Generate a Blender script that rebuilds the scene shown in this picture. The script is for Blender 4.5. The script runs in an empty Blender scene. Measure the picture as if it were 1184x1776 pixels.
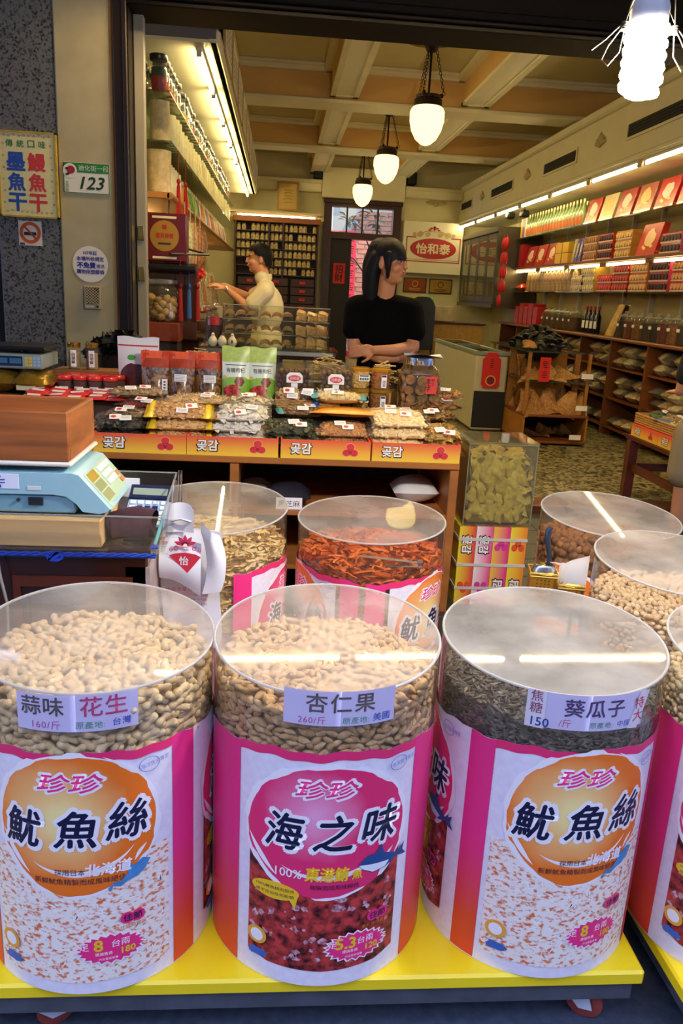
import bpy, bmesh, math, random
from mathutils import Vector, Matrix, Euler, noise as mnoise

# ------------------------------------------------------------------ camera, world, exposure
scene = bpy.context.scene
cam_data = bpy.data.cameras.new('camera')
cam = bpy.data.objects.new('camera', cam_data)
scene.collection.objects.link(cam)
cam_data.sensor_fit = 'VERTICAL'; cam_data.sensor_height = 36.0; cam_data.sensor_width = 24.0
cam_data.lens = 27.994; cam_data.clip_start = 0.05; cam_data.clip_end = 200
cam.matrix_world = Matrix(((0.99599, -0.02812, -0.08501, 0.0),
                           (-0.07438, 0.26716, -0.96077, 0.0),
                           (0.04973, 0.96324, 0.26400, 1.6),
                           (0, 0, 0, 1)))
scene.camera = cam
world = bpy.data.worlds.new('world'); scene.world = world; world.use_nodes = True
wb = world.node_tree.nodes['Background']
wb.inputs[0].default_value = (0.56, 0.64, 1.0, 1); wb.inputs[1].default_value = 3.6
vs = scene.view_settings
vs.view_transform = 'Standard'; vs.look = 'None'; vs.exposure = 0.3; vs.gamma = 1.0; vs.use_curve_mapping = False
scene.cycles.transparent_max_bounces = 20
scene.cycles.max_bounces = 8
scene.cycles.sample_clamp_indirect = 6.0
scene.cycles.caustics_reflective = False
scene.cycles.caustics_refractive = False
TUBE_IN, TUBE_OUT, PENDANT, CFL = 36.0, 430.0, 2.8, 950.0      # radiance of the lamps

# ------------------------------------------------------------------ helpers
random.seed(11)
U = random.uniform
PI = math.pi
col = scene.collection
def lin(h):
    h = h.lstrip('#'); o = []
    for i in (0, 2, 4):
        c = int(h[i:i+2], 16) / 255
        o.append(c / 12.92 if c <= 0.04045 else ((c + .055) / 1.055) ** 2.4)
    return (*o, 1)
MATS = {}
def M(hexc, rough=.5, metal=0, var=0, vscale=20, bump=0, bscale=200, spec=.5, name=None, c2=None, kind='noise', stretch=None, coat=0, emit=0, sss=0, sharp=None):
    key = (hexc, rough, metal, var, vscale, bump, bscale, spec, c2, kind, stretch, coat, emit, sharp)
    if key in MATS: return MATS[key]
    m = bpy.data.materials.new(name or 'mat'); m.use_nodes = True; MATS[key] = m
    nt = m.node_tree; b = nt.nodes['Principled BSDF']
    b.inputs['Base Color'].default_value = lin(hexc); b.inputs['Roughness'].default_value = rough
    b.inputs['Metallic'].default_value = metal; b.inputs['Specular IOR Level'].default_value = spec
    if coat: b.inputs['Coat Weight'].default_value = coat; b.inputs['Coat Roughness'].default_value = .08
    if emit:
        b.inputs['Emission Color'].default_value = lin(hexc); b.inputs['Emission Strength'].default_value = emit
    if var or bump or c2:
        tc = nt.nodes.new('ShaderNodeTexCoord'); mp = nt.nodes.new('ShaderNodeMapping')
        nt.links.new(tc.outputs['Object'], mp.inputs[0])
        if stretch: mp.inputs['Scale'].default_value = stretch
    if var or c2:
        if kind == 'voronoi':
            n = nt.nodes.new('ShaderNodeTexVoronoi'); n.inputs['Scale'].default_value = vscale; out = n.outputs['Color']
            sep = nt.nodes.new('ShaderNodeSeparateColor'); nt.links.new(out, sep.inputs[0]); out = sep.outputs[0]
        else:
            n = nt.nodes.new('ShaderNodeTexNoise'); n.inputs['Scale'].default_value = vscale; n.inputs['Detail'].default_value = 6
            out = n.outputs['Fac']
        nt.links.new(mp.outputs[0], n.inputs['Vector'])
        r = nt.nodes.new('ShaderNodeValToRGB')
        lo, hi = sharp if sharp else (.3, .7)
        r.color_ramp.elements[0].position = lo; r.color_ramp.elements[1].position = hi
        a = lin(hexc)
        if c2: d = lin(c2); r.color_ramp.elements[0].color = d; r.color_ramp.elements[1].color = a
        else:
            r.color_ramp.elements[0].color = (a[0]*(1-var), a[1]*(1-var), a[2]*(1-var), 1)
            r.color_ramp.elements[1].color = tuple(min(1, x*(1+var*.6)) for x in a[:3]) + (1,)
        nt.links.new(out, r.inputs[0]); nt.links.new(r.outputs[0], b.inputs['Base Color'])
    if bump:
        n2 = nt.nodes.new('ShaderNodeTexNoise'); n2.inputs['Scale'].default_value = bscale; n2.inputs['Detail'].default_value = 4
        nt.links.new(mp.outputs[0], n2.inputs['Vector'])
        bp = nt.nodes.new('ShaderNodeBump'); bp.inputs['Strength'].default_value = min(1, bump); bp.inputs['Distance'].default_value = .01 * bump
        nt.links.new(n2.outputs['Fac'], bp.inputs['Height']); nt.links.new(bp.outputs[0], b.inputs['Normal'])
    return m
def E_(hexc, s, name='lamp_glow'):
    key = ('E', hexc, s)
    if key in MATS: return MATS[key]
    m = bpy.data.materials.new(name); m.use_nodes = True; nt = m.node_tree; nt.nodes.clear()
    e = nt.nodes.new('ShaderNodeEmission'); o = nt.nodes.new('ShaderNodeOutputMaterial')
    e.inputs[0].default_value = lin(hexc); e.inputs[1].default_value = s
    nt.links.new(e.outputs[0], o.inputs[0]); MATS[key] = m; return m
def CLEAR(tint='#f4f2ea', haze=.05, rough=.05, gloss=.9, hazecol='#ffffff', bump=0, bscale=30, mist=0, cover=None):
    """thin clear plastic or glass: transparent + Fresnel gloss + a little diffuse haze"""
    key = ('C', tint, haze, rough, gloss, hazecol, bump, bscale, mist, cover)
    if key in MATS: return MATS[key]
    m = bpy.data.materials.new('clear_plastic'); m.use_nodes = True; nt = m.node_tree; nt.nodes.clear()
    N = nt.nodes.new; L = nt.links.new
    t = N('ShaderNodeBsdfTransparent'); t.inputs[0].default_value = lin(tint)
    d = N('ShaderNodeBsdfDiffuse'); d.inputs[0].default_value = lin(hazecol)
    tr = N('ShaderNodeBsdfTranslucent'); tr.inputs[0].default_value = lin(hazecol)
    dm = N('ShaderNodeMixShader'); dm.inputs[0].default_value = .45; L(d.outputs[0], dm.inputs[1]); L(tr.outputs[0], dm.inputs[2])
    g = N('ShaderNodeBsdfGlossy'); g.inputs['Roughness'].default_value = rough
    mx = N('ShaderNodeMixShader'); mx.inputs[0].default_value = haze
    L(t.outputs[0], mx.inputs[1]); L(dm.outputs[0], mx.inputs[2])
    if mist:
        tc = N('ShaderNodeTexCoord'); n = N('ShaderNodeTexNoise'); n.inputs['Scale'].default_value = 5; n.inputs['Detail'].default_value = 8
        L(tc.outputs['Object'], n.inputs['Vector'])
        mr = N('ShaderNodeMapRange'); mr.inputs[1].default_value = .35; mr.inputs[2].default_value = .65
        mr.inputs[3].default_value = max(0, haze - mist); mr.inputs[4].default_value = haze + mist
        L(n.outputs['Fac'], mr.inputs[0]); L(mr.outputs[0], mx.inputs[0])
    fr = N('ShaderNodeFresnel'); geo = N('ShaderNodeNewGeometry'); io = N('ShaderNodeMath'); io.operation = 'MULTIPLY_ADD'
    io.inputs[1].default_value = 1/1.45 - 1.45; io.inputs[2].default_value = 1.45     # same reflectance from both sides of the thin sheet
    L(geo.outputs['Backfacing'], io.inputs[0]); L(io.outputs[0], fr.inputs[0])
    mu = N('ShaderNodeMath'); mu.operation = 'MULTIPLY'; mu.inputs[1].default_value = gloss
    L(fr.outputs[0], mu.inputs[0])
    m2 = N('ShaderNodeMixShader'); L(mu.outputs[0], m2.inputs[0]); L(mx.outputs[0], m2.inputs[1]); L(g.outputs[0], m2.inputs[2])
    if bump:
        tc = N('ShaderNodeTexCoord'); n = N('ShaderNodeTexNoise'); n.inputs['Scale'].default_value = bscale; n.inputs['Detail'].default_value = 3
        L(tc.outputs['Object'], n.inputs['Vector'])
        bp = N('ShaderNodeBump'); bp.inputs['Strength'].default_value = bump; bp.inputs['Distance'].default_value = .02
        L(n.outputs['Fac'], bp.inputs['Height']); L(bp.outputs[0], g.inputs['Normal'])
    o = N('ShaderNodeOutputMaterial'); L(m2.outputs[0], o.inputs[0])
    MATS[key] = m; return m

class G:
    """collects shapes; build() links them as ONE mesh object"""
    def __init__(s): s.v = []; s.f = []
    def add(s, vs, fs, mat=None):
        n = len(s.v)
        s.v += [tuple(mat @ Vector(p)) if mat else tuple(p) for p in vs]
        s.f += [tuple(i + n for i in q) for q in fs]; return s
    def box(s, x0, x1, y0, y1, z0, z1, mat=None):
        return s.add([(x, y, z) for x in (x0, x1) for y in (y0, y1) for z in (z0, z1)],
                     [(0,1,3,2), (4,6,7,5), (0,4,5,1), (2,3,7,6), (0,2,6,4), (1,5,7,3)], mat)
    def cbox(s, x0, x1, y0, y1, z0, z1, c=.004, mat=None):
        """box with chamfered edges"""
        vs = []; idx = {}
        for ix, x in enumerate((x0, x1)):
            for iy, y in enumerate((y0, y1)):
                for iz, z in enumerate((z0, z1)):
                    sx, sy, sz = (1-2*ix)*c, (1-2*iy)*c, (1-2*iz)*c
                    for k, p in enumerate(((x, y+sy, z+sz), (x+sx, y, z+sz), (x+sx, y+sy, z))):
                        idx[(ix, iy, iz, k)] = len(vs); vs.append(p)
        g = lambda *a: idx[a]; fs = []
        for i in (0, 1):
            a = [g(i,0,0,0), g(i,0,1,0), g(i,1,1,0), g(i,1,0,0)]; fs.append(a if i == 0 else a[::-1])
            a = [g(0,i,0,1), g(1,i,0,1), g(1,i,1,1), g(0,i,1,1)]; fs.append(a if i == 0 else a[::-1])
            a = [g(0,0,i,2), g(0,1,i,2), g(1,1,i,2), g(1,0,i,2)]; fs.append(a if i == 0 else a[::-1])
        for i in (0, 1):
            for j in (0, 1):
                fs.append((g(0,i,j,1), g(1,i,j,1), g(1,i,j,2), g(0,i,j,2)))
                fs.append((g(i,0,j,0), g(i,1,j,0), g(i,1,j,2), g(i,0,j,2)))
                fs.append((g(i,j,0,0), g(i,j,1,0), g(i,j,1,1), g(i,j,0,1)))
        for ix in (0,1):
            for iy in (0,1):
                for iz in (0,1): fs.append((g(ix,iy,iz,0), g(ix,iy,iz,1), g(ix,iy,iz,2)))
        return s.add(vs, fs, mat)
    def lathe(s, prof, n=24, mat=None, c=(0, 0, 0), cap=True):
        vs = []; fs = []
        for r, z in prof:
            for k in range(n):
                a = 2*PI*k/n; vs.append((c[0] + r*math.cos(a), c[1] + r*math.sin(a), c[2] + z))
        for i in range(len(prof)-1):
            for k in range(n):
                k2 = (k+1) % n; fs.append((i*n+k, i*n+k2, (i+1)*n+k2, (i+1)*n+k))
        if cap: fs.append(tuple(range(n))[::-1]); fs.append(tuple((len(prof)-1)*n + k for k in range(n)))
        return s.add(vs, fs, mat)
    def cyl(s, p0, p1, r0, r1=None, n=10, cap=True):
        return s.tube([p0, p1], [r0, r0 if r1 is None else r1], n, cap)
    def tube(s, path, r, n=8, cap=True, mat=None):
        path = [Vector(p) for p in path]; rr = r if isinstance(r, (list, tuple)) else [r]*len(path)
        vs = []; fs = []; up = None
        for i, p in enumerate(path):
            t = (path[min(i+1, len(path)-1)] - path[max(i-1, 0)])
            if t.length < 1e-9: t = Vector((0, 0, 1))
            t.normalize()
            if up is None:
                up = Vector((0, 0, 1)) if abs(t.z) < .9 else Vector((1, 0, 0))
            a = t.cross(up)
            if a.length < 1e-6: a = t.orthogonal()
            a.normalize(); b = a.cross(t).normalized(); up = b
            for k in range(n):
                q = 2*PI*k/n; vs.append(p + (a*math.cos(q) + b*math.sin(q))*rr[i])
        for i in range(len(path)-1):
            for k in range(n):
                k2 = (k+1) % n; fs.append((i*n+k, i*n+k2, (i+1)*n+k2, (i+1)*n+k))
        if cap: fs.append(tuple(range(n))[::-1]); fs.append(tuple((len(path)-1)*n + k for k in range(n)))
        return s.add(vs, fs, mat)
    def prism(s, poly, z0, z1, mat=None):
        n = len(poly); vs = [(x, y, z0) for x, y in poly] + [(x, y, z1) for x, y in poly]
        fs = [tuple(range(n))[::-1], tuple(range(n, 2*n))] + [(i, (i+1) % n, n+(i+1) % n, n+i) for i in range(n)]
        return s.add(vs, fs, mat)
    def sph(s, c, r, nu=10, nv=6, mat=None):
        if not isinstance(r, (tuple, list)): r = (r, r, r)
        vs = [(c[0], c[1], c[2]-r[2])]; fs = []
        for j in range(1, nv):
            t = PI*j/nv - PI/2
            for i in range(nu):
                a = 2*PI*i/nu; vs.append((c[0]+r[0]*math.cos(t)*math.cos(a), c[1]+r[1]*math.cos(t)*math.sin(a), c[2]+r[2]*math.sin(t)))
        vs.append((c[0], c[1], c[2]+r[2])); L = len(vs)-1
        for i in range(nu):
            i2 = (i+1) % nu; fs.append((0, 1+i2, 1+i)); fs.append((L, L-nu+i, L-nu+i2))
            for j in range(nv-2): a = 1+j*nu; fs.append((a+i, a+i2, a+nu+i2, a+nu+i))
        return s.add(vs, fs, mat)
    def grid(s, fn, nu, nv, closed=False):
        vs = [fn(i/nu, j/nv) for j in range(nv+1) for i in range(nu+1)]
        fs = [(j*(nu+1)+i, j*(nu+1)+i+1, (j+1)*(nu+1)+i+1, (j+1)*(nu+1)+i) for j in range(nv) for i in range(nu)]
        return s.add(vs, fs)
    def merge(s, o, mat=None): return s.add(o.v, o.f, mat)
    def mesh(s, name, mat, smooth=True, ang=.7):
        me = bpy.data.meshes.new(name); me.from_pydata(s.v, [], s.f); me.validate(); me.update()
        if mat: me.materials.append(mat)
        if smooth:
            me.shade_smooth()
            try: me.set_sharp_from_angle(angle=ang)
            except Exception: pass
        return me
    def build(s, name, mat, parent=None, smooth=True, ang=.7):
        return link(name, s.mesh(name, mat, smooth, ang), parent)
def link(name, me, parent=None, loc=None, rot=None, scale=None):
    o = bpy.data.objects.new(name, me); col.objects.link(o)
    if parent: o.parent = parent
    if loc is not None: o.location = loc
    if rot is not None: o.rotation_euler = rot
    if scale is not None: o.scale = scale
    return o
def tag(o, label, cat, group=None, kind=None):
    o['label'] = label; o['category'] = cat
    if group: o['group'] = group
    if kind: o['kind'] = kind
    return o
def T(name, label, cat, loc=(0, 0, 0), rz=0, group=None):
    o = bpy.data.objects.new(name, None); col.objects.link(o); o.empty_display_size = .05
    o.location = loc; o.rotation_euler = (0, 0, rz); return tag(o, label, cat, group)
def struct(o): o['kind'] = 'structure'; return o
def stuff(o): o['kind'] = 'stuff'; return o
KIDS = {}
def dup(root, loc=None, rz=None, label=None, scale=None, group=None, rot=None):
    def cp(o, par):
        c = o.copy(); col.objects.link(c); c.parent = par
        for ch in list(o.children): cp(ch, c)
        return c
    r = cp(root, root.parent)
    if loc is not None: r.location = loc
    if rz is not None: r.rotation_euler = (0, 0, rz)
    if rot is not None: r.rotation_euler = rot
    if label: r['label'] = label
    if group: r['group'] = group
    if scale is not None: r.scale = scale if isinstance(scale, (tuple, list)) else (scale,)*3
    return r
def rot_m(rx=0, ry=0, rz=0, t=(0, 0, 0)): return Matrix.Translation(t) @ Euler((rx, ry, rz)).to_matrix().to_4x4()

# ---- lettering: text curves turned into flat meshes
TC = {}
def text_raw(body, bold=0, shear=0, spacing=1.0):
    key = (body, bold, shear, spacing)
    if key in TC: return TC[key]
    cu = bpy.data.curves.new('t', 'FONT'); cu.body = body; cu.size = 1; cu.align_x = 'CENTER'; cu.align_y = 'CENTER'
    cu.offset = bold; cu.shear = shear; cu.resolution_u = 2; cu.fill_mode = 'FRONT'; cu.space_character = spacing
    o = bpy.data.objects.new('t', cu); col.objects.link(o)
    dg = bpy.context.evaluated_depsgraph_get(); dg.update()
    me = o.evaluated_get(dg).to_mesh()
    v = [(p.co.x, p.co.y) for p in me.vertices]; f = [tuple(p.vertices) for p in me.polygons]
    o.evaluated_get(dg).to_mesh_clear()
    bpy.data.objects.remove(o); bpy.data.curves.remove(cu)
    if v:
        xs = [p[0] for p in v]; ys = [p[1] for p in v]; cx = (min(xs)+max(xs))/2; cy = (min(ys)+max(ys))/2
        v = [(x-cx, y-cy) for x, y in v]; wh = (max(xs)-min(xs), max(ys)-min(ys))
    else: wh = (1, 1)
    TC[key] = (v, f, wh); return TC[key]
def printed(o):
    if o.name.split('.')[0] in ('lettering', 'print', 'sticker_print', 'print_marks'): o['kind'] = 'stuff'      # flat print, too fine to pick apart
    return o
class Flat:
    """flat 2-D print: shapes in (x, y), one colour"""
    def __init__(s): s.v = []; s.f = []
    def poly(s, pts): n = len(s.v); s.v += [tuple(p) for p in pts]; s.f.append(tuple(range(n, n+len(pts)))); return s
    def rect(s, x0, x1, y0, y1): return s.poly([(x0, y0), (x1, y0), (x1, y1), (x0, y1)])
    def disc(s, cx, cy, rx, ry=None, n=40): ry = ry or rx; return s.poly([(cx+rx*math.cos(2*PI*i/n), cy+ry*math.sin(2*PI*i/n)) for i in range(n)])
    def ring(s, cx, cy, r0, r1, n=40, ky=1):
        for i in range(n):
            a, b = 2*PI*i/n, 2*PI*(i+1)/n
            s.poly([(cx+r*math.cos(t), cy+r*ky*math.sin(t)) for r, t in ((r0, a), (r1, a), (r1, b), (r0, b))])
        return s
    def text(s, body, cx, cy, h=None, w=None, bold=0, shear=0, rot=0, vertical=False, spacing=1.0):
        """centred at cx, cy; h = glyph height (or w = total width)"""
        if vertical:
            n = len(body); st = h*1.08
            for i, ch in enumerate(body): s.text(ch, cx, cy + (n-1)*st/2 - i*st, h, None, bold, shear)
            return s
        v, f, wh = text_raw(body, 0, shear, spacing)
        ky = (h/wh[1]) if h else None; kx = (w/wh[0]) if w else None
        if ky is None: ky = kx
        if kx is None: kx = ky
        c_, s_ = math.cos(rot), math.sin(rot); bd = bold*ky
        offs = [(0, 0)] if bold <= 0 else [(bd*math.cos(i*PI/(4 if bold > .03 else 2)), bd*math.sin(i*PI/(4 if bold > .03 else 2))) for i in range(8 if bold > .03 else 4)]
        for j, (ox, oy) in enumerate(offs):                 # thickened strokes: copies a hair's breadth apart
            n = len(s.v)
            s.v += [(cx + ox + x*kx*c_ - y*ky*s_, cy + oy + x*kx*s_ + y*ky*c_, j*2.5e-5) for x, y in v]
            s.f += [tuple(i+n for i in q) for q in f]
        return s
    def build(s, name, mat, parent, M4, z=0.0):
        me = bpy.data.meshes.new(name)
        me.from_pydata([tuple(M4 @ Vector((p[0], p[1], z + (p[2] if len(p) > 2 else 0)))) for p in s.v], [], s.f); me.validate(); me.materials.append(mat); me.update()
        return printed(link(name, me, parent))
    def wrap(s, name, mat, parent, R, lift, z0=0, step=.012, yfun=None):
        """bend the print round a vertical cylinder of radius R (front = -Y)"""
        bm = bmesh.new(); vv = [bm.verts.new((p[0], p[1], p[2] if len(p) > 2 else 0)) for p in s.v]
        for q in s.f:
            try: bm.faces.new([vv[i] for i in q])
            except ValueError: pass
        xs = [p[0] for p in s.v]; x = math.floor(min(xs)/step)*step + step
        while x < max(xs):
            bmesh.ops.bisect_plane(bm, geom=bm.verts[:]+bm.edges[:]+bm.faces[:], plane_co=(x, 0, 0), plane_no=(1, 0, 0)); x += step
        for v in bm.verts:
            a = v.co.x / R; r = R + lift + v.co.z
            v.co = Vector((r*math.sin(a), -r*math.cos(a), v.co.y + z0))
        me = bpy.data.meshes.new(name); bm.to_mesh(me); bm.free(); me.materials.append(mat); me.shade_smooth(); me.update()
        return printed(link(name, me, parent))
FRONT = rot_m(PI/2)                      # prints (x, y) onto the XZ plane facing -Y
def front_at(x, y, z, rx=0, rz=0): return Matrix.Translation((x, y, z)) @ Euler((PI/2 + rx, 0, rz)).to_matrix().to_4x4()
# ------------------------------------------------------------------ the setting
CREAM = M('#d9cfa0', .6, var=.06, vscale=3, bump=.05, bscale=60)
CREAM2 = M('#e2d9b4', .55, var=.05, vscale=4)
OCHRE = M('#d2a863', .65, var=.05, vscale=3)
DARKWOOD = M('#190806', .4, var=.3, vscale=8, stretch=(1, 1, .1), bump=.05)
REDWOOD = M('#55200f', .35, var=.35, vscale=10, stretch=(1, 1, .12))
PLYWOOD = M('#a9713c', .45, var=.25, vscale=9, stretch=(.15, 1, 1))
GRANITE = M('#66696f', .45, c2='#0d0e12', var=.1, vscale=75, kind='noise', sharp=(.36, .52), bump=.06, bscale=160)
PLASTER = M('#a9a184', .75, var=.1, vscale=6, bump=.1, bscale=40)
WHITE = M('#e9e7e2', .5)
BLACK = M('#0c0b0c', .4)
STEEL = M('#b9bcc0', .25, metal=1)
CHROME = M('#dfe2e6', .08, metal=1)
GLASS = CLEAR('#f2f7f0', .02, .02, 1.0)
ACRYL = CLEAR('#fafaf6', .015, .03, .8)
FILM = CLEAR('#ffffff', .02, .14, 1.0, bump=.9, bscale=45)
FILM2 = CLEAR('#ffffff', .07, .2, 1.1, bump=.9, bscale=60)

o = G().box(-26, 26, -9, 1.93, -.3, 0).build('floor', M('#3a4354', .55, var=.35, vscale=40, bump=.25, bscale=150)); struct(o)
# arcade floor: slab and its square paving tiles
arc = struct(G().box(-26, 26, 1.93, 5.5, -.3, .142).build('floor', M('#1d1d1b', .6)))
TILE = M('#3d3d36', .4, var=.3, vscale=14, bump=.1, bscale=90)
tile_me = G().cbox(-.147, .147, -.147, .147, -.006, .008, .003).mesh('tile', TILE, False)
for i in range(16):
    for j in range(12):
        link('tile', tile_me, arc, (-1.7 + .3*i, 2.1 + .3*j - .0, .142))
arc2 = G().box(-26, -1.85, 1.93, 5.5, .142, .15).box(3.0, 26, 1.93, 5.5, .142, .15).build('border', TILE, arc, False)
struct(G().cbox(-1.0, 4.4, 5.38, 5.62, .1, .215, .01).build('trim_1', M('#5f3013', .4, var=.3, vscale=12)))
TERR = M('#9b9266', .35, c2='#2f2a18', var=.1, vscale=34, kind='voronoi', sharp=(.25, .75))
struct(G().box(-1.4, 4.3, 5.6, 16.2, 0, .2).build('floor', TERR, None, False))

# facade on the left of the opening
pil = G().cbox(-1.79, -1.402, 5.5, 5.95, .15, 3.9, .012).build('wall_front', GRANITE); struct(pil)
struct(G().cbox(-1.402, -1.072, 5.49, 5.9, .15, 3.9, .01).build('wall_side', PLASTER))
struct(G().box(-1.072, -1.045, 5.5, 5.85, .15, 3.9).build('trim_2', M('#a87b45', .6, var=.1)))
jm = G().cbox(-1.045, -.958, 5.46, 5.85, .15, 3.22, .006)
jm.cbox(-.985, -.958, 5.44, 5.5, .15, 3.22, .005)
struct(jm.build('trim_3', DARKWOOD))
ws = struct(G().cbox(-.955, -.893, 5.66, 5.74, .2, 3.25, .004).build('trim_4', M('#8f8b80', .45)))
for z in (1.92, 1.66):
    G().cbox(-.945, -.905, 5.645, 5.662, z-.045, z+.045, .003).build('hinge_plate', M('#a08a55', .3, metal=1), ws)
li = G().box(-1.6, 5.2, 5.5, 5.8, 3.3, 4.6)
li.cbox(-1.045, 5.2, 5.47, 5.83, 3.205, 3.235, .006).cbox(-1.045, 5.2, 5.45, 5.83, 3.237, 3.262, .006).cbox(-1.045, 5.2, 5.43, 5.83, 3.264, 3.31, .008)
struct(li.build('trim_5', M('#070303', .6, var=.2, vscale=6, spec=.2)))
struct(G().box(-26, 26, .3, 5.5, 3.7, 4.6).build('ceiling', M('#b5ac98', .7)))
# neighbour's front seen past the granite pillar
nb = struct(G().box(-26, -1.86, 5.75, 5.85, .15, 3.7).box(4.4, 26, 5.75, 5.85, .15, 3.7).build('wall_neighbour', M('#6d7788', .6)))
# unseen houses across the street, added to shade the low sky
struct(G().box(-26, 26, -9.4, -9, 0, 8.5).build('wall_opposite', M('#4a4744', .8, var=.3, vscale=1)))
struct(G().cbox(-1.86, -1.79, 5.6, 5.8, .15, 3.7, .006).build('trim_6', DARKWOOD))
ps = T('poster', 'pale blue poster with red dot and yellow foot beside the granite pillar', 'poster', (-1.98, 5.74, 1.55))
G().box(-.13, .12, -.006, 0, -.5, .42).build('sheet', M('#aab6c8', .5), ps, False)
Flat().disc(.06, .1, .1, .1).build('dot', M('#b8242c', .5), ps, front_at(0, -.008, 0))
Flat().rect(-.13, .12, -.5, -.4).disc(.05, -.2, .11, .08).build('print', M('#b9ad2c', .5), ps, front_at(0, -.007, 0))

# shop walls, bulkheads, ceiling
struct(G().box(-1.5, -1.4, 5.8, 16.3, .0, 4.2).build('wall_left', CREAM, None, False))
struct(G().box(4.25, 4.35, 5.8, 16.3, .0, 4.2).build('wall_right', CREAM, None, False))
struct(G().box(-1.5, 4.35, 5.8, 16.3, 4.08, 4.2).build('ceiling', M('#d6cc9c', .65, var=.05, vscale=2), None, False))
bw = G().box(-1.5, .80, 16.2, 16.35, 0, 4.1).box(2.28, 4.3, 16.2, 16.35, 0, 4.1).box(.8, 2.28, 16.2, 16.35, 3.33, 4.1)
struct(bw.build('wall_back', CREAM, None, False))
# left bulkhead over the shelves
lb = G().box(-1.4, -.52, 6.4, 15.6, 3.29, 3.75)
lb.box(-1.4, -.5, 6.39, 15.6, 3.27, 3.29).cbox(-.56, -.47, 6.37, 15.6, 3.27, 3.36, .02).box(-.53, -.48, 6.4, 15.6, 3.72, 3.8)
lbo = struct(lb.build('trim_7', CREAM2))
struct(G().box(-1.3, -.5, 6.36, 6.39, 3.29, 4.08).build('trim_8', M('#6f6a6c', .6)))
struct(G().box(-1.4, -.52, 6.4, 15.6, 3.75, 4.08).build('trim_9', CREAM))
INK = M('#3a2a22', .7)
for i in range(9):
    y = 6.75 + i*1.0
    pnl = T('framed_scroll', 'long white calligraphy sheet in a tan frame on the left bulkhead', 'scroll', (-.478, y, 3.5), 0, 'framed sheets along the left bulkhead')
    G().cbox(0, .018, 0, .86, -.19, .24, .004).build('frame', M('#b08a4e', .5), pnl)
    G().box(.018, .021, .05, .81, -.16, .2).build('sheet', M('#dfdccf', .6), pnl, False)
    fl = Flat()
    for k in range(6):
        for j in range(5): fl.rect(-.29 + k*.115 + U(-.01, .01), -.24 + k*.115 + U(-.01, .01), -.1 + j*.045, -.085 + j*.045)
    fl.build('lettering', INK, pnl, Matrix.Translation((.0225, .43, 0)) @ Euler((PI/2, 0, PI/2)).to_matrix().to_4x4())
# right bulkhead with vents
rb = G().box(3.42, 4.25, 5.9, 16.2, 3.01, 3.62)
rb.box(3.40, 4.25, 5.9, 16.2, 2.985, 3.01).cbox(3.36, 3.46, 5.9, 16.2, 3.56, 3.66, .02).cbox(3.385, 3.44, 5.9, 16.2, 3.0, 3.05, .012)
rbo = struct(rb.build('trim_10', CREAM2))
VENT = M('#2a2a24', .5)
for i, (y0, y1) in enumerate(((7.2, 8.42), (9.87, 11.05), (12.52, 13.76), (15.14, 16.0))):
    v = T('air_vent', 'dark slotted air vent recessed in the right bulkhead', 'vent', (3.418, y0, 3.3), 0, 'air vents along the right bulkhead')
    L_ = y1 - y0
    G().box(-.004, 0, 0, L_, -.06, .06).build('opening', M('#100f0c', .8), v, False)
    fr = G().box(-.014, 0, -.03, L_+.03, .06, .085).box(-.014, 0, -.03, L_+.03, -.085, -.06).box(-.014, 0, -.03, 0, -.06, .06).box(-.014, 0, L_, L_+.03, -.06, .06)
    fr.build('frame', CREAM2, v, False)
    for k in range(4): G().box(-.012, -.002, .01, L_-.01, -.045+k*.028, -.039+k*.028).build('slat', VENT, v, False)
def ornament(loc, rz, label, s=1.0):
    g = G()
    for a, l in ((90, .1), (60, .085), (120, .085), (30, .1), (150, .1), (8, .12), (172, .12)):
        a = math.radians(a); m = Matrix.Translation((l*.55*math.cos(a), -.006, l*.5*math.sin(a))) @ Euler((0, -a, 0)).to_matrix().to_4x4()
        g.sph((0, 0, 0), (l*.55, .012, .02), 8, 5, m)
    g.sph((0, -.01, 0), (.035, .016, .03), 8, 5)
    o = g.build('plaster_ornament', M('#b3a36c', .6)); o.location = loc; o.rotation_euler = (0, 0, rz); o.scale = (s,)*3
    return tag(o, label, 'ornament', 'plaster ornaments along the walls')
for y in (9.15, 11.8, 14.4): ornament((3.415, y, 3.3), -PI/2, 'leaf shaped plaster relief between the vents of the right bulkhead', 1.2)
ornament((2.95, 16.19, 3.35), 0, 'winged plaster relief on the back wall above the oval shop sign', 1.6)
# ceiling beams
for y in (7.0, 10.0, 13.05):
    b = G().box(-1.4, 4.25, y, y+.34, 3.72, 4.08); struct(b.build('trim_11', OCHRE, None, False))
    t = G().cbox(-1.4, 4.25, y-.045, y+.385, 3.69, 3.735, .01).cbox(-1.4, 4.25, y-.09, y+.43, 4.0, 4.08, .02).cbox(-1.4, 4.25, y-.14, y+.48, 4.045, 4.08, .012)
    struct(t.build('trim_12', CREAM2))
for x in (.52, 2.04):
    for y0, y1 in ((5.8, 7.0), (7.34, 10.0), (10.34, 13.05), (13.39, 16.2)):
        b = G().box(x, x+.3, y0, y1, 3.78, 4.08); struct(b.build('trim_13', OCHRE, None, False))
        t = G().box(x-.01, x+.05, y0, y1, 3.755, 3.79).box(x+.25, x+.31, y0, y1, 3.755, 3.79).box(x-.01, x+.31, y0, y0+.06, 3.755, 3.79).box(x-.01, x+.31, y1-.06, y1, 3.755, 3.79)
        t.cbox(x-.09, x+.39, y0, y1, 4.0, 4.08, .02); struct(t.build('trim_14', CREAM2))
        struct(G().box(x+.05, x+.25, y0+.06, y1-.06, 3.772, 3.785).build('trim_15', M('#efe8cc', .6), None, False))
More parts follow.
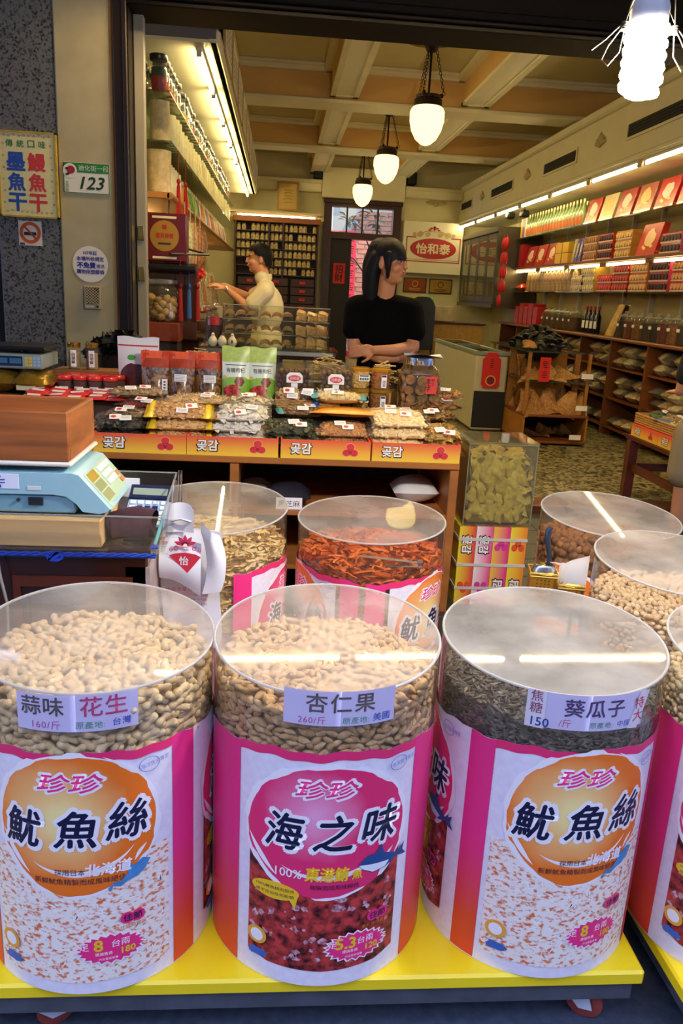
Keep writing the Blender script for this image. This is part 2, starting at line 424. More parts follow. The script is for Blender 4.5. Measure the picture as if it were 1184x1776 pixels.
# boxed panel above the back door, cornices of the back wall
struct(G().cbox(.74, 2.3, 15.9, 16.2, 3.33, 3.86, .01).build('trim_16', CREAM2))
t = G().cbox(-1.4, .74, 15.95, 16.2, 3.42, 3.6, .02).cbox(-1.4, .74, 15.9, 16.2, 3.56, 3.63, .015); struct(t.build('trim_17', CREAM2))
t = G().cbox(2.3, 3.42, 15.95, 16.2, 3.42, 3.58, .02).cbox(2.3, 3.42, 15.9, 16.2, 3.54, 3.61, .015); struct(t.build('trim_18', CREAM2))
struct(G().box(-1.4, .72, 15.85, 16.2, 2.98, 3.02).build('trim_19', CREAM2, None, False))
for x in (.62, 2.38):
    tag(G().cbox(x-.05, x+.13, 15.93, 16.1, 3.63, 3.88, .03).build('speaker', BLACK), 'small black wall speaker %s the boxed panel over the back door' % ('left of' if x < 1 else 'right of'), 'speaker')

# back door: dark frame, transom of four panes, one open leaf
DW = M('#3b140a', .35, var=.35, vscale=9, stretch=(1, 1, .15))
d = G().box(.8, .95, 16.1, 16.35, .2, 3.33).box(2.13, 2.28, 16.1, 16.35, .2, 3.33).box(.95, 2.13, 16.1, 16.35, 3.2, 3.33).box(.95, 2.13, 16.1, 16.35, 2.62, 2.74)
d.cbox(.78, 2.3, 16.07, 16.12, 3.25, 3.33, .01)
do = struct(d.build('door_1', DW))
for k in range(1, 4): G().box(.95+k*.295-.018, .95+k*.295+.018, 16.14, 16.2, 2.74, 3.2).build('mullion', DW, do, False)
for k in range(4): G().box(.975+k*.295, .95+(k+1)*.295-.02, 16.16, 16.166, 2.74, 3.2).build('pane', CLEAR('#d9e2e2', .06, .02, 1.4), do, False)
lf = G().cbox(.95, 1.36, 16.2, 16.25, .2, 2.62, .005)
lf.build('door_leaf', M('#150806', .5), do)
cp = T('red_paper', 'red paper with two black characters on the dark door leaf', 'paper', (1.14, 16.19, 1.98))
G().box(-.115, .115, -.005, 0, -.19, .19).build('sheet', M('#d81f26', .6), cp, False)
Flat().text('招財', 0, 0, .15, bold=.02, vertical=True).build('lettering', M('#1a0606', .6), cp, front_at(0, -.007, 0))
# courtyard behind: brick wall with couplet, paving, a small tree
BR = M('#b06f52', .8, var=.25, vscale=5)
cw = struct(G().box(-1, 5, 19.2, 19.4, 0, 5).build('wall_courtyard', M('#a9a29c', .8), None, False))
bme = G().cbox(-.155, .155, -.03, 0, -.045, .045, .006).mesh('brick', BR, False)
for r in range(30):
    for k in range(6):
        x = 1.75 + k*.33 + (r % 2)*.165
        link('brick', bme, cw, (x, 19.2, .35 + r*.105))
cp2 = T('couplet_banner', 'tall narrow red couplet with black characters on courtyard brick wall', 'banner', (1.62, 19.168, 2.0))
G().box(-.1, .1, -.008, 0, -1.0, 1.0).build('sheet', M('#e0252c', .6), cp2, False)
f_ = Flat()
for k in range(7):
    for j in range(4): f_.rect(-.06+U(0, .03), .03+U(0, .04), -.85+k*.27+j*.05, -.83+k*.27+j*.05)
f_.build('lettering', M('#30080a', .6), cp2, front_at(0, -.011, 0))
tag(G().box(.95, 1.55, 19.17, 19.2, 2.75, 2.98).build('red_banner', M('#d8242c', .6), None, False), 'red cloth strip hung across the courtyard doorway', 'banner')
struct(G().box(-1, 5, 16.35, 19.4, 0, .2).build('floor', M('#7b7a80', .5), None, False))
tr = T('courtyard_tree', 'dark leafy tree branching behind the back door', 'tree', (1.9, 17.6, .2))
g = G()
g.tube([(0, 0, 0), (.02, 0, 1.0), (-.05, 0, 1.7), (.05, 0, 2.3)], [.035, .03, .025, .015], 6)
br = [((-.05, 0, 1.75), (-.35, -.1, 2.1), (-.75, -.2, 2.35)), ((0, 0, 1.9), (.3, 0, 2.3), (.5, .1, 2.7)), ((.03, 0, 2.2), (-.2, 0, 2.7), (-.5, 0, 2.95)), ((.03, 0, 2.2), (.1, -.1, 2.6), (.0, -.2, 3.0))]
for p in br: g.tube(p, [.018, .012, .006], 5)
g.build('trunk', M('#1d1812', .8), tr)
LEAF = M('#2c4a26', .5, var=.4, vscale=5)
lm_ = G().grid(lambda u, v: ((u-.5)*.09*math.sin(PI*(.08+.9*v)), v*.22, .03*math.sin(PI*v) + .02*abs(u-.5)), 2, 4).mesh('leaf', LEAF)
for k in range(70):
    p = random.choice(br); t_ = U(.3, 1); q = Vector(p[1]).lerp(Vector(p[2]), t_) + Vector((U(-.12, .12), U(-.12, .12), U(-.1, .15)))
    link('leaf', lm_, tr, q, (U(-.8, .6), U(-.5, .5), U(0, 6.28)), (U(.7, 1.2),)*3)
# added area lamp standing in for daylight down the courtyard
ld = bpy.data.lights.new('courtyard_fill_lamp', 'AREA'); ld.shape = 'RECTANGLE'; ld.size = 4; ld.size_y = 2.4; ld.energy = 220; ld.color = (.85, .88, 1)
lo = bpy.data.objects.new('courtyard_fill_lamp', ld); col.objects.link(lo); lo.location = (2, 17.8, 5.6)

# ------------------------------------------------------------------ lamps that belong to the building
def tube_lamp(loc, L, axis, label, group, strength, hexc, shield=False, r=.0135):
    t = T('tube_light', label, 'light', loc, 0 if axis == 'y' else -PI/2, group)
    G().cyl((0, .03, 0), (0, L-.03, 0), r, n=10).build('tube', E_(hexc, strength), t)
    g = G().cbox(-.022, .022, 0, L, .018, .045, .004)
    g.build('batten', M('#dad6c8', .5), t)
    if shield: G().box(-.04, -.034, 0, L, -.022, .05).box(-.034, .022, 0, L, .045, .05).build('light_shield', M('#cfcabc', .4), t, False)  # unseen screen, added to keep the tube's light off the lintel
    for y in (0.0, L-.03): G().cbox(-.018, .018, y, y+.03, -.018, .02, .004).build('end_cap', M('#c9c5b8', .5), t)
    return t
for k in range(7):
    tube_lamp((3.4+.03, 6.73+1.342*k, 2.94), 1.22, 'y', 'glowing fluorescent tube under the edge of the right bulkhead', 'tubes along the right bulkhead', TUBE_IN, '#ffe7a6')
for k in range(7):
    tube_lamp((-.63, 6.5+1.305*k, 3.225), 1.21, 'y', 'glowing fluorescent tube under the left bulkhead above the shelves', 'tubes along the left bulkhead', TUBE_IN*1.5, '#ffe7a6')
tube_lamp((-.85, 15.9, 2.935), 1.5, 'x', 'glowing tube above the shelf of white jars at the back', None, TUBE_IN*.8, '#ffe6a8')
for k in range(3):
    tube_lamp((-.72 + 1.27*k, 5.06, 3.42), 1.2, 'x', 'warm tube along the top of the shop front, outside', 'tubes along the shop front', TUBE_OUT, '#ffd894', True, .008)
# pendants
GLOBE = E_('#ffdf85', PENDANT)
BRONZE = M('#2b1c10', .4, metal=.7)
def pendant(loc, label):
    t = T('pendant_lamp', label, 'lamp', loc, 0, 'row of pendant lamps')
    G().lathe([(.0, .0), (.05, .015), (.105, .06), (.15, .14), (.172, .23), (.172, .31), (.155, .345), (.13, .36)], 24, cap=False).build('glass_shade', GLOBE, t)
    g = G().lathe([(.125, .35), (.14, .36), (.14, .42), (.12, .43), (.125, .46), (.05, .475), (.0, .475)], 20)
    for a in (0, 2.09, 4.19): g.sph((.13*math.cos(a), .13*math.sin(a), .465), .022, 6, 4)
    g.build('collar', BRONZE, t)
    G().cyl((0, 0, .47), (0, 0, .95), .012).build('rod', BRONZE, t)
    top = 4.05 - loc[2]
    for a in (0, 2.09, 4.19):
        g = G(); n = 16
        for i in range(n):
            z0 = .47 + (top-.5)*i/n; z1 = .47 + (top-.5)*(i+1)/n; r0 = .125*(1-i/n)+.03; r1 = .125*(1-(i+1)/n)+.03
            zc, rc, hl = (z0+z1)/2, (r0+r1)/2, (z1-z0)*.62
            m = Matrix.Translation((rc*math.cos(a), rc*math.sin(a), zc)) @ Euler((0, 0, a + (i % 2)*PI/2)).to_matrix().to_4x4()
            g.tube([(.012*math.cos(q), 0, hl*math.sin(q)) for q in [2*PI*j/8 for j in range(9)]], .0035, 4, False, m)
        g.build('chain', BRONZE, t)
    G().lathe([(.0, top-.14), (.05, top-.13), (.09, top-.05), (.05, top)], 16).build('canopy', BRONZE, t)
    G().lathe([(.36, top+.03), (.36, top+.005), (.3, top-.02), (.26, top-.005), (.2, top-.03), (.12, top-.02), (.05, top-.03)], 32, cap=False).build('ceiling_rosette', M('#8a7440', .7, var=.35, vscale=25), t)
pendant((1.41, 8.6, 3.07), 'lit pendant lamp with chains, hung closest to the shop entrance')
pendant((1.39, 11.6, 3.07), 'lit pendant lamp with chains, middle one of the row of three')
pendant((1.38, 14.7, 3.07), 'lit pendant lamp with chains, hung closest to the back door')

# bare compact fluorescent bulb hung by wires over the barrels
t = T('hanging_bulb', 'bare glowing spiral bulb hung with twisted wires over the barrels', 'lamp', (.70, 1.7, 2.005))
g = G(); pth = []
for i in range(5*20+1):
    a = 2*PI*i/20; pth.append((.031*math.cos(a), .031*math.sin(a), .012 + .105*i/100))
g.tube(pth, .0115, 8); g.sph((0, 0, .008), (.03, .03, .012))
g.build('spiral_tube', E_('#fff6e4', CFL), t)
G().lathe([(.028, .118), (.037, .124), (.037, .16), (.03, .18), (.028, .24)], 20).build('socket', M('#b9bcc4', .35), t)
G().cyl((0, 0, .24), (0, 0, 1.69), .006).build('cord', M('#8b8c92', .5), t)
g = G()
for s in (-1, 1):
    g.tube([(s*.036, 0, .16), (s*.052, -.01, .128), (s*.062, -.01, .118), (s*.085, -.01, .095), (s*.11, -.01, .075)], .0011, 5)
    g.tube([(s*.05, -.01, .125), (s*.078, -.01, .085), (s*.088, -.01, .06), (s*.075, -.01, .05), (s*.055, -.01, .075), (s*.05, -.01, .118)], .0011, 5)
    g.tube([(s*.03, -.02, .24), (s*.05, -.01, .125), (s*.05, .01, .118)], .0014, 5)
    for k in range(4): g.tube([(s*.05+.006*math.cos(q), -.01+.006*math.sin(q), .115+k*.004) for q in [2*PI*j/8 for j in range(9)]], .0018, 4)
g.tube([(.042*math.cos(q), .042*math.sin(q), .122+.004*math.sin(5*q)) for q in [2*PI*j/24 for j in range(25)]], .0016, 4)
g.build('wire', M('#2c2010', .6), t)

# ------------------------------------------------------------------ signs on the pillar
s = T('menu_board', 'pale yellow board with blue and red fish characters on granite pillar', 'sign', (-1.58, 5.49, 2.215))
G().cbox(-.175, .175, -.022, 0, -.245, .245, .004).build('board', M('#d6cf9c', .5, var=.08, vscale=9), s)
G().box(.168, .178, -.03, .004, -.25, .25).box(-.178, -.168, -.03, .004, -.25, .25).box(-.178, .178, -.03, .004, .24, .25).box(-.178, .178, -.03, .004, -.25, -.24).build('frame', M('#b89b3a', .5, var=.3), s, False)
P_ = front_at(0, -.0235, 0)
fl = Flat()
for k, ch in enumerate('傳統口味'): fl.text(ch, -.105 + k*.066, .178, .042, bold=.02)
fl.build('lettering', M('#2f7a5a', .6), s, P_)
fl = Flat(); [fl.text(c_, -.07, .075 - k*.118, .1, bold=.035) for k, c_ in enumerate('墨魚干')]; fl.build('lettering', M('#1b49a8', .6), s, P_)
fl = Flat(); [fl.text(c_, .055, .075 - k*.118, .1, bold=.035) for k, c_ in enumerate('鰻魚干')]; fl.build('lettering', M('#c2353c', .6), s, P_)
fl = Flat()
for k in range(64):
    q = k/64*2; e = U(-.006, .006)
    if k < 20: x, y = -.15 + k*.3/20, .225+e
    elif k < 40: x, y = -.15 + (k-20)*.3/20, -.215+e
    elif k < 52: x, y = .145+e, -.2+(k-40)*.034
    else: x, y = -.148+e, -.2+(k-52)*.034
    if k % 2: fl.ring(x, y, .004, .0065, 8)
    else: fl.rect(x-.003, x+.003, y-.001, y+.001)
stuff(fl.build('border_print', M('#54514a', .6), s, P_))

s = T('no_smoking_sign', 'square white no smoking sticker with orange ring on granite pillar', 'sign', (-1.592, 5.497, 1.872))
G().box(-.072, .072, -.003, 0, -.074, .074).build('sticker', M('#cfc9cc', .5), s, False)
P_ = front_at(0, -.0045, 0)
Flat().ring(0, .004, .045, .066).build('ring', M('#b4541f', .5), s, P_)
Flat().rect(-.038, .038, -.012, .008).poly([(-.06, -.072), (-.05, -.072), (-.05, -.06), (-.06, -.06)]).build('cigarette', M('#1f1a35', .5), s, P_)
f_ = Flat(); f_.poly([(-.042, .04), (-.034, .048), (.042, -.03), (.034, -.04)]).build('slash', M('#a83a1c', .5), s, P_, .0006)
Flat().rect(-.066, -.036, -.072, -.058).build('mark', M('#9a2a60', .5), s, P_)

s = T('house_number_plate', 'green and white house number plate reading 123 on plaster pillar', 'sign', (-1.227, 5.488, 2.218))
G().cbox(-.142, .142, -.008, 0, -.09, .09, .004).build('plate', M('#d8d9d2', .4), s)
P_ = front_at(0, -.0095, 0); GRN = M('#1f7a3c', .4)
Flat().rect(-.14, .14, .032, .088).rect(-.14, -.136, -.088, .088).rect(.136, .14, -.088, .088).rect(-.14, .14, -.088, -.085).build('print', GRN, s, P_)
Flat().text('123', .035, -.028, .072, w=.15, bold=.02, shear=.25).text('大同區', -.12, -.05, .02, vertical=True).build('lettering', M('#143d24', .4), s, P_, .0006)
Flat().text('迪化街一段', .045, .06, .035).build('lettering', M('#cfd9cc', .4), s, P_, .0006)
Flat().disc(-.1, .04, .043).build('print', M('#d8d9d2', .4), s, P_, .0008)
Flat().disc(-.095, .045, .026, .024).build('flower', M('#b32a45', .5), s, P_, .0014)
Flat().ring(-.095, .045, .008, .011, 14).ring(-.095, .045, .016, .019, 14).poly([(-.13, .055), (-.115, .06), (-.11, .05), (-.125, .045)]).poly([(-.13, .02), (-.11, .03), (-.1, .018), (-.12, .01)]).build('print', M('#3a1420', .5), s, P_, .002)

s = T('notice_sticker', 'round white sticker with blue characters above the intercom', 'sticker', (-1.222, 5.487, 1.702))
Flat().disc(0, 0, .112).build('disc', M('#dcd9d6', .45), s, front_at(0, -.0015, 0))
BLU = M('#1f2f93', .5)
f_ = Flat().text('107年起', 0, .07, .024, bold=.03).text('本場所依規定', 0, .034, .027, bold=.03).text('不免費', -.025, -.006, .036, bold=.05).text('提供', .064, -.01, .024, bold=.02).text('購物用塑膠袋', 0, -.046, .027, bold=.03)
f_.build('lettering', BLU, s, front_at(0, -.003, 0))

s = T('intercom', 'beige intercom box with diamond grille on plaster pillar', 'intercom', (-1.21, 5.489, 1.495))
G().cbox(-.054, .054, -.03, 0, -.074, .074, .006).build('housing', M('#9a9078', .5), s)
G().cbox(-.043, .043, -.033, -.028, -.04, .064, .002).build('grille', M('#3a352a', .6), s)
g = G()
for k in range(-4, 9):
    for sg in (1, -1):
        a = Vector((-.043, -.035, -.04 + k*.017)); b_ = Vector((.043, -.035, -.04 + k*.017 + sg*.075))
        pts = []
        for t_ in [i/12 for i in range(13)]:
            p = a.lerp(b_, t_)
            if -.041 < p.z < .065: pts.append(tuple(p))
        if len(pts) > 1: g.tube([pts[0], pts[-1]], .0014, 4)
stuff(g.build('mesh_wire', M('#a39a80', .4), s))
G().cyl((.032, -.03, -.055), (.032, -.036, -.055), .008, n=12).build('button', M('#222222', .4), s)
Flat().rect(-.045, .01, -.062, -.05).build('nameplate', M('#c8c4b8', .4), s, front_at(0, -.0312, 0))
# ------------------------------------------------------------------ nut barrels on yellow trolleys
RB, HB = .2465, .71
def nut_mat(h1, h2, rough=.6, bump=.3, bscale=350, spec=.3):
    m = bpy.data.materials.new('nut_shell'); m.use_nodes = True; nt = m.node_tree; b = nt.nodes['Principled BSDF']; N = nt.nodes.new; L = nt.links.new
    oi = N('ShaderNodeObjectInfo'); tc = N('ShaderNodeTexCoord'); n = N('ShaderNodeTexNoise'); n.inputs['Scale'].default_value = 60; n.inputs['Detail'].default_value = 3
    geo = N('ShaderNodeNewGeometry'); L(geo.outputs['Position'], n.inputs['Vector'])
    ad = N('ShaderNodeMath'); ad.operation = 'MULTIPLY_ADD'; ad.inputs[1].default_value = .4; L(oi.outputs['Random'], ad.inputs[0]); 
    sb = N('ShaderNodeMath'); sb.operation = 'MULTIPLY_ADD'; sb.inputs[1].default_value = 1.6; sb.inputs[2].default_value = -.5; L(n.outputs['Fac'], sb.inputs[0]); L(sb.outputs[0], ad.inputs[2])
    r = N('ShaderNodeValToRGB'); r.color_ramp.elements[0].color = lin(h2); r.color_ramp.elements[1].color = lin(h1); r.color_ramp.elements[0].position = .1
    L(ad.outputs[0], r.inputs[0]); L(r.outputs[0], b.inputs['Base Color']); b.inputs['Roughness'].default_value = rough; b.inputs['Specular IOR Level'].default_value = spec
    n2 = N('ShaderNodeTexNoise'); n2.inputs['Scale'].default_value = bscale; L(tc.outputs['Object'], n2.inputs['Vector'])
    bp = N('ShaderNodeBump'); bp.inputs['Strength'].default_value = bump; bp.inputs['Distance'].default_value = .003; L(n2.outputs['Fac'], bp.inputs['Height']); L(bp.outputs[0], b.inputs['Normal'])
    return m
def peanut_g():
    g = G(); pr = [(r*1.15, z*1.15) for r, z in [(.0008, -.018), (.0055, -.0165), (.008, -.011), (.0072, -.005), (.0056, 0), (.0068, .005), (.0078, .011), (.0052, .0165), (.0008, .018)]]
    return g.lathe(pr, 8, rot_m(0, PI/2))
def almond_g():
    g = G(); pr = [(r*1.3, z*1.25) for r, z in [(.0006, -.0125), (.0042, -.0095), (.0068, -.003), (.0064, .003), (.0036, .009), (.0006, .013)]]
    return g.lathe(pr, 8, rot_m(0, PI/2) @ Matrix.Diagonal((.72, 1, 1, 1)))
def seed_g():
    g = G(); pr = [(r*1.1, z*1.15) for r, z in [(.0004, -.0085), (.0026, -.006), (.0034, -.001), (.0026, .004), (.0004, .0085)]]
    return g.lathe(pr, 6, rot_m(0, PI/2) @ Matrix.Diagonal((.5, 1, 1, 1)))
def pist_g():
    g = G(); pr = [(.0012, -.0105), (.0055, -.0085), (.0078, -.002), (.0075, .004), (.0045, .0085), (.0008, .0105)]
    return g.lathe(pr, 8, rot_m(0, PI/2))
def walnut_g():
    g = G(); g.sph((0, 0, 0), (.0165, .0155, .0155), 10, 7)
    g.tube([(.0158*math.cos(q), 0, .0158*math.sin(q)) for q in [2*PI*j/14 for j in range(15)]], .0012, 4); return g
def barrel_fill(name, label, group, cat, ng, mat, core, loc, R, z_lo, z_hi, pitch, rowh, ind=300, topdip=0, a0=-115, a1=115, heap=None, lay=.9):
    """nuts against the clear wall and over the top; the nearest ones are objects, the rest one heap"""
    g0 = ng(); me = g0.mesh(name, mat, True, 1.2)
    pts = []; rr = R - .013
    z = z_lo; row = 0
    while z < z_hi - .004:
        n = int(math.radians(a1-a0)*rr/pitch)
        for k in range(n):
            a = math.radians(a0 + (a1-a0)*(k + .5*(row % 2) + U(-.3, .3))/n); r_ = rr + U(-.004, .0015)
            pts.append((Vector((r_*math.sin(a), -r_*math.cos(a), z + U(-.35, .35)*rowh)), Euler((U(-3, 3), U(-.7, .7)*1.1, -PI/2*0 + a + U(-.45, .45)))))
        z += rowh; row += 1
    y = -R; row = 0; st = pitch*lay
    def top(x, y): return z_hi + topdip*math.hypot(x, y)/R + .008*math.sin(x*23+1)*math.sin(y*19)
    while y < R:
        x = -R + (row % 2)*st/2
        while x < R:
            px, py = x+U(-.35, .35)*st, y+U(-.3, .3)*st
            if math.hypot(px, py) < R-.014:
                pts.append((Vector((px, py, top(px, py)+U(-.004, .006))), Euler((U(-3, 3), U(-.45, .45), U(0, 6.28)))))
            x += st
        y += st*.85; row += 1
    cp = Vector((0, 0, 1.6)) - Vector(loc)
    pts.sort(key=lambda p: (p[0]-cp).length + (0 if p[0].y < 0 else .2))
    for p, e in pts[:ind]:
        o = link(name, me, None, Vector(loc)+p, e, (U(.88, 1.12),)*3); tag(o, label, cat, group)
    if len(pts) > ind or core:
        g = G()
        for p, e in pts[ind:]: g.merge(g0, Matrix.Translation(p) @ e.to_matrix().to_4x4() @ Matrix.Scale(U(.88, 1.12), 4))
        ro = R - .024
        n = 40; pr = [(ro*.98, .02), (ro, z_lo-.02), (ro, z_hi-.024)]
        g.lathe(pr, 40)
        o = g.build(name + '_heap', mat, None, True, 1.2); o.location = loc
        tag(o, heap or label, cat, None, 'stuff')
PINK, RED2 = '#f0307f', '#e03a2c'
def radial(cin, cout, cen, r0, r1, rough=.45):
    m = bpy.data.materials.new('print_gradient'); m.use_nodes = True; nt = m.node_tree; b = nt.nodes['Principled BSDF']; N = nt.nodes.new; L = nt.links.new
    tc = N('ShaderNodeTexCoord'); d = N('ShaderNodeVectorMath'); d.operation = 'DISTANCE'; d.inputs[1].default_value = cen
    n = N('ShaderNodeTexNoise'); n.inputs['Scale'].default_value = 14; L(tc.outputs['Object'], n.inputs['Vector'])
    L(tc.outputs['Object'], d.inputs[0]); ad = N('ShaderNodeMath'); ad.operation = 'MULTIPLY_ADD'; ad.inputs[1].default_value = .05; L(n.outputs['Fac'], ad.inputs[0]); L(d.outputs['Value'], ad.inputs[2])
    r = N('ShaderNodeMapRange'); r.inputs[1].default_value = r0+.025; r.inputs[2].default_value = r1+.025; L(ad.outputs[0], r.inputs[0])
    cr = N('ShaderNodeValToRGB'); cr.color_ramp.elements[0].color = lin(cin); cr.color_ramp.elements[1].color = lin(cout); L(r.outputs[0], cr.inputs[0])
    L(cr.outputs[0], b.inputs['Base Color']); b.inputs['Roughness'].default_value = rough; return m
def zgrad(c0, c1, z0, z1, rough=.4, axis=2):
    m = bpy.data.materials.new('print_gradient'); m.use_nodes = True; nt = m.node_tree; b = nt.nodes['Principled BSDF']; N = nt.nodes.new; L = nt.links.new
    tc = N('ShaderNodeTexCoord'); sp = N('ShaderNodeSeparateXYZ'); L(tc.outputs['Object'], sp.inputs[0])
    r = N('ShaderNodeMapRange'); r.inputs[1].default_value = z0; r.inputs[2].default_value = z1; L(sp.outputs[axis], r.inputs[0])
    cr = N('ShaderNodeValToRGB'); cr.color_ramp.elements[0].color = lin(c0); cr.color_ramp.elements[1].color = lin(c1); L(r.outputs[0], cr.inputs[0])
    L(cr.outputs[0], b.inputs['Base Color']); b.inputs['Roughness'].default_value = rough; return m
PAPER = M('#e9e3ee', .42, var=.07, vscale=60, bump=.25, bscale=14)
STRIP = zgrad('#e2452b', '#ee3283', .1, .3)
ORANGE = radial('#fce69a', '#f2761c', (-.03, -.25, .42), .02, .14)
ROSE = radial('#f4a9cf', '#e62f6d', (-.03, -.25, .42), .0, .11)
NAVY = M('#0d0f38', .5); PWHITE = M('#f3eef2', .45); PPINK = M('#ee2f7e', .45); PYEL = M('#f2c324', .45); PBLUE = M('#4a8ac4', .5, var=.3, vscale=30); PORA = M('#eda63a', .45)
SQUID = M('#f4eae0', .5, c2='#dc7038', vscale=80, sharp=(.37, .5), stretch=(1, 1, 1.5))
RUBY = M('#c8403c', .45, c2='#35070f', vscale=48, sharp=(.36, .62))
RUBY2 = M('#d8b0bc', .45, c2='#8a3038', vscale=90, sharp=(.35, .6))
def blob(cx, cy, rx, ry, rough=.03, n=72, seed=0):
    rs = random.Random(seed); pts = []; k = 0
    for i in range(n):
        a = 2*PI*i/n
        if i % 3 == 0: k = rs.uniform(-rough, rough*.5)
        pts.append((cx + rx*(1+k)*math.cos(a), cy + ry*(1+k)*math.sin(a)))
    return pts
def arc(f, cx, cy, rx, ry, a0, a1, w, n=18, ragged=0):
    for i in range(n):
        t0, t1 = a0+(a1-a0)*i/n, a0+(a1-a0)*(i+1)/n
        w0 = w*math.sin(PI*(i+.01)/n); w1 = w*math.sin(PI*(i+1-.01)/n)
        f.poly([((rx-w0)*math.cos(t0)+cx, (ry-w0)*math.sin(t0)+cy), (rx*math.cos(t0)+cx, ry*math.sin(t0)+cy), (rx*math.cos(t1)+cx, ry*math.sin(t1)+cy), ((rx-w1)*math.cos(t1)+cx, (ry-w1)*math.sin(t1)+cy)])
    return f
def burst(f, cx, cy, rx, ry, n=22):
    return f.poly([(cx+rx*(1 if i % 2 else .86)*math.cos(2*PI*i/(2*n)), cy+ry*(1 if i % 2 else .82)*math.sin(2*PI*i/(2*n))) for i in range(2*n)])
def label_print(sl, kind, s0=0.0, R=None):
    """the printed panel; s0 shifts it round the barrel"""
    R = R or RB + .002
    k = [0]
    def W(f, mat, name='print', st=0):
        k[0] += 1; f.v = [(p[0]+s0, *p[1:]) for p in f.v]
        o = f.wrap(name, mat, sl, R, .0004 + .00022*k[0])
        return stuff(o) if st else o
    ph = [(-.188, .05), (-.17, .035), (0, .03), (.17, .035), (.188, .05)] if kind == 'A' else [(-.168, .06), (-.12, .045), (0, .04), (.12, .045), (.168, .06)]
    top = .33
    W(Flat().poly(ph + [(ph[-1][0], top), (ph[0][0], top)]), SQUID if kind == 'A' else RUBY, 'food_photo')
    rs = random.Random(5)
    f = Flat()
    for i in range(95):
        x, y = rs.uniform(-.175, .175), rs.uniform(.05, .25); a = rs.uniform(0, 3.1); l = rs.uniform(.006, .017)
        if kind == 'A': f.poly([(x-l*math.cos(a)-.001, y-l*math.sin(a)), (x+.004*math.sin(a), y-.002), (x+l*math.cos(a)+.001, y+l*math.sin(a)), (x+.004*math.sin(a)+.002, y+.003)])
        elif i < 55:
            xx = x*.88; sz = rs.uniform(.35, 1.5); f.poly([(xx+sz*rs.uniform(.25, 1)*.011*math.cos(2*PI*q/9+a), y+sz*rs.uniform(.25, 1)*.010*math.sin(2*PI*q/9+a)) for q in range(9)])
    W(f, M('#f7f1ea', .45) if kind == 'A' else RUBY2, 'highlights', st=1)
    cy, rx, ry = (.404, .163, .158) if kind == 'A' else (.38, .176, .153)
    W(Flat().poly(blob(0, cy, rx*1.05, ry*1.04, .035, 90, 3)), PWHITE, 'brush_edge')
    W(Flat().poly(blob(0, cy, rx, ry, .035, 72, 7)), ORANGE if kind == 'A' else ROSE, 'brush_disc')
    f = Flat(); arc(f, 0, cy, rx*.8, ry*.72, -2.3, -.5, .012); arc(f, 0, cy, rx*.98, ry*.9, -2.95, -2.2, .012); arc(f, 0, cy, rx*.95, ry*.88, -.75, -.45, .008); arc(f, 0, cy+.01, rx*.97, ry*.97, .7, 1.2, .006)
    W(f, PWHITE, 'brush_stroke', st=1)
    by = .502 if kind == 'A' else .482
    W(Flat().text('珍珍', -.005, by, w=.135, h=.046, bold=.07, shear=.25), PWHITE, 'lettering')
    W(Flat().text('珍珍', -.005, by, w=.125, h=.04, bold=.02, shear=.25), PPINK, 'lettering')
    cs = [('魷', -.106, .395), ('魚', .0, .4), ('絲', .1, .41)] if kind == 'A' else [('海', -.088, .38), ('之', .012, .383), ('味', .112, .388)]
    f = Flat(); [f.text(c, x, y, .092, w=.09, bold=.065, shear=.18) for c, x, y in cs]; W(f, PWHITE, 'lettering')
    f = Flat(); [f.text(c, x, y, .082, w=.08, bold=.022, shear=.18) for c, x, y in cs]; W(f, NAVY, 'lettering')
    if kind == 'A':
        W(Flat().text('採用日本', -.012, .302, .014).text('新鮮魷魚精製而成風味絕佳', .006, .28, .014), NAVY, 'lettering')
        W(Flat().poly([(.06, .258), (.075, .272), (.085, .27), (.1, .285), (.098, .315), (.112, .3), (.13, .312), (.146, .305), (.135, .285), (.118, .272), (.1, .268), (.085, .258), (.07, .262), (.066, .25)]), PBLUE, 'map_patch')
        W(Flat().text('北海道', .062, .307, .028, bold=.03, shear=.1), PWHITE, 'lettering')
    else:
        W(Flat().text('100%', -.077, .282, .02, bold=.01), PWHITE, 'lettering')
        W(Flat().text('東港鮪', .003, .285, .034, w=.09, bold=.03, shear=.1).text('魚', .066, .28, .022, bold=.03), PYEL, 'lettering')
        W(Flat().text('精製而成風味絕佳', .02, .254, .012), NAVY, 'lettering')
        f = Flat().disc(-.105, .232, .053, .021); f.poly([(-.075, .22), (-.06, .196), (-.055, .225)]); W(f, PYEL, 'speech_bubble')
        W(Flat().text('100%鮪魚精肉製成', -.105, .238, w=.085, h=.008).text('絕不添加任何粉類', -.105, .224, w=.085, h=.008), NAVY, 'lettering')
        body = [(.068, .302), (.085, .318), (.11, .322), (.135, .312), (.16, .302), (.175, .312), (.183, .318), (.178, .3), (.19, .285), (.175, .288), (.16, .292), (.13, .278), (.1, .276), (.078, .288)]
        W(Flat().poly(body).poly([(.105, .318), (.118, .34), (.125, .316)]), M('#274d86', .4), 'fish')
        W(Flat().poly([(.068, .3), (.1, .296), (.14, .292), (.13, .28), (.1, .277), (.078, .289)]), M('#e8eef4', .4), 'fish_belly')
    bx = .062 if kind == 'A' else .074; byy = .112 if kind == 'A' else .1
    W(burst(Flat(), bx, byy, .074, .04), PWHITE, 'burst'); W(burst(Flat(), bx, byy, .068, .036), PPINK, 'burst')
    W(Flat().text('足', bx-.052, byy+.01, .018).text('台兩', bx+.02, byy+.012, .018).text('建議售價', bx-.014, byy-.01, .008).text('內含豐富營養', bx-.005, byy-.023, .006), PWHITE, 'lettering')
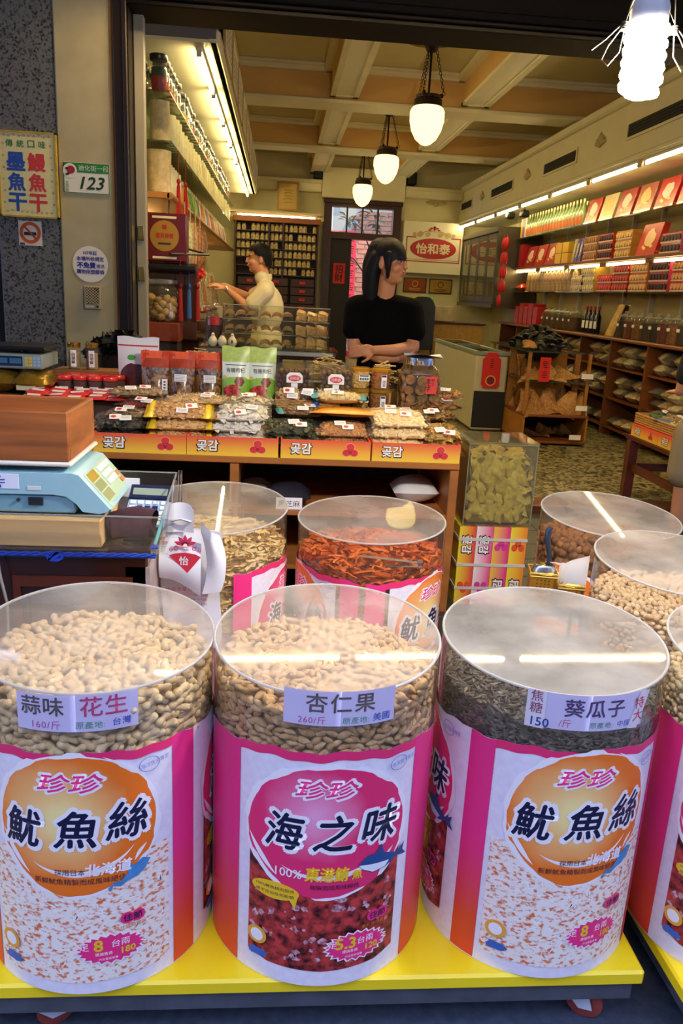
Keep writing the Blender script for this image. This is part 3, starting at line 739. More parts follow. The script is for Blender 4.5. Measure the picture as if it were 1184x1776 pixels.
    W(Flat().text('8' if kind == 'A' else '5.3', bx-.024, byy+.011, .027, bold=.03).text('180' if kind == 'A' else '120', bx+.035, byy-.009, .015, bold=.03), PYEL, 'lettering')
    jx, jy = bx+.045, byy+.067
    W(Flat().disc(jx-.011, jy, .014).disc(jx+.011, jy, .014), PPINK, 'pill'); W(Flat().text('佳節', jx, jy, .017, w=.038, bold=.02), NAVY, 'lettering'); W(Flat().text('南北貨時賣惠', jx-.005, jy-.021, .01), M('#d8761c', .5), 'lettering')
    W(Flat().disc(-.155 if kind == 'A' else -.142, .108, .023, .022), PORA, 'badge_ring'); W(Flat().disc(-.155 if kind == 'A' else -.142, .108, .015, .015), PWHITE, 'badge')
    W(Flat().poly(blob(-.15 if kind == 'A' else -.14, .066, .024, .011, .2, 30, 9)), M('#3a64b4', .5), 'blue_mark')
    f = Flat().ring(.146, .522, .02, .0215, 28, .75); W(f, M('#4b62b8', .5), 'logo_ring'); W(Flat().text('海洋魚天專家', .158, .523, w=.06, h=.011, rot=.12), M('#6f86cc', .5), 'lettering')
def sleeve(t, kind, rz, ztop, hgt=.565, plain=False, s_lo=-PI, s_hi=PI, drop=.05):
    n = 96; g = G(); vs = []; fs = []
    rs = random.Random(int(rz*1000)+3)
    for i in range(n+1):
        a = s_lo + (s_hi-s_lo)*i/n; z1 = hgt - drop*(1-math.cos(a))*.5 + .003*math.sin(a*9) + .002*math.sin(a*23); z0 = .001 if t else 0
        bul = .0012*math.sin(a*7+1)
        for q in range(5):
            zz = z0 + (z1-z0)*q/4; r = RB+.0012
            vs.append((r*math.sin(a), -r*math.cos(a), zz))
    for i in range(n):
        for q in range(4): fs.append((i*5+q, (i+1)*5+q, (i+1)*5+q+1, i*5+q+1))
    g.add(vs, fs); sl = g.build('label_sleeve', PAPER, t); sl.rotation_euler = (0, 0, rz)
    R_ = RB + .0012
    def band(s0, s1, mat, nm, z0=.004, zoff=0.0):
        f = Flat(); k = int((s1-s0)/.01)+1
        for i in range(k):
            a, b = s0+(s1-s0)*i/k, s0+(s1-s0)*(i+1)/k
            za, zb = [hgt - drop*(1-math.cos(x/R_))*.5 + .003*math.sin(x/R_*9) + .002*math.sin(x/R_*23) - zoff for x in (a, b)]
            f.poly([(a, z0 if z0 > 0 else za+z0), (b, z0 if z0 > 0 else zb+z0), (b, zb), (a, za)])
        f.wrap(nm, mat, sl, R_, .0009)
    w = .062 if kind == 'A' else .13
    band(.2, .2+w, STRIP, 'stripe'); band(-.2-w, -.2, STRIP, 'stripe')
    band(-.2, .2, M('#e8326f', .45), 'top_border', z0=-.02, zoff=-.0005)
    return sl
LIDM = CLEAR('#faf6f0', .24, .025, 1.05, '#fffaf2', mist=.12)
WALLM = CLEAR('#f6f2ec', .05, .06, 1.0, '#e8e2d8')
RIM = CLEAR('#e8e6e2', .75, .4, .6, '#dcdcdc')
LIDF = CLEAR('#faf6f0', .31, .025, 1.05, '#fffcf8', mist=.14)
def barrel(label, loc, H=HB, tilt=(0, .085), group='nut barrels', R=RB, lidm=None):
    t = T('barrel', label, 'barrel', loc, 0, group)
    n = 72; a_, b_ = tilt
    zt = lambda x, y: H + a_*x + b_*y
    g = G(); vs = []; fs = []
    for i in range(n):
        q = 2*PI*i/n; x, y = R*math.cos(q), R*math.sin(q); vs += [(x, y, .0), (x, y, zt(x, y)-.004)]
    for i in range(n): j = (i+1) % n; fs.append((2*i, 2*j, 2*j+1, 2*i+1))
    g.add(vs, fs); g.build('wall', WALLM, t)
    G().lathe([(R-.004, .002), (R-.004, .012)], 48).build('base', M('#8f8b86', .5), t)
    g = G(); ring = []
    vs = []; fs = []
    for zo in (-.006, 0.0):
        for i in range(n):
            q = 2*PI*i/n; x, y = (R-.0015)*math.cos(q), (R-.0015)*math.sin(q); vs.append((x, y, zt(x, y)+zo))
    fs = [tuple(range(n))[::-1], tuple(range(n, 2*n))]
    G().add(vs[n:], [tuple(range(n))]).build('lid', lidm or LIDM, t, False)
    pth = [(R*math.cos(2*PI*i/n), R*math.sin(2*PI*i/n), zt(R*math.cos(2*PI*i/n), R*math.sin(2*PI*i/n))-.002) for i in range(n+1)]
    G()  .tube(pth, .003, 8, False).build('rim', RIM, t)
    return t
def price_card(t, phi, z, w, h, texts, R=RB):
    c = Flat(); k = 16
    for i in range(k): c.rect(-w/2+w*i/k, -w/2+w*(i+1)/k, -h/2, h/2)
    o = c.wrap('price_card', M('#ded3f2', .4), t, R, .004, z); o.rotation_euler = (0, 0, phi)
    p = Flat(); p.rect(-w/2-.012, w/2+.03, -h/2-.006, h/2+.004); p.wrap('card_sleeve', CLEAR('#fbfbfb', .06, .05, 1.0), o, R, .0055, z)
    for j, (body, x, y, hh, hexc, bd, sp) in enumerate(texts):
        Flat().text(body, x, y, hh, bold=bd, spacing=sp).wrap('lettering', M(hexc, .5), o, R, .0046, z)
    return o
XB = [(-.369, 1.61), (.127, 1.617), (.638, 1.624)]
b1 = barrel('clear barrel of peanuts with orange fish label, its card reading 160', (*XB[0], .17), tilt=(-.03, .07))
sl = sleeve(b1, 'A', math.radians(0), 0); label_print(sl, 'A'); label_print(sl, 'B', .475)
price_card(b1, math.radians(3), .652, .225, .076, [('蒜味', -.062, .014, .038, '#4c3d3a', .015, 1.05), ('花生', .05, .014, .04, '#c8326c', .015, 1.05), ('160/斤', -.055, -.024, .018, '#c03a9c', 0, 1.1), ('原產地:', .025, -.024, .015, '#2f8f6a', 0, 1.1), ('台灣', .082, -.022, .016, '#2a4fb8', 0.01, 1.1)])
b2 = barrel('clear barrel of almonds with pink tuna label, its card reading 260', (*XB[1], .17), tilt=(.015, .086))
sl = sleeve(b2, 'B', math.radians(0), 0, drop=.08); label_print(sl, 'B')
price_card(b2, math.radians(3), .662, .222, .074, [('杏仁果', .0, .012, .04, '#5a4a48', .015, 1.15), ('260/斤', -.055, -.025, .017, '#c8328c', 0, 1.1), ('原產地:', .03, -.025, .015, '#2f8f6a', 0, 1.1), ('美國', .082, -.023, .017, '#2a4fb8', .01, 1.1)])
b3 = barrel('clear barrel of sunflower seeds with orange fish label, its card reading 150', (*XB[2], .17), tilt=(.012, .085), lidm=LIDF)
sl = sleeve(b3, 'A', math.radians(5), 0); label_print(sl, 'A'); label_print(sl, 'B', -.475)
pc = price_card(b3, math.radians(0), .652, .25, .078, [('葵瓜子', .01, .01, .038, '#4a2a62', .02, 1.1), ('/斤', -.048, -.024, .018, '#c03a6c', 0, 1), ('原產地:', .025, -.026, .014, '#2f8f6a', 0, 1.1), ('中國', .075, -.026, .014, '#2a4fb8', 0, 1.1)])
tg = Flat().rect(-.125, -.088, -.042, .04); tg.wrap('tag', M('#f0e8f0', .4), pc, RB, .005, .652)
Flat().text('焦糖', -.106, .015, .024, vertical=True).wrap('lettering', M('#8a2f52', .5), pc, RB, .0056, .652); Flat().text('150', -.096, -.028, .019, bold=.01).wrap('lettering', M('#1d3a8f', .5), pc, RB, .0056, .652)
Flat().poly([(.085, -.04), (.112, -.044), (.138, .036), (.11, .04)]).wrap('tag', M('#f0e8f0', .4), pc, RB, .005, .652)
Flat().text('特大', .11, .0, .026, vertical=True, shear=0).wrap('lettering', M('#b81f3c', .5), pc, RB, .0056, .652)

PEA = nut_mat('#ecdcb4', '#bf9f6c'); ALM = nut_mat('#e0c090', '#a07a4c', .6, .5, 500); SUN = nut_mat('#8d8578', '#201c1c', .45, .2); PIS = nut_mat('#eddcbc', '#c09f72', .5, .2); WAL = nut_mat('#a5703c', '#5f3a1c', .6, .6, 140)
barrel_fill('peanut', 'unshelled peanut in the barrel priced 160', 'peanuts in the barrel', 'peanut', peanut_g, PEA, 1, (*XB[0], .17), RB, .52, .65, .026, .0165, heap='mass of unshelled peanuts filling the barrel priced 160')
barrel_fill('almond', 'shelled tan almond in the barrel priced 260', 'almonds in the barrel', 'almond', almond_g, ALM, 1, (*XB[1], .17), RB, .5, .645, .0205, .0135, heap='mass of tan almonds filling the barrel priced 260')
barrel_fill('sunflower_seed', 'dark striped sunflower seed in the barrel priced 150', 'sunflower seeds in the barrel', 'seed', seed_g, SUN, 1, (*XB[2], .17), RB, .5, .615, .0095, .0065, heap='mass of dark sunflower seeds filling the barrel priced 150', lay=1.0)

# back row: shredded squid
def shreds(n, R, z0, z1, seed, wid=.006, ln=.07):
    rs = random.Random(seed); g = G()
    for i in range(n):
        side = rs.random() < .5
        if side:
            a = rs.uniform(-1.9, 1.9); r = R - rs.uniform(.006, .02); p = Vector((r*math.sin(a), -r*math.cos(a), rs.uniform(z0, z1))); d = Vector((math.cos(a), math.sin(a), rs.uniform(-.5, .5)))
        else:
            a = rs.uniform(0, 6.28); r = (R-.02)*math.sqrt(rs.random()); p = Vector((r*math.sin(a), -r*math.cos(a), z1 + rs.uniform(-.015, .03)*(1-.6*r/R))); b = rs.uniform(0, 6.28); d = Vector((math.cos(b), math.sin(b), rs.uniform(-.25, .25)))
        d.normalize(); L = rs.uniform(.4, 1)*ln; up = Vector((rs.uniform(-1, 1), rs.uniform(-1, 1), rs.uniform(-1, 1))); c = d.cross(up).normalized()*wid*rs.uniform(.4, 1)
        cu = up*rs.uniform(-.012, .012); pts = []
        for k in range(4):
            q = p + d*L*(k/3-.5) + cu*math.sin(PI*k/3) + Vector((rs.uniform(-1, 1), rs.uniform(-1, 1), rs.uniform(-1, 1)))*.003
            rad = math.hypot(q.x, q.y)
            if rad > R-.005: q.x *= (R-.005)/rad; q.y *= (R-.005)/rad
            pts += [q-c, q+c]
        g.add(pts, [(0, 1, 3, 2), (2, 3, 5, 4), (4, 5, 7, 6)])
    return g
b4 = barrel('clear barrel of pale dried squid shreds behind the carrier bags', (-.2, 2.58, .19), tilt=(.03, .1), group='squid barrels')
sl = sleeve(b4, 'A', math.radians(80), 0, s_lo=-1.0, s_hi=1.2); label_print(sl, 'B')
stuff(tag(shreds(2600, RB, .36, .6, 4).lathe([(RB-.022, .3), (RB-.022, .58)], 32).build('pale_squid_shreds', nut_mat('#f0dfae', '#d8b878', .55)), 'heap of pale yellow dried squid shreds in the barrel behind the carrier bags', 'dried squid')).location = (-.2, 2.58, .19)
G().lathe([(RB-.012, .02), (RB-.012, .35)], 40).build('liner', M('#b98a98', .5), b4)
b5 = barrel('clear barrel of orange spicy squid shreds with metal tongs inside', (.33, 2.56, .18), H=.70, tilt=(.015, .055), group='squid barrels')
sl = sleeve(b5, 'A', math.radians(-74), 0, s_lo=-1.2, s_hi=.75); label_print(sl, 'A')
sl = sleeve(b5, 'A', math.radians(52), 0, s_lo=-.75, s_hi=1.2); label_print(sl, 'A')
for z, (h1, h2), seed in ((.0, ('#e0701c', '#8f2a0c'), 8),):
    stuff(tag(shreds(3000, RB, .36, .59, seed).lathe([(RB-.022, .3), (RB-.022, .57)], 32).build('orange_squid_shreds', nut_mat(h1, h2, .45)), 'heap of glossy orange squid shreds in the barrel with metal tongs', 'dried squid')).location = (.33, 2.56, .18)
G().lathe([(RB-.012, .02), (RB-.012, .35)], 40).build('liner', M('#b07f88', .5), b5)
tg = T('tongs', 'steel food tongs lying on the orange squid shreds', 'tongs', (.37, 2.36, .79), math.radians(-8))
for s in (-1, 1):
    G().grid(lambda u, v: (-.1+u*.2, (v-.5)*.016 + s*.006*u, s*(.004+.012*(1-u)) + .004*math.cos((v-.5)*3)), 8, 2).build('arm', STEEL, tg)
G().cbox(.085, .105, -.01, .01, -.012, .012, .003).build('hinge', CHROME, tg)

# right-hand barrels
b6 = barrel('clear barrel of brown walnuts behind the gold tins', (1.225, 2.72, .16), H=.715, tilt=(-.02, .09), group='nut barrels', lidm=LIDF)
sl = sleeve(b6, 'A', math.radians(-55), 0, hgt=.52, s_lo=-1.0, s_hi=1.0); label_print(sl, 'A')
barrel_fill('walnut', 'round brown walnut in the barrel behind the gold tins', 'walnuts in the barrel', 'walnut', walnut_g, WAL, 1, (1.225, 2.72, .16), RB, .4, .62, .034, .028, ind=220, heap='mass of brown walnuts at the back of the barrel behind the gold tins')
b7 = barrel('clear barrel of pistachios beside the gold tins', (1.22, 2.185, .16), H=.715, tilt=(-.02, .09), group='nut barrels', lidm=LIDF)
sl = sleeve(b7, 'A', math.radians(30), 0, hgt=.36); 
barrel_fill('pistachio', 'pale shelled pistachio in the barrel beside the gold tins', 'pistachios in the barrel', 'pistachio', pist_g, PIS, 1, (1.22, 2.185, .16), RB, .36, .6, .0195, .015, heap='mass of pale pistachios at the back of the barrel beside the gold tins')
b8 = barrel('clear barrel with pink tuna label alone on the second yellow trolley', (1.15, 1.56, .17), tilt=(-.01, .09), group='nut barrels', lidm=LIDF)
sl = sleeve(b8, 'B', math.radians(-28), 0); label_print(sl, 'B')
barrel_fill('cashew', 'pale cashew in the barrel on the second trolley', 'cashews in the barrel', 'cashew', pist_g, nut_mat('#e6d8b4', '#c0a87a'), 1, (1.15, 1.56, .17), RB, .5, .63, .0195, .015, ind=60, heap='mass of pale cashews filling the barrel on the second trolley')

# trolleys
YEL = M('#f5d81c', .35, var=.06, vscale=5)
FRAME = M('#4a4e58', .5, var=.25, vscale=18)
def trolley(label, loc, w, d, rz, cast):
    t = T('trolley', label, 'trolley', loc, rz)
    g = G().cbox(0, w, 0, d, .132, .17, .006); g.build('deck', YEL, t)
    g = G().box(.02, w-.02, .012, .05, .085, .132).box(.02, w-.02, d-.05, d-.012, .085, .132).box(.02, .06, .05, d-.05, .085, .132).box(w-.06, w-.02, .05, d-.05, .085, .132); g.build('frame', FRAME, t, False)
    for x, y, a in cast:
        c = G().cbox(x-.045, x+.045, y-.035, y+.035, .08, .086, .002)
        for s in (-1, 1):
            m = Matrix.Translation((x, y, 0)) @ Euler((0, 0, a)).to_matrix().to_4x4()
            c.add([(-.03, s*.02, .082), (.035, s*.02, .082), (.05, s*.02, .035), (.02, s*.02, .03), (-.03, s*.023, .082), (.035, s*.023, .082), (.05, s*.023, .035), (.02, s*.023, .03)], [(0,1,2,3), (4,5,6,7), (0,1,5,4), (1,2,6,5), (2,3,7,6), (3,0,4,7)], m)
        co = c.build('caster', M('#c9d2e2', .4, metal=.2), t, False)
        m = Matrix.Translation((x, y, 0)) @ Euler((0, 0, a)).to_matrix().to_4x4() @ Matrix.Translation((.03, 0, .042)) @ Euler((PI/2, 0, 0)).to_matrix().to_4x4()
        G().lathe([(.012, -.014), (.034, -.015), (.0415, -.012), (.0415, .012), (.034, .015), (.012, .014)], 20, m).build('wheel', M('#8a3a34', .5), co)
    return t
trolley('yellow topped trolley under the peanut, almond and sunflower barrels', (-1.2, 1.388, 0), 2.06, .56, 0, [(.72, .06, .4), (1.93, .07, -.5), (1.86, .45, .3), (.2, .45, 0)])
trolley('yellow topped trolley under the lone pink labelled barrel', (.925, 1.32, 0), .95, .56, math.radians(1.5), [(.1, .45, .6), (.85, .1, 0), (.12, .1, -2.4), (.85, .45, 1.0)])
dk = T('plank_platform', 'low dark plank platform under the two squid barrels', 'platform', (-.47, 2.28, .15))
for k in range(4): G().cbox(0, 1.1, k*.145, k*.145+.135, .012, .03, .003).build('plank', M('#3b2a20', .6, var=.3), dk)
for x in (.08, 1.0): G().box(x, x+.05, 0, .57, 0, .012).build('batten', M('#2b1f18', .6), dk, False)
# ------------------------------------------------------------------ till corner: cabinet, tray, scale
CABW = M('#3a160c', .3, var=.4, vscale=7, stretch=(.3, 1, 1), coat=.4)
t = T('wooden_cabinet', 'dark reddish wooden cabinet with raised panel and blue rope round its top', 'cabinet', (-.98, 2.1, .15))
G().cbox(0, .64, 0, .23, 0, .73, .006).build('body', CABW, t)
G().cbox(-.01, .65, -.012, .24, .73, .757, .006).build('top', CABW, t)
pd = G().box(.28, .6, -.008, 0, .64, .67).box(.28, .6, -.008, 0, .1, .13).box(.28, .3, -.008, 0, .13, .64).box(.58, .6, -.008, 0, .13, .64).build('panel_moulding', M('#5a2614', .3), t, False)
G().cbox(.32, .56, -.006, 0, .15, .62, .004).build('door_panel', M('#42170d', .3, var=.3, vscale=8), t)
G().box(.58, .645, 0, .225, .05, .7).build('side_sheet', M('#b09a94', .3, var=.3, vscale=15), t, False)
g = G()
for k in range(3): g.tube([(-.02+.685*i/24, -.018+.003*math.sin(i*2.1+k*2.1), .735+.005*math.cos(i*2.1+k*2.1)+.004*i/24) for i in range(25)], .0045, 5)
for i in range(3): g.tube([(.40+.02*math.cos(q)*(1-.2*i), -.024, .735+.012*math.sin(q+i)) for q in [2*PI*j/10 for j in range(11)]], .005, 5)
g.build('rope', M('#1f49c8', .6), t)
tag(G().tube([(-.99, 2.085, .9), (-.975, 2.06, .83), (-.965, 2.07, .75), (-.97, 2.075, .6)], .004, 6).build('power_cable', M('#8a867c', .5)), 'grey power cable hanging beside the wooden cabinet', 'cable').location = (.255, 0, 0)

t = T('acrylic_tray', 'clear acrylic tray holding the scale, calculator and folded cloth', 'tray', (-1.0, 2.04, .908))
G().box(0, .71, 0, .32, 0, .006).build('base', ACRYL, t, False)
EDGE = CLEAR('#e6ecec', .35, .1, 1.0, '#dfe6e8')
for nm, a in (('front_wall', (0, .71, 0, .005, .006, .1)), ('back_wall', (0, .71, .315, .32, .006, .15))):
    w_ = G().box(*a).build(nm, ACRYL, t, False); G().box(a[0], a[1], a[2]-.0005, a[3]+.0005, a[5], a[5]+.003).build('edge', EDGE, w_, False)
w_ = G().add([(.705, 0, .006), (.705, .32, .006), (.705, .32, .15), (.705, .0, .1), (.71, 0, .006), (.71, .32, .006), (.71, .32, .15), (.71, .0, .1)], [(0,1,2,3), (4,5,6,7), (0,1,5,4), (1,2,6,5), (2,3,7,6), (3,0,4,7)]).build('side_wall', ACRYL, t, False)
G().tube([(.7075, 0, .1), (.7075, .32, .15)], .003, 6).build('edge', EDGE, w_)
t2 = tag(G().cbox(-.95, -.455, 2.065, 2.33, .914, .99, .003).build('wooden_riser', M('#dcb27a', .5, var=.2, vscale=8, stretch=(.2, 1, 2))), 'pale wooden block under the scale inside the acrylic tray', 'wood block')

BLUE_S = M('#93bcc6', .35, var=.03)
t = T('counter_scale', 'light blue counter scale with sloped display panel facing the calculator', 'scale', (0, 2.085, 0))
prof = [(-.9, 1.049), (-.579, 1.052), (-.545, 1.047), (-.518, 1.026), (-.503, 1.005), (-.46, 1.0), (-.437, 1.006), (-.43, 1.014), (-.51, 1.108), (-.53, 1.113), (-.9, 1.108)]
g = G(); n = len(prof)
for yy, s in ((0, 0), (.008, .006), (.292, .006), (.3, 0)): pass
vs = []; ys = (0, .01, .29, .3); cx_, cz_ = -.66, 1.06
for q, yy in enumerate(ys):
    k = .96 if q in (0, 3) else 1
    vs += [(cx_+(x-cx_)*(.985 if k < 1 else 1), yy, cz_+(z-cz_)*k) for x, z in prof]
fs = [tuple(range(n)), tuple(range(3*n, 4*n))[::-1]] + [(q*n+i, q*n+(i+1) % n, (q+1)*n+(i+1) % n, (q+1)*n+i) for q in range(3) for i in range(n)]
g.add(vs, fs); g.build('housing', BLUE_S, t)
G().cbox(-.9, -.525, .006, .294, 1.0, 1.05, .004).build('lower_housing', M('#6f98a5', .4), t)
for x in (-.88, -.56):
    for y in (.03, .27): G().cyl((x, y, .99), (x, y, 1.002), .014, n=12).build('foot', BLACK, t)
# display on the slope
a = Vector((-.51, 0, 1.108)); b_ = Vector((-.432, 0, 1.016)); dd = (b_-a).normalized(); nn = Vector((-dd.z, 0, dd.x)); nn = nn if nn.z > 0 else -nn
Ms = Matrix(((0, dd.x, nn.x, a.x), (1, 0, 0, 0), (0, dd.z, nn.z, a.z), (0, 0, 0, 1)))     # (along depth, down the slope, out)
pl = Flat().rect(.02, .28, .008, .112).build('display_panel', M('#a9c0a0', .35), t, Ms, .001)
for k in range(3): Flat().rect(.035, .115, .012+k*.032, .04+k*.032).build('lcd', M('#a88a3a' if k == 0 else '#8f9468', .2), pl, Ms, .0018)
for i in range(5):
    for j in range(3):
        if (i, j) in ((4, 2), (4, 1)): continue
        kk = G().cbox(.14+i*.026, .16+i*.026, .016+j*.022, .032+j*.022, .001, .005, .001, Ms); kk.build('key', M('#e8efe6', .4), pl)
for j in range(2): G().cbox(.245, .268, .06+j*.022, .076+j*.022, .001, .005, .001, Ms).build('key', M('#d8783c', .4), pl)
G().cbox(-.745, -.665, -.0015, 0, 1.065, 1.105, .0005).build('sticker', M('#d5d9ea', .4), t)
Flat().rect(-.74, -.71, 1.068, 1.076).rect(-.74, -.7, 1.08, 1.083).rect(-.74, -.7, 1.088, 1.091).rect(-.74, -.71, 1.096, 1.1).build('sticker_print', M('#2a4a9a', .5), t, FRONT, .0022)
stk = G().cbox(-.645, -.61, -.0015, .001, 1.063, 1.074, .0005).build('rating_label', M('#c9cfc8', .4), t)
G().cbox(-.645, -.607, .001, .01, 1.022, 1.043, .001).build('power_inlet', M('#1a2226', .4), t)
G().cyl((-.67, 0, 1.035), (-.67, .008, 1.035), .005, n=10).build('screw', M('#2a3236', .5), t)
G().cyl((-.72, .15, 1.1), (-.72, .15, 1.13), .03, n=14).cyl((-.56, .06, 1.105), (-.56, .06, 1.13), .014, n=10).cyl((-.56, .25, 1.105), (-.56, .25, 1.13), .014, n=10).build('pan_support', M('#5d7c88', .4), t)
G().cbox(-.92, -.528, -.006, .31, 1.128, 1.14, .004).build('pan', M('#d9d6cc', .35), t)

WOODB = M('#9c5a2a', .45, var=.5, vscale=9, stretch=(.25, .6, 3.5), bump=.08, bscale=50)
t = T('wooden_box', 'open brown wooden box standing on the scale pan', 'box', (-.535, 2.085, 1.14))
L_, D_, H_ = .36, .3, .13
G().cbox(-L_, 0, 0, .014, 0, H_, .003).build('front_board', WOODB, t); G().cbox(-L_, 0, D_-.014, D_, 0, H_, .003).build('back_board', WOODB, t)
G().cbox(-.014, 0, .014, D_-.014, 0, H_, .003).build('side_board', WOODB, t); G().cbox(-L_, -L_+.014, .014, D_-.014, 0, H_, .003).build('side_board', WOODB, t)
G().box(-L_+.014, -.014, .014, D_-.014, .002, .01).build('bottom_board', WOODB, t, False)

t = T('calculator', 'dark blue desk calculator leaning in the tray beside the scale', 'calculator', (-.365, 2.205, .921)); t.rotation_euler = (math.radians(38), 0, math.radians(-4))
G().cbox(-.062, .062, 0, .155, 0, .016, .004).build('case', M('#26365e', .35), t)
G().cbox(-.06, .06, .1, .153, .016, .022, .003).build('screen_bezel', M('#1c2748', .3), t)
G().box(-.05, .05, .113, .138, .022, .0226).build('screen', M('#8f9a8c', .2), t, False)
G().cbox(-.058, .058, .004, .098, .016, .0185, .002).build('keypad', M('#a9bdd4', .4), t)
for i in range(5):
    for j in range(5): G().cbox(-.052+i*.022, -.036+i*.022, .008+j*.018, .021+j*.018, .0185, .0225, .001).build('key', M('#1b2a5c' if 0 < i < 4 and j < 4 else '#e6edf2', .35), t)
t = T('folded_cloth', 'rolled dark purple cloth in the acrylic tray under the calculator', 'cloth', (-.385, 2.1, .914))
def roll(u, v):
    a = 2*PI*v; r = 1 + .12*math.sin(3*a+u*4); x = -.06+.12*u
    return (x + .006*math.sin(a*2), .038*r*math.cos(a)+.045, .042+.04*r*math.sin(a) + .012*math.sin(PI*u))
G().grid(roll, 10, 20).build('roll', M('#3d1c26', .9, var=.3, vscale=60, bump=.3, bscale=300), t)
sp = []
for i in range(30): a = i*.45; r = .036*(1-i/34); sp.append((-.0615, .045+r*math.cos(a), .042+r*math.sin(a)))
G().tube([(p[0]+.0, p[1], p[2]) for p in sp], .004, 5).build('fold', M('#2a1219', .9), t)
g = G().grid(lambda u, v: (-.05+.1*u, .005-.004*math.sin(PI*v), .02+.05*v), 4, 4); g.build('front_fold', M('#4a2430', .9, var=.3, vscale=80), t)
tag(G().cyl((-.318, 2.09, .92), (-.3, 2.12, .985), .005, n=8).cyl((-.3, 2.12, .985), (-.297, 2.125, .995), .0055, n=8).build('marker_pen', M('#6fc0c8', .4)), 'pale turquoise marker pen leaning in the tray corner', 'pen')
tag(G().cyl((-.322, 2.055, .922), (-.305, 2.055, .925), .006, n=8).build('pen_cap', M('#2a52d8', .4)), 'small blue pen cap lying in the tray corner', 'pen cap')
rc = tag(G().box(-.46, -.40, 2.25, 2.345, .916, .918).add([(-.46, 2.345, .916), (-.40, 2.345, .916), (-.40, 2.352, 1.04), (-.46, 2.352, 1.04), (-.46, 2.347, .916), (-.40, 2.347, .916), (-.40, 2.354, 1.04), (-.46, 2.354, 1.04)], [(0,1,2,3), (4,5,6,7), (0,1,5,4), (2,3,7,6), (1,2,6,5), (0,3,7,4)]).build('paper_slip', M('#dfe2ea', .5), None, False), 'white paper slip standing in the tray behind the calculator', 'paper')

# white carrier bags on a wire hook at the tray corner
hk = tag(G().tube([(-.288, 2.375, 1.03), (-.287, 2.368, 1.064), (-.285, 2.352, 1.066), (-.283, 2.335, 1.05), (-.281, 2.315, .975), (-.275, 2.3, .958), (-.27, 2.298, .972)], .0022, 6).tube([(-.279, 2.375, 1.03), (-.278, 2.366, 1.064), (-.277, 2.352, 1.066), (-.276, 2.335, 1.05), (-.272, 2.315, .975), (-.268, 2.3, .958)], .0022, 6).build('wire_hook', CHROME), 'bent wire hook over the tray rim holding carrier bags', 'hook')
t = T('carrier_bags', 'stack of white plastic carrier bags with red print hung on wire hook', 'plastic bags', (-.24, 2.30, .6))
BAGW = M('#e8e8ee', .45, var=.03, bump=.25, bscale=12)
def sheet(off, x0, x1, z0, z1, wob):
    return lambda u, v: (x0+(x1-x0)*u + .004*math.sin(9*v+wob), off - .05*0 + .006*math.sin(7*u+wob)*math.sin(5*v) + .01*math.sin(PI*u), z0+(z1-z0)*v - .05*(u*(1-v)))
for k in range(3):
    g = G().grid(sheet(-.02+k*.012, -.088+.004*k, .088-.002*k, -.03+.012*k, .30, k), 10, 14); g.build('bag_sheet', BAGW, t)
# folded-over tops: neck with handle and two draped flaps
g = G().grid(lambda u, v: (-.068+.068*2*u*.56 + .0*v, -.034+.01*math.sin(PI*u), .30+.09*v - (.02*abs(2*u-1)**4 if v > .9 else 0)), 8, 6); g.build('handle', BAGW, t)
g = G().tube([(-.06, -.036, .335), (-.03, -.04, .345), (.0, -.036, .335)], .004, 5); g.build('fold_line', M('#c9c9d4', .5), t)
for k in range(5):
    o_ = .004*k
    g = G().grid(lambda u, v: (-.088 + .12*u + .0*v, -.05 - o_ - .012*math.sin(PI*v), .28 - .085*v - (.05*u)*v*1.0 - o_*1.5 + .01*math.sin(4*u)), 8, 8); g.build('flap', BAGW, t)
    g = G().grid(lambda u, v: (.03 + .055*u + .02*math.sin(PI*v*.9), -.05 - o_ - .02*math.sin(PI*u)*(1-v), .34 - .04*u - .2*v + .05*u*v - o_*1.2), 8, 8); g.build('flap', BAGW, t)
RINK = M('#c8325e', .5)
fr_ = front_at(-.012, -.078, .225)
f = Flat().poly([(-.046, .02), (-.03, .026), (.0, .029), (.03, .024), (.045, .016), (.022, -.014), (.006, -.034)]); f.build('oval_print', M('#cf3048', .5), t, fr_)
Flat().text('怡', -.004, .004, .026, bold=.02).build('lettering', BAGW, t, fr_, .0008)
f = Flat()
for a_ in (.35, .95, 1.57, 2.19, 2.79):
    c1, s1_ = math.cos(a_), math.sin(a_); f.poly([(.006*c1-.004*s1_, .05+.006*s1_+.004*c1), (.022*c1-.006*s1_, .05+.022*s1_+.006*c1), (.034*c1, .05+.034*s1_), (.022*c1+.006*s1_, .05+.022*s1_-.006*c1), (.006*c1+.004*s1_, .05+.006*s1_-.004*c1)])
for sx in (-1, 1): f.ring(sx*.026, .041, .0045, .0065, 14).ring(sx*.041, .036, .003, .005, 12); arc(f, sx*.018, .036, .03, .012, .2, 2.9, .002)
f.build('crest_print', RINK, t, fr_)
f = Flat().text('怡泰本草有限公司', 0, .036, w=.125, h=.014).text('台北市迪化街一段123號', 0, .018, w=.125, h=.009).text('電話:(02)2558-1725', 0, .003, w=.12, h=.009).text('傳真:(02)2555-2495', 0, -.012, w=.12, h=.009).text('網址: www.iwatai.com', 0, -.027, w=.115, h=.008)
f.build('lettering', RINK, t, front_at(-.012, -.034, .088))
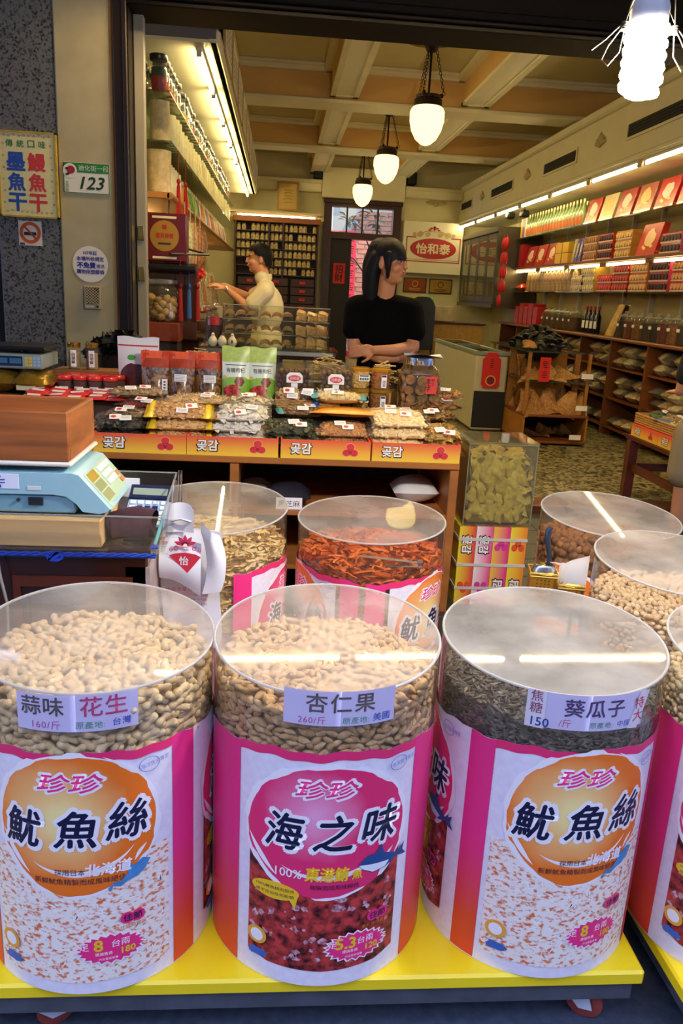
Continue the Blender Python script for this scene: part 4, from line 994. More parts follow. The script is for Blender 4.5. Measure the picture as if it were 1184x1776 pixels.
# tins and scoop between the right-hand barrels
TIN = M('#b98a2c', .3, metal=.7, var=.2, vscale=20)
def tin(label, loc, w, h):
    t = T('gold_tin', label, 'tin', loc, math.radians(-12))
    g = G().cbox(-w, w, -w, w, 0, h, .012).build('body', TIN, t)
    g = G(); r = w*1.01
    for z in (h-.012, h-.002): g.tube([(-r, -r, z), (r, -r, z), (r, r, z), (-r, r, z), (-r, -r, z)], .003, 6)
    g.build('rim', M('#e8c25a', .2, metal=.9), t)
    f = Flat()
    for i in range(4):
        for j in range(3): f.disc(-.02+i*.012, h*.62+j*.011, .003, .003, 8)
    stuff(f.build('pattern', M('#5f3c10', .5), t, front_at(0, -w-.001, 0)))
    return t
st_ = T('small_stand', 'low dark metal stand under the two gold tins', 'stand', (.905, 2.34, .15))
G().cbox(-.1, .1, -.055, .055, .5, .515, .003).build('top', FRAME, st_)
for x in (-.09, .08):
    for y in (-.05, .04): G().box(x, x+.01, y, y+.01, 0, .5).build('leg', FRAME, st_, False)
tin('open gold tin holding the steel scoop', (.862, 2.345, .665), .042, .12)
tin('open gold tin holding white paper bags', (.952, 2.335, .665), .04, .085)
t = T('scoop', 'steel scoop with dark handle resting in the gold tin', 'scoop', (.862, 2.34, .79))
G().grid(lambda u, v: (.04*math.cos(PI*2*u)*(1-.3*v)*1.0, .03*math.sin(PI*2*u)*(1-.3*v), .022*math.sin(PI*v/2)-.006), 16, 5).build('bowl', STEEL, t)
G().tube([(.01, 0, .012), (.014, 0, .035), (.008, 0, .065), (.0, 0, .095), (.0, 0, .125), (.008, 0, .138)], [.005, .007, .008, .0095, .010, .007], 10).build('handle', M('#39465a', .3, metal=.5), t)
t = T('paper_bags', 'white paper bags standing in a gold tin beside pistachio barrel', 'paper bags', (.952, 2.335, .67))
for k in range(3): G().grid(lambda u, v: (-.036+.074*u, -.03+k*.02+.006*math.sin(5*u+k), .0+(.15+.03*u-k*.012)*v), 8, 6).build('bag', CLEAR('#ffffff', .8, .4, .4, '#eef0f6'), t)
# ------------------------------------------------------------------ the long counter and its goods
t = T('counter', 'long plywood counter with open shelves and stepped top', 'counter', (0, 3.5, .15))
CW = M('#a8662c', .45, var=.3, vscale=8, stretch=(.15, 1, 1))
DK = M('#3b2c22', .6, var=.2)
G().cbox(-1.75, .84, 0, .84, .7, .73, .004).build('top_board', CW, t)
G().box(-1.75, .84, .38, .84, .73, .895).build('back_step', DK, t, False)
for x in (-1.0, -.2, .8): G().cbox(x, x+.04, .01, .8, 0, .7, .003).build('upright', CW, t)
G().box(-1.0, .8, .8, .82, 0, .7).build('back_panel', DK, t, False)
G().cbox(-.96, -.2, .02, .8, .46, .48, .002).build('shelf', CW, t); G().cbox(-.16, .8, .02, .8, .46, .48, .002).build('shelf', CW, t)
G().cbox(-.16, .8, .02, .8, .2, .22, .002).build('shelf', CW, t)
# persimmon cartons used as front trays
CARD = zgrad('#f4c33c', '#e2503a', .01, .085, .45)
WH, RD = M('#f4f1ec', .5), M('#d9353f', .45, var=.2, vscale=30)
carton_txt = None
def persimmon_face(t, w, M4, flip=1):
    f = Flat().text('곶감', -.11, .045, .05, bold=.06); f.build('lettering', M('#1b1414', .5), t, M4, .0012)
    f = Flat().text('곶감', -.11, .046, .047, bold=.025); f.build('lettering', WH, t, M4, .0018)
    for i, (x, y, a) in enumerate(((0, .016, 0), (-.017, -.012, .3), (.017, -.012, -.3))):
        g = Flat().disc(.11+x, .044+y, .021, .017); g.build('persimmon_glow', M('#f0a060', .5), t, M4, .001)
    for i, (x, y, a) in enumerate(((0, .016, 0), (-.017, -.011, .3), (.017, -.011, -.3))):
        Flat().disc(.11+x, .044+y, .0175, .0145).build('persimmon_print', RD, t, M4, .0016+.0003*i)
    Flat().ring(.11, .036, .004, .007, 12).build('print', M('#8f1f28', .5), t, M4, .003)
def carton(label, loc, w, rz=0, d=.34):
    t = T('persimmon_carton', label, 'carton', loc, rz)
    G().box(-w/2, w/2, 0, .006, 0, .085).build('front_panel', CARD, t, False)
    G().box(-w/2, w/2, d-.006, d, 0, .085).box(-w/2, -w/2+.006, .006, d-.006, 0, .085).box(w/2-.006, w/2, .006, d-.006, 0, .085).build('side_panels', CARD, t, False)
    G().box(-w/2+.006, w/2-.006, .006, d-.006, 0, .006).build('bottom', M('#c9a26a', .7), t, False)
    persimmon_face(t, w, front_at(0, 0, 0))
    return t
for x, nm in ((-.592, 'with black fungus and mushroom bags'), (-.188, 'holding white shredded bags'), (.225, 'holding green leaf and brown bags'), (.635, 'holding cashew bags')):
    carton('printed persimmon carton used as a tray %s' % nm, (x, 3.502, .8805), .402)
carton('printed persimmon carton used as a tray behind the wooden box', (-1.0, 3.502, .8805), .402)

def pillow(w, d, h, n=12, seal=.02, k=1.0, seed=0):
    rs = random.Random(seed); ph = rs.uniform(0, 6)
    def f(s):
        def fn(u, v):
            x, y = (u-.5)*(w+2*seal), (v-.5)*(d+2*seal)
            a = max(0, 1-abs(2*x/w)**2.6); b = max(0, 1-abs(2*y/d)**2.6)
            z = h*.5*(a*b)**.5*(1 + .12*math.sin(6*u+ph)*math.sin(5*v+ph))
            return (x, y, h*.5 + s*z*k)
        return fn
    g = G(); g.grid(f(1), n, n); g.grid(f(-1), n, n)
    return g, f(1)
def bits(kind):
    g = G()
    if kind == 'disc': g.lathe([(.011, 0), (.012, .0015), (.011, .003)], 8)
    elif kind == 'nut': g.sph((0, 0, 0), (.009, .006, .006), 6, 4)
    elif kind == 'cashew': g.tube([(-.009, 0, 0), (-.005, .006, 0), (.005, .006, 0), (.009, 0, 0)], [.003, .0055, .0055, .003], 6)
    elif kind == 'flake': g.grid(lambda u, v: ((u-.5)*.034, (v-.5)*.016, .004*math.sin(5*u)), 3, 1)
    elif kind == 'strip': g.tube([(-.025, 0, 0), (0, .004, .003), (.025, 0, 0)], .0022, 4)
    elif kind == 'ball': g.sph((0, 0, 0), .0105, 7, 5)
    elif kind == 'crinkle': g.grid(lambda u, v: ((u-.5)*.04, (v-.5)*.03, .007*math.sin(7*u)*math.sin(6*v)), 4, 3)
    return g
def food_bag(name, label, cat, loc, rz, size, kind, h1, h2, n=200, seed=0, sticker=True, corner=None, film=None, group=None, rx=0, rough=.5):
    w, d, h = size; t = T(name, label, cat, loc, rz, group); t.rotation_euler = (rx, 0, rz)
    rs = random.Random(seed); b0 = bits(kind)
    g, top = pillow(w*.94, d*.94, h*.86, 10, 0, .9, seed); m = nut_mat(h1, h2, rough, .2)
    for i in range(n):
        u, v = rs.random(), rs.random(); x, y, z = top(u, v)
        if z < h*.55: z = h*.45+rs.uniform(-.1, .15)*h
        g.merge(b0, Matrix.Translation((x, y, z)) @ Euler((rs.uniform(-.7, .7), rs.uniform(-.7, .7), rs.uniform(0, 6.3))).to_matrix().to_4x4() @ Matrix.Scale(rs.uniform(.75, 1.15), 4))
    stuff(g.build('contents', m, t, True, 1.2))
    fg, top2 = pillow(w, d, h*1.12, 14, .018, 1.0, seed); fg.build('film', film or FILM, t)
    if corner:
        for sx in (-1, 1):
            q, _ = pillow(w*.14, d*1.06, h*.5, 6, .01, 1, seed); o = q.build('coloured_end', M(corner, .3, var=.2, vscale=30), t); o.location = (sx*w*.5, 0, h*.28)
    if sticker:
        for i in range(2):
            u, v = rs.uniform(.3, .7), rs.uniform(.15, .5); x, y, z = top2(u, v)
            s_ = G().box(-.026, .026, -.016, .016, 0, .0015).build('sticker', WH, t, False); s_.location = (x, y, z+.003); s_.rotation_euler = (.5*(1-v), 0, rs.uniform(-.3, .3))
            f_ = Flat()
            if i == 0: f_.disc(-.008, .0, .012, .009, 16); f_.build('sticker_print', RD, s_, Matrix.Translation((0, 0, .0022)))
            else:
                for q in range(3): f_.rect(-.02, .02, -.009+q*.007, -.007+q*.007)
                f_.build('sticker_print', M('#8a8a92', .5), s_, Matrix.Translation((0, 0, .0022)))
    return t
Z0 = .975
B = food_bag
piles = [
 # x, y, label core, size, kind, colours, n, corner
 (-.69, 3.63, .045, 'bag of black wood ear fungus', (.22, .17, .05), 'crinkle', '#3a3432', '#0c0a0a', 150, None, 'dried fungus'),
 (-.43, 3.64, .045, 'bag of tan sliced roots', (.25, .19, .055), 'disc', '#f0c47c', '#c08c4c', 200, '#f0cc2a', 'dried slices'),
 (-.165, 3.64, .045, 'bag of white lily scales', (.23, .19, .055), 'flake', '#fbf5e6', '#d2c8b2', 230, None, 'lily bulbs'),
 (.08, 3.63, .045, 'bag of dark green dried leaves', (.21, .17, .05), 'crinkle', '#566036', '#1e2412', 200, None, 'dried leaves'),
 (.315, 3.63, .045, 'bag of brown dried longan', (.22, .17, .05), 'nut', '#d08c48', '#7a481e', 230, None, 'dried longan'),
 (.57, 3.63, .045, 'bag of pale cashews', (.25, .19, .055), 'cashew', '#ffe9b4', '#e2bc76', 260, None, 'cashews'),
 (.765, 3.63, .045, 'bag of yellow dried mushroom', (.16, .17, .05), 'crinkle', '#e2b24c', '#8a5e1c', 150, None, 'dried mushroom'),
]
for i, (x, y, dz, lab, size, kind, h1, h2, n, corner, cat) in enumerate(piles):
    words = ['at the bottom of its pile', 'in the middle of its pile', 'on top of its pile']
    hs = 3 if i in (1, 2, 5) else 2
    for k in range(hs):
        pos = words[0] if k == 0 else (words[2] if k == hs-1 else words[1])
        hh = size[2]
        B('food_bag', '%s %s in a persimmon carton' % (lab, pos), 'food bag', (x+U(-.012, .012), y+k*.022, .925+k*hh*.92), U(-.1, .1), size, kind, h1, h2, n, i*5+k, k == hs-1, corner, group=None, rx=math.radians(8+2*k))
# second bank of bags, on the step behind
B('food_bag', 'bag of sliced dried shiitake on red date bag', 'food bag', (-.66, 3.86, 1.075), .1, (.24, .15, .05), 'disc', '#c9a878', '#5e4128', 170, 91)
B('food_bag', 'bag of wrinkled red dates under the sliced shiitake', 'food bag', (-.60, 3.79, 1.03), -.1, (.24, .13, .05), 'nut', '#a83a2c', '#4a100e', 170, 92)
B('food_bag', 'bag of sliced shiitake lying on black fungus bags', 'food bag', (-.66, 3.70, 1.0), .05, (.23, .15, .045), 'disc', '#c2a070', '#3a2a1c', 170, 93)
B('food_bag', 'bag of pale dried strips beside the blue box', 'food bag', (-.37, 3.80, 1.06), .05, (.27, .18, .05), 'strip', '#e2c48c', '#b98c50', 200, 94)
B('food_bag', 'bag of amber slices with yellow ends', 'food bag', (-.38, 3.70, 1.0), -.05, (.26, .17, .05), 'disc', '#dca850', '#a06a2a', 200, 95, corner='#e8c22a')
B('food_bag', 'bag of ivory shavings in front of plastic tray', 'food bag', (-.13, 3.81, 1.06), 0, (.22, .15, .05), 'flake', '#efe6cc', '#cbb98c', 180, 96)
B('food_bag', 'bag of brown mushrooms with turquoise ends', 'food bag', (.12, 3.78, 1.025), .1, (.21, .15, .05), 'disc', '#b98a52', '#5a3a1c', 160, 97, corner='#4aa8b0')
B('food_bag', 'bag of white lotus puffs with turquoise ends', 'food bag', (.30, 3.84, 1.09), -.1, (.23, .13, .055), 'ball', '#f0dca0', '#d0b070', 150, 98, corner='#4aa8b0')
B('food_bag', 'orange printed bag under the white puffs', 'food bag', (.35, 3.77, 1.04), -.05, (.34, .15, .035), 'nut', '#f0a02c', '#e08018', 60, 99, sticker=False, film=M('#ee9a26', .3, var=.1))
B('food_bag', 'bag of pale cashews with red sticker behind the others', 'food bag', (.56, 3.80, 1.035), .05, (.24, .15, .05), 'cashew', '#eed9a4', '#cfa662', 200, 100)
B('food_bag', 'bag of amber mushroom with folded film beside glass box', 'food bag', (.76, 3.79, 1.03), -.1, (.18, .15, .05), 'crinkle', '#cf9a48', '#6e4a1c', 150, 101)
WAL_L = ['bag of walnut kernels with red sticker beside the big jar', 'bag of walnut kernels lying behind the glass box lid', 'bag of walnut kernels overhanging the counter end', 'bag of walnut kernels with two white stickers, topmost']
for k, (x, y, z, r) in enumerate(((.82, 3.92, 1.06, .2), (.93, 3.96, 1.05, -.2), (.74, 3.95, 1.06, .1), (.84, 3.96, 1.11, -.15))):
    B('food_bag', WAL_L[k], 'food bag', (x if k != 1 else .78, y+ (.12 if k == 1 else 0), z), r, (.15, .12, .05), 'crinkle', '#cf9a58', '#8a5a28', 90, 110+k)

# standing pouches
def pouch(label, loc, rz, w, h, body, header, kind=None, prints=None, hd=.22, lean=.12, win=None, group=None, name='pouch'):
    t = T(name, label, 'pouch', loc, rz, group); t.rotation_euler = (-lean, 0, rz)
    def fn(s):
        def f(u, v):
            b = (1-abs(2*u-1)**2.5)*max(0, 1-v**1.6)*.045 + .004
            flare = 1 + .06*(v-.4)
            return ((u-.5)*w*flare, s*b, v*h + .004*math.sin(9*u)*(v > .9))
        return f
    G().grid(fn(-1), 12, 14).grid(fn(1), 12, 14).build('body', body, t)
    if header:
        def hf(u, v): x, y, z = fn(-1)(u, 1-hd+hd*v); return (x*1.01, y-.0015, z)
        G().grid(hf, 12, 4).build('header', header, t)
        def hf2(u, v): x, y, z = fn(1)(u, 1-hd+hd*v); return (x*1.01, y+.0015, z)
        G().grid(hf2, 12, 4).build('header', header, t)
    return t, fn(-1)
def on_pouch(t, fn, f, mat, w, h, name='print', lift=.002):
    bm = bmesh.new(); vv = [bm.verts.new((p[0], p[1], p[2] if len(p) > 2 else 0)) for p in f.v]
    for q in f.f:
        try: bm.faces.new([vv[i] for i in q])
        except ValueError: pass
    for ax, lim in ((0, w), (1, h)):
        for k in range(1, 12):
            c = [0, 0, 0]; c[ax] = (k/12-.5)*w if ax == 0 else k/12*h; no = [0, 0, 0]; no[ax] = 1
            bmesh.ops.bisect_plane(bm, geom=bm.verts[:]+bm.edges[:]+bm.faces[:], plane_co=c, plane_no=no)
    for v in bm.verts:
        u, k = min(1, max(0, v.co.x/w+.5)), min(1, max(0, v.co.y/h)); p = fn(u, k); v.co = Vector((v.co.x*1.0, p[1]-lift-v.co.z, v.co.y))
    me = bpy.data.meshes.new(name); bm.to_mesh(me); bm.free(); me.materials.append(mat); return printed(link(name, me, t))
BR_S = M('#9a6a34', .35, c2='#3f2410', vscale=75, kind='voronoi', coat=.4, bump=.6, bscale=90)
ORG = CLEAR('#f07030', .72, .15, 1.2, '#ee5a1a', bump=.7, bscale=40)
for i, (x, nm) in enumerate(((-.60, 'with vertical white sticker'), (-.475, 'with white sticker, between the other two'), (-.335, 'beside the green pouch'))):
    t, fn = pouch('pouch of brown dried slices with orange header %s' % nm, (x, 4.02+.01*i, 1.05), U(-.12, .1), .13, .235, BR_S, ORG, hd=.34, lean=.1, group='orange topped pouches')
    on_pouch(t, fn, Flat().poly([(-.066, .155), (-.05, .2), (.05, .2), (.066, .155), (.066, .236), (-.066, .236)]), M('#ec5a1c', .3, var=.2, vscale=20), .13, .235, 'header_print')
    on_pouch(t, fn, Flat().rect(-.03, .03, .09, .125) if i else Flat().rect(.035, .06, .03, .1), WH, .13, .235, 'sticker', .004)
    f = Flat()
    for q in range(4): f.rect(-.024, .024, .096+q*.007, .098+q*.007) if i else f.rect(.042, .052, .04+q*.014, .048+q*.014)
    on_pouch(t, fn, f, M('#555558', .5), .13, .235, 'sticker_print', .005)
GOJ = M('#d8321c', .4, c2='#8a1408', vscale=90, kind='voronoi')
for i, x in enumerate((-.205, -.075)):
    t, fn = pouch('green and white goji berry pouch %s' % ('next to the orange pouches' if i == 0 else 'next to the acrylic fruit box'), (x, 4.0, 1.05), 0, .132, .275, M('#dfe6d4', .3, coat=.3), M('#b9cf62', .35, var=.25, vscale=40), hd=.27, lean=.1, group='goji pouches')
    on_pouch(t, fn, Flat().rect(-.066, .066, .0, .115).poly([(-.066, .115), (.066, .115), (.04, .13), (-.03, .125)]), M('#8cbf3c', .35, var=.2, vscale=25), .132, .275, 'print', .0015)
    f = Flat(); rs = random.Random(3+i)
    for q in range(70):
        x_, y_ = rs.gauss(-.012, .022), rs.gauss(.06, .02)
        if abs(x_) < .058 and .01 < y_ < .11: a = rs.uniform(0, 3); f.poly([(x_+.007*math.cos(a)+.002*math.sin(a)*s, y_+.007*math.sin(a)*s) for s in (-1, 1)] + [(x_-.007*math.cos(a), y_+.003)])
    stuff(on_pouch(t, fn, Flat().poly(blob(-.012, .06, .045, .036, .2, 40, 4)), GOJ, .132, .275, 'berries', .0025))
    on_pouch(t, fn, Flat().poly([(.02+.026*math.cos(a*PI/3), .105+.026*math.sin(a*PI/3)) for a in range(6)]), M('#5a1a18', .4, c2='#a83a2c', vscale=80), .132, .275, 'bowl_photo', .003)
    on_pouch(t, fn, Flat().text('有機枸杞', 0, .16, w=.09, h=.024).rect(-.05, .05, .184, .187), M('#2b2a28', .5), .132, .275, 'lettering', .003)
    on_pouch(t, fn, Flat().disc(-.052, .125, .009), PYEL, .132, .275, 'print', .003)
t, fn = pouch('white zip pouch with red line behind the orange pouches', (-.70, 4.14, 1.05), -.05, .2, .29, M('#e8e6e6', .35), None, lean=.02, name='zip_pouch')
on_pouch(t, fn, Flat().rect(-.1, .1, .245, .252), M('#c8302c', .4), .2, .29, 'red_line'); on_pouch(t, fn, Flat().disc(-.03, .19, .02, .014), M('#4aa83a', .4), .2, .29, 'leaf_print')
on_pouch(t, fn, Flat().poly(blob(0, .09, .09, .075, .1, 40, 2)), M('#5a1c16', .4, var=.5, vscale=40), .2, .29, 'window')
# things standing on the step
t = T('gift_box', 'small blue cardboard box between pouches and bags', 'box', (-.325, 3.93, 1.045), -.1); G().cbox(-.075, .075, -.035, .035, 0, .045, .002).build('carton', M('#24409a', .4), t); Flat().disc(.02, .0, .022, .012).build('print', WH, t, Matrix.Translation((0, 0, .0455)))
t = T('plastic_box', 'clear plastic box with red paper lid before goji pouches', 'box', (-.08, 3.9, 1.05), 0)
G().cbox(-.055, .055, -.04, .04, 0, .04, .004).build('tub', CLEAR('#d9d2c8', .3, .1, 1), t); G().cbox(-.06, .06, -.045, .045, .04, .05, .003).build('lid', CLEAR('#ffffff', .3, .1, 1), t); G().box(-.03, .03, -.02, .02, .0505, .0515).build('paper', M('#8a2424', .5), t, False); G().cbox(-.05, .05, -.035, .035, .003, .036, .003).build('contents', M('#4a2a20', .5, var=.4, vscale=60), t)
# acrylic boxes of longans and litchis with shop tags
def fruit_box(label, fl, loc, w, d, h, h1, h2, name, group, tagtxt):
    t = T('acrylic_box', label, 'box', loc)
    G().box(-w/2, w/2, -d/2, -d/2+.003, 0, h).box(-w/2, w/2, d/2-.003, d/2, 0, h).box(-w/2, -w/2+.003, -d/2+.003, d/2-.003, 0, h).box(w/2-.003, w/2, -d/2+.003, d/2-.003, 0, h).build('walls', ACRYL, t, False)
    G().box(-w/2+.003, w/2-.003, -d/2+.003, d/2-.003, 0, .004).build('base', ACRYL, t, False)
    Mt = front_at(0, -d/2-.001, 0)
    Flat().poly([(-.04, h*.55), (.04, h*.55), (.04, h*.55+.035), (.025, h*.55+.05), (-.025, h*.55+.05), (-.04, h*.55+.035)]).rect(-.016, .016, h*.1, h*.54).build('tag', WH, t, Mt, .001)
    Flat().disc(0, h*.55+.022, .031, .015).build('tag_print', RD, t, Mt, .0018); Flat().text('怡和泰', 0, h*.55+.022, w=.046, h=.017).build('lettering', WH, t, Mt, .0026)
    Flat().text(tagtxt, 0, h*.32, .024, vertical=True).build('lettering', INK, t, Mt, .0018)
    me = G().sph((0, 0, 0), .0125, 9, 6).mesh(name, nut_mat(h1, h2, .6, .5, 250))
    k = 0; st = .0255; z = .018
    while z < h*.82:
        y = -d/2+.016; 
        while y < d/2-.014:
            x = -w/2+.016 + (k % 2)*.011
            while x < w/2-.014:
                if y < -d/2+.05 or z > h*.72:
                    tag(link(name, me, None, (loc[0]+x+U(-.002, .002), loc[1]+y+U(-.002, .002), loc[2]+z+U(-.002, .002))), fl, name, group)
                x += st
            y += st
        z += .021; k += 1
    return t
fruit_box('open acrylic box of brown litchis with oval shop tag, next to goji pouches', 'round brown dried litchi in acrylic box next to goji pouches', (.085, 4.03, 1.05), .19, .13, .21, '#7a5030', '#4a2c18', 'litchi', 'dried litchis', '荔枝')
fruit_box('open acrylic box of longans with oval shop tag, next to stacked nut tubs', 'round tan dried longan in acrylic box next to nut tubs', (.29, 4.03, 1.05), .17, .13, .21, '#8f6a42', '#5e4026', 'dried_longan', 'dried longans', '龍眼')
# wicker basket with three packs
WICK = M('#b98a48', .6, var=.3, vscale=60)
t = T('wicker_basket', 'shallow wicker basket holding three packs before the acrylic boxes', 'basket', (.15, 3.89, 1.05))
for k in range(6):
    z = .005+k*.008; w, d = .145+.002*k, .055
    G().tube([(-w+.004*math.sin(q), -d, z+.0025*math.sin(q*3+k*PI)) if False else (-w*math.cos(q*0)+2*w*q/24, -d, z+.002*math.sin(q*2.2+k*PI)) for q in range(25)], .0042, 5).tube([(-w, -d, z), (-w, d, z), (w, d, z), (w, -d, z)], .0042, 5).build('weave', WICK, t)
G().box(-.14, .14, -.05, .05, 0, .004).build('base', WICK, t, False)
B('food_bag', 'pack of brown rice flakes with red corner in wicker basket', 'food bag', (.06, 3.89, 1.075), .1, (.1, .08, .075), 'flake', '#d2a86a', '#a87a3c', 70, 121, rx=.5)
B('food_bag', 'pack of dark nuts with blue wrapper in wicker basket', 'food bag', (.15, 3.89, 1.07), -.1, (.09, .08, .07), 'nut', '#7a4a24', '#3a1c0c', 70, 122, corner='#2f78c8', rx=.5)
B('food_bag', 'pack of white strips with blue ends in wicker basket', 'food bag', (.24, 3.89, 1.08), .1, (.11, .08, .07), 'strip', '#efe4c0', '#d6c088', 70, 123, corner='#2f6ac0', rx=.5)
# stacked tubs of nuts
def tub(label, loc, h1, h2, kind, s=1):
    t = T('nut_tub', label, 'tub', loc, 0, 'stacked nut tubs')
    r, h = .047, .088
    G().lathe([(r, 0), (r, h)], 24, cap=False).build('wall', CLEAR('#f6ecd0', .04, .05, 1.0), t)
    lid = G().lathe([(r+.002, h), (r+.003, h+.012), (r-.004, h+.016), (0, h+.016)], 24).build('lid', CLEAR('#f4d050', .45, .15, 1, '#e8c030'), t)
    b0 = bits(kind); g = G().lathe([(r-.012, .004), (r-.012, h-.006)], 16)
    rs = random.Random(int(loc[0]*100))
    for i in range(130):
        a = rs.uniform(0, 6.28); q = r-.0095; p = (q*math.cos(a), q*math.sin(a), rs.uniform(.008, h-.008))
        g.merge(b0, Matrix.Translation(p) @ Euler((rs.uniform(-1, 1), rs.uniform(-1, 1), a)).to_matrix().to_4x4() @ Matrix.Scale(.78, 4))
    stuff(g.build('nuts', nut_mat(h1, h2), t))
    Mt = front_at(0, -r-.001, 0)
    f = Flat(); f.rect(-.012, .042, .04, .07) if s == 1 else f.rect(-.002, .024, .01, .074); f.build('sticker', WH, t, Mt, .001)
    f = Flat(); f.text('夏威夷果', .015, .05, w=.046, h=.012, bold=.03).rect(-.008, .036, .062, .068) if s == 1 else f.text('腰果', .012, .03, .016, vertical=True).rect(.0, .022, .062, .072)
    f.build('sticker_print', M('#143a28' if s == 1 else '#1c1c28', .5), t, Mt, .0018)
    return t
for i, (x, k, h1, h2) in enumerate(((.412, 'ball', '#e8d08c', '#caa858'), (.515, 'cashew', '#c98a4c', '#8a5424'))):
    for j in range(2):
        tub('%s nut tub with gold lid, %s of its pair beside the big jar' % ('round pale' if i == 0 else 'brown roasted', 'upper' if j else 'lower'), (x, 3.99, 1.045+j*.105), h1, h2, k, 1 if i == 0 else 2)
# big jar of dried figs with chrome lid
t = T('big_jar', 'large square glass jar of round brown fruit with chrome lid and red tag', 'jar', (.71, 4.0, 1.045))
def sq(rx, z, n=32, p=3.2): return [(rx*(abs(math.cos(2*PI*i/n))**(2/p))*(1 if math.cos(2*PI*i/n) >= 0 else -1), rx*(abs(math.sin(2*PI*i/n))**(2/p))*(1 if math.sin(2*PI*i/n) >= 0 else -1), z) for i in range(n)]
def loft(rings):
    n = len(rings[0]); g = G(); vs = [p for r in rings for p in r]
    fs = [(j*n+i, j*n+(i+1) % n, (j+1)*n+(i+1) % n, (j+1)*n+i) for j in range(len(rings)-1) for i in range(n)]
    return g.add(vs, fs + [tuple(range(n))[::-1]])
loft([sq(.09, 0), sq(.1, .008), sq(.102, .17), sq(.098, .2), sq(.08, .225, p=2.4), sq(.066, .235, p=2)]).build('glass', CLEAR('#eef0e6', .03, .03, 1.2), t)
G().lathe([(.07, .232), (.071, .236), (.071, .268), (.066, .272), (0, .272)], 32).build('lid', CHROME, t)
bk = G().lathe([(.028, -.01), (.03, 0), (.028, .008), (.018, .012), (.004, .009)], 10); fg = []
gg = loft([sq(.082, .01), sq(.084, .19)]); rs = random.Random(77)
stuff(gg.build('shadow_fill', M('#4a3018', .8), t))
fm = bk.mesh('dried_fruit', nut_mat('#a87a44', '#6a4420', .7, .8, 120))
for z in (.03, .075, .12, .165):
    for s_ in range(4):
        for q in range(3):
            a = s_*PI/2; x = -.06+q*.06 + U(-.008, .008)
            p = Vector((x, -.088, z+U(-.008, .008))); p.rotate(Euler((0, 0, a)))
            link('dried_fruit', fm, t, p, Euler((PI/2+U(-.4, .4), U(-.3, .3), a)), (U(.8, 1.05),)*3)
for q in range(10): link('dried_fruit', fm, t, (U(-.06, .06), U(-.06, .06), .195), (U(-.4, .4), U(-.4, .4), 0), (1, 1, 1))
Flat().rect(.018, .072, .1, .185).build('tag', M('#d8382c', .5), t, front_at(0, -.1045, 0))
Flat().text('愛玉子', .03, .143, .02, vertical=True, bold=.02).text('野生', .052, .158, .016, vertical=True).build('lettering', M('#1c0c0a', .5), t, front_at(0, -.1045, 0), .0008)
tag(G().grid(lambda u, v: (.62+.2*u, 3.93+.13*v, 1.325+.008*math.sin(4*u+3*v)), 8, 6).grid(lambda u, v: (.62+.2*u, 3.93+.13*v, 1.321+.008*math.sin(4*u+3*v)), 8, 6).build('plastic_packet', M('#5a86c0', .2, c2='#e0e4ea', vscale=8, coat=.5)), 'flat blue and white plastic packet on the big jar lid', 'packet')
t = T('price_sign', 'small white card with black fish character beside the big jar', 'sign', (.83, 3.93, 1.05), 0); t.rotation_euler = (-.1, 0, 0)
G().box(-.028, .028, 0, .002, 0, .1).build('card', WH, t, False); Flat().text('魚', .0, .045, .034).build('lettering', INK, t, FRONT, .0018); Flat().rect(-.024, .024, .075, .092).build('print', M('#4a8ac4', .5), t, FRONT, .0012)
# trays of cut root sticks at the back of the counter
ROOT = nut_mat('#e2c98a', '#b89450', .6)
def stick_tray(label, loc, w, d, n, seed):
    t = T('root_stick_tray', label, 'tray', loc)
    G().box(-w/2, w/2, -d/2, -d/2+.003, 0, .1).box(-w/2, w/2, d/2-.003, d/2, 0, .1).box(-w/2, -w/2+.003, -d/2, d/2, 0, .1).box(w/2-.003, w/2, -d/2, d/2, 0, .1).box(-w/2, w/2, -d/2, d/2, 0, .003).build('walls', ACRYL, t, False)
    rs = random.Random(seed); m0 = G().cbox(-.05, .05, -.006, .006, -.002, .002, .0015).mesh('root_stick', ROOT)
    for i in range(n):
        x, y = rs.gauss(0, w*.21), rs.gauss(0, d*.2); x = max(-w*.4, min(w*.4, x)); y = max(-d*.4, min(d*.4, y)); z = .03 + .11*math.exp(-(x/(w*.35))**2-(y/(d*.35))**2)*rs.random()**.4
        o = link('root_stick', m0, None, (loc[0]+x, loc[1]+y, loc[2]+z), (rs.uniform(-.35, .35), rs.uniform(-.4, .4), rs.gauss(.3, .7)), (rs.uniform(.6, 1), 1, 1))
        tag(o, 'cut pale root stick in the %s' % label.split(' of ')[1].split(' sticks')[0].replace('pale', 'heap of pale') + ' sticks heap' if False else 'cut pale root stick heaped in ' + label.split(',')[1].strip(), 'root stick', 'root sticks ' + label.split(',')[1].strip())
stick_tray('acrylic tray of pale root sticks, the tray behind the orange pouches', (-.41, 4.24, 1.05+.1), .28, .14, 60, 1)
stick_tray('acrylic tray of pale root sticks, the tray behind the longan boxes', (.26, 4.24, 1.05+.1), .26, .14, 60, 2)
stick_tray('acrylic tray of pale root sticks, the tray beside the big jar', (.55, 4.22, 1.05+.07), .26, .14, 60, 3)
for x, z in ((-.41, .1), (.26, .1), (.55, .07)): tag(G().cbox(x-.12, x+.12, 4.19, 4.29, 1.046, 1.05+z-.001, .003).build('carton_riser', M('#c9a050', .5, var=.2)), 'plain yellow carton raising a tray of root sticks', 'carton', 'cartons under the stick trays')
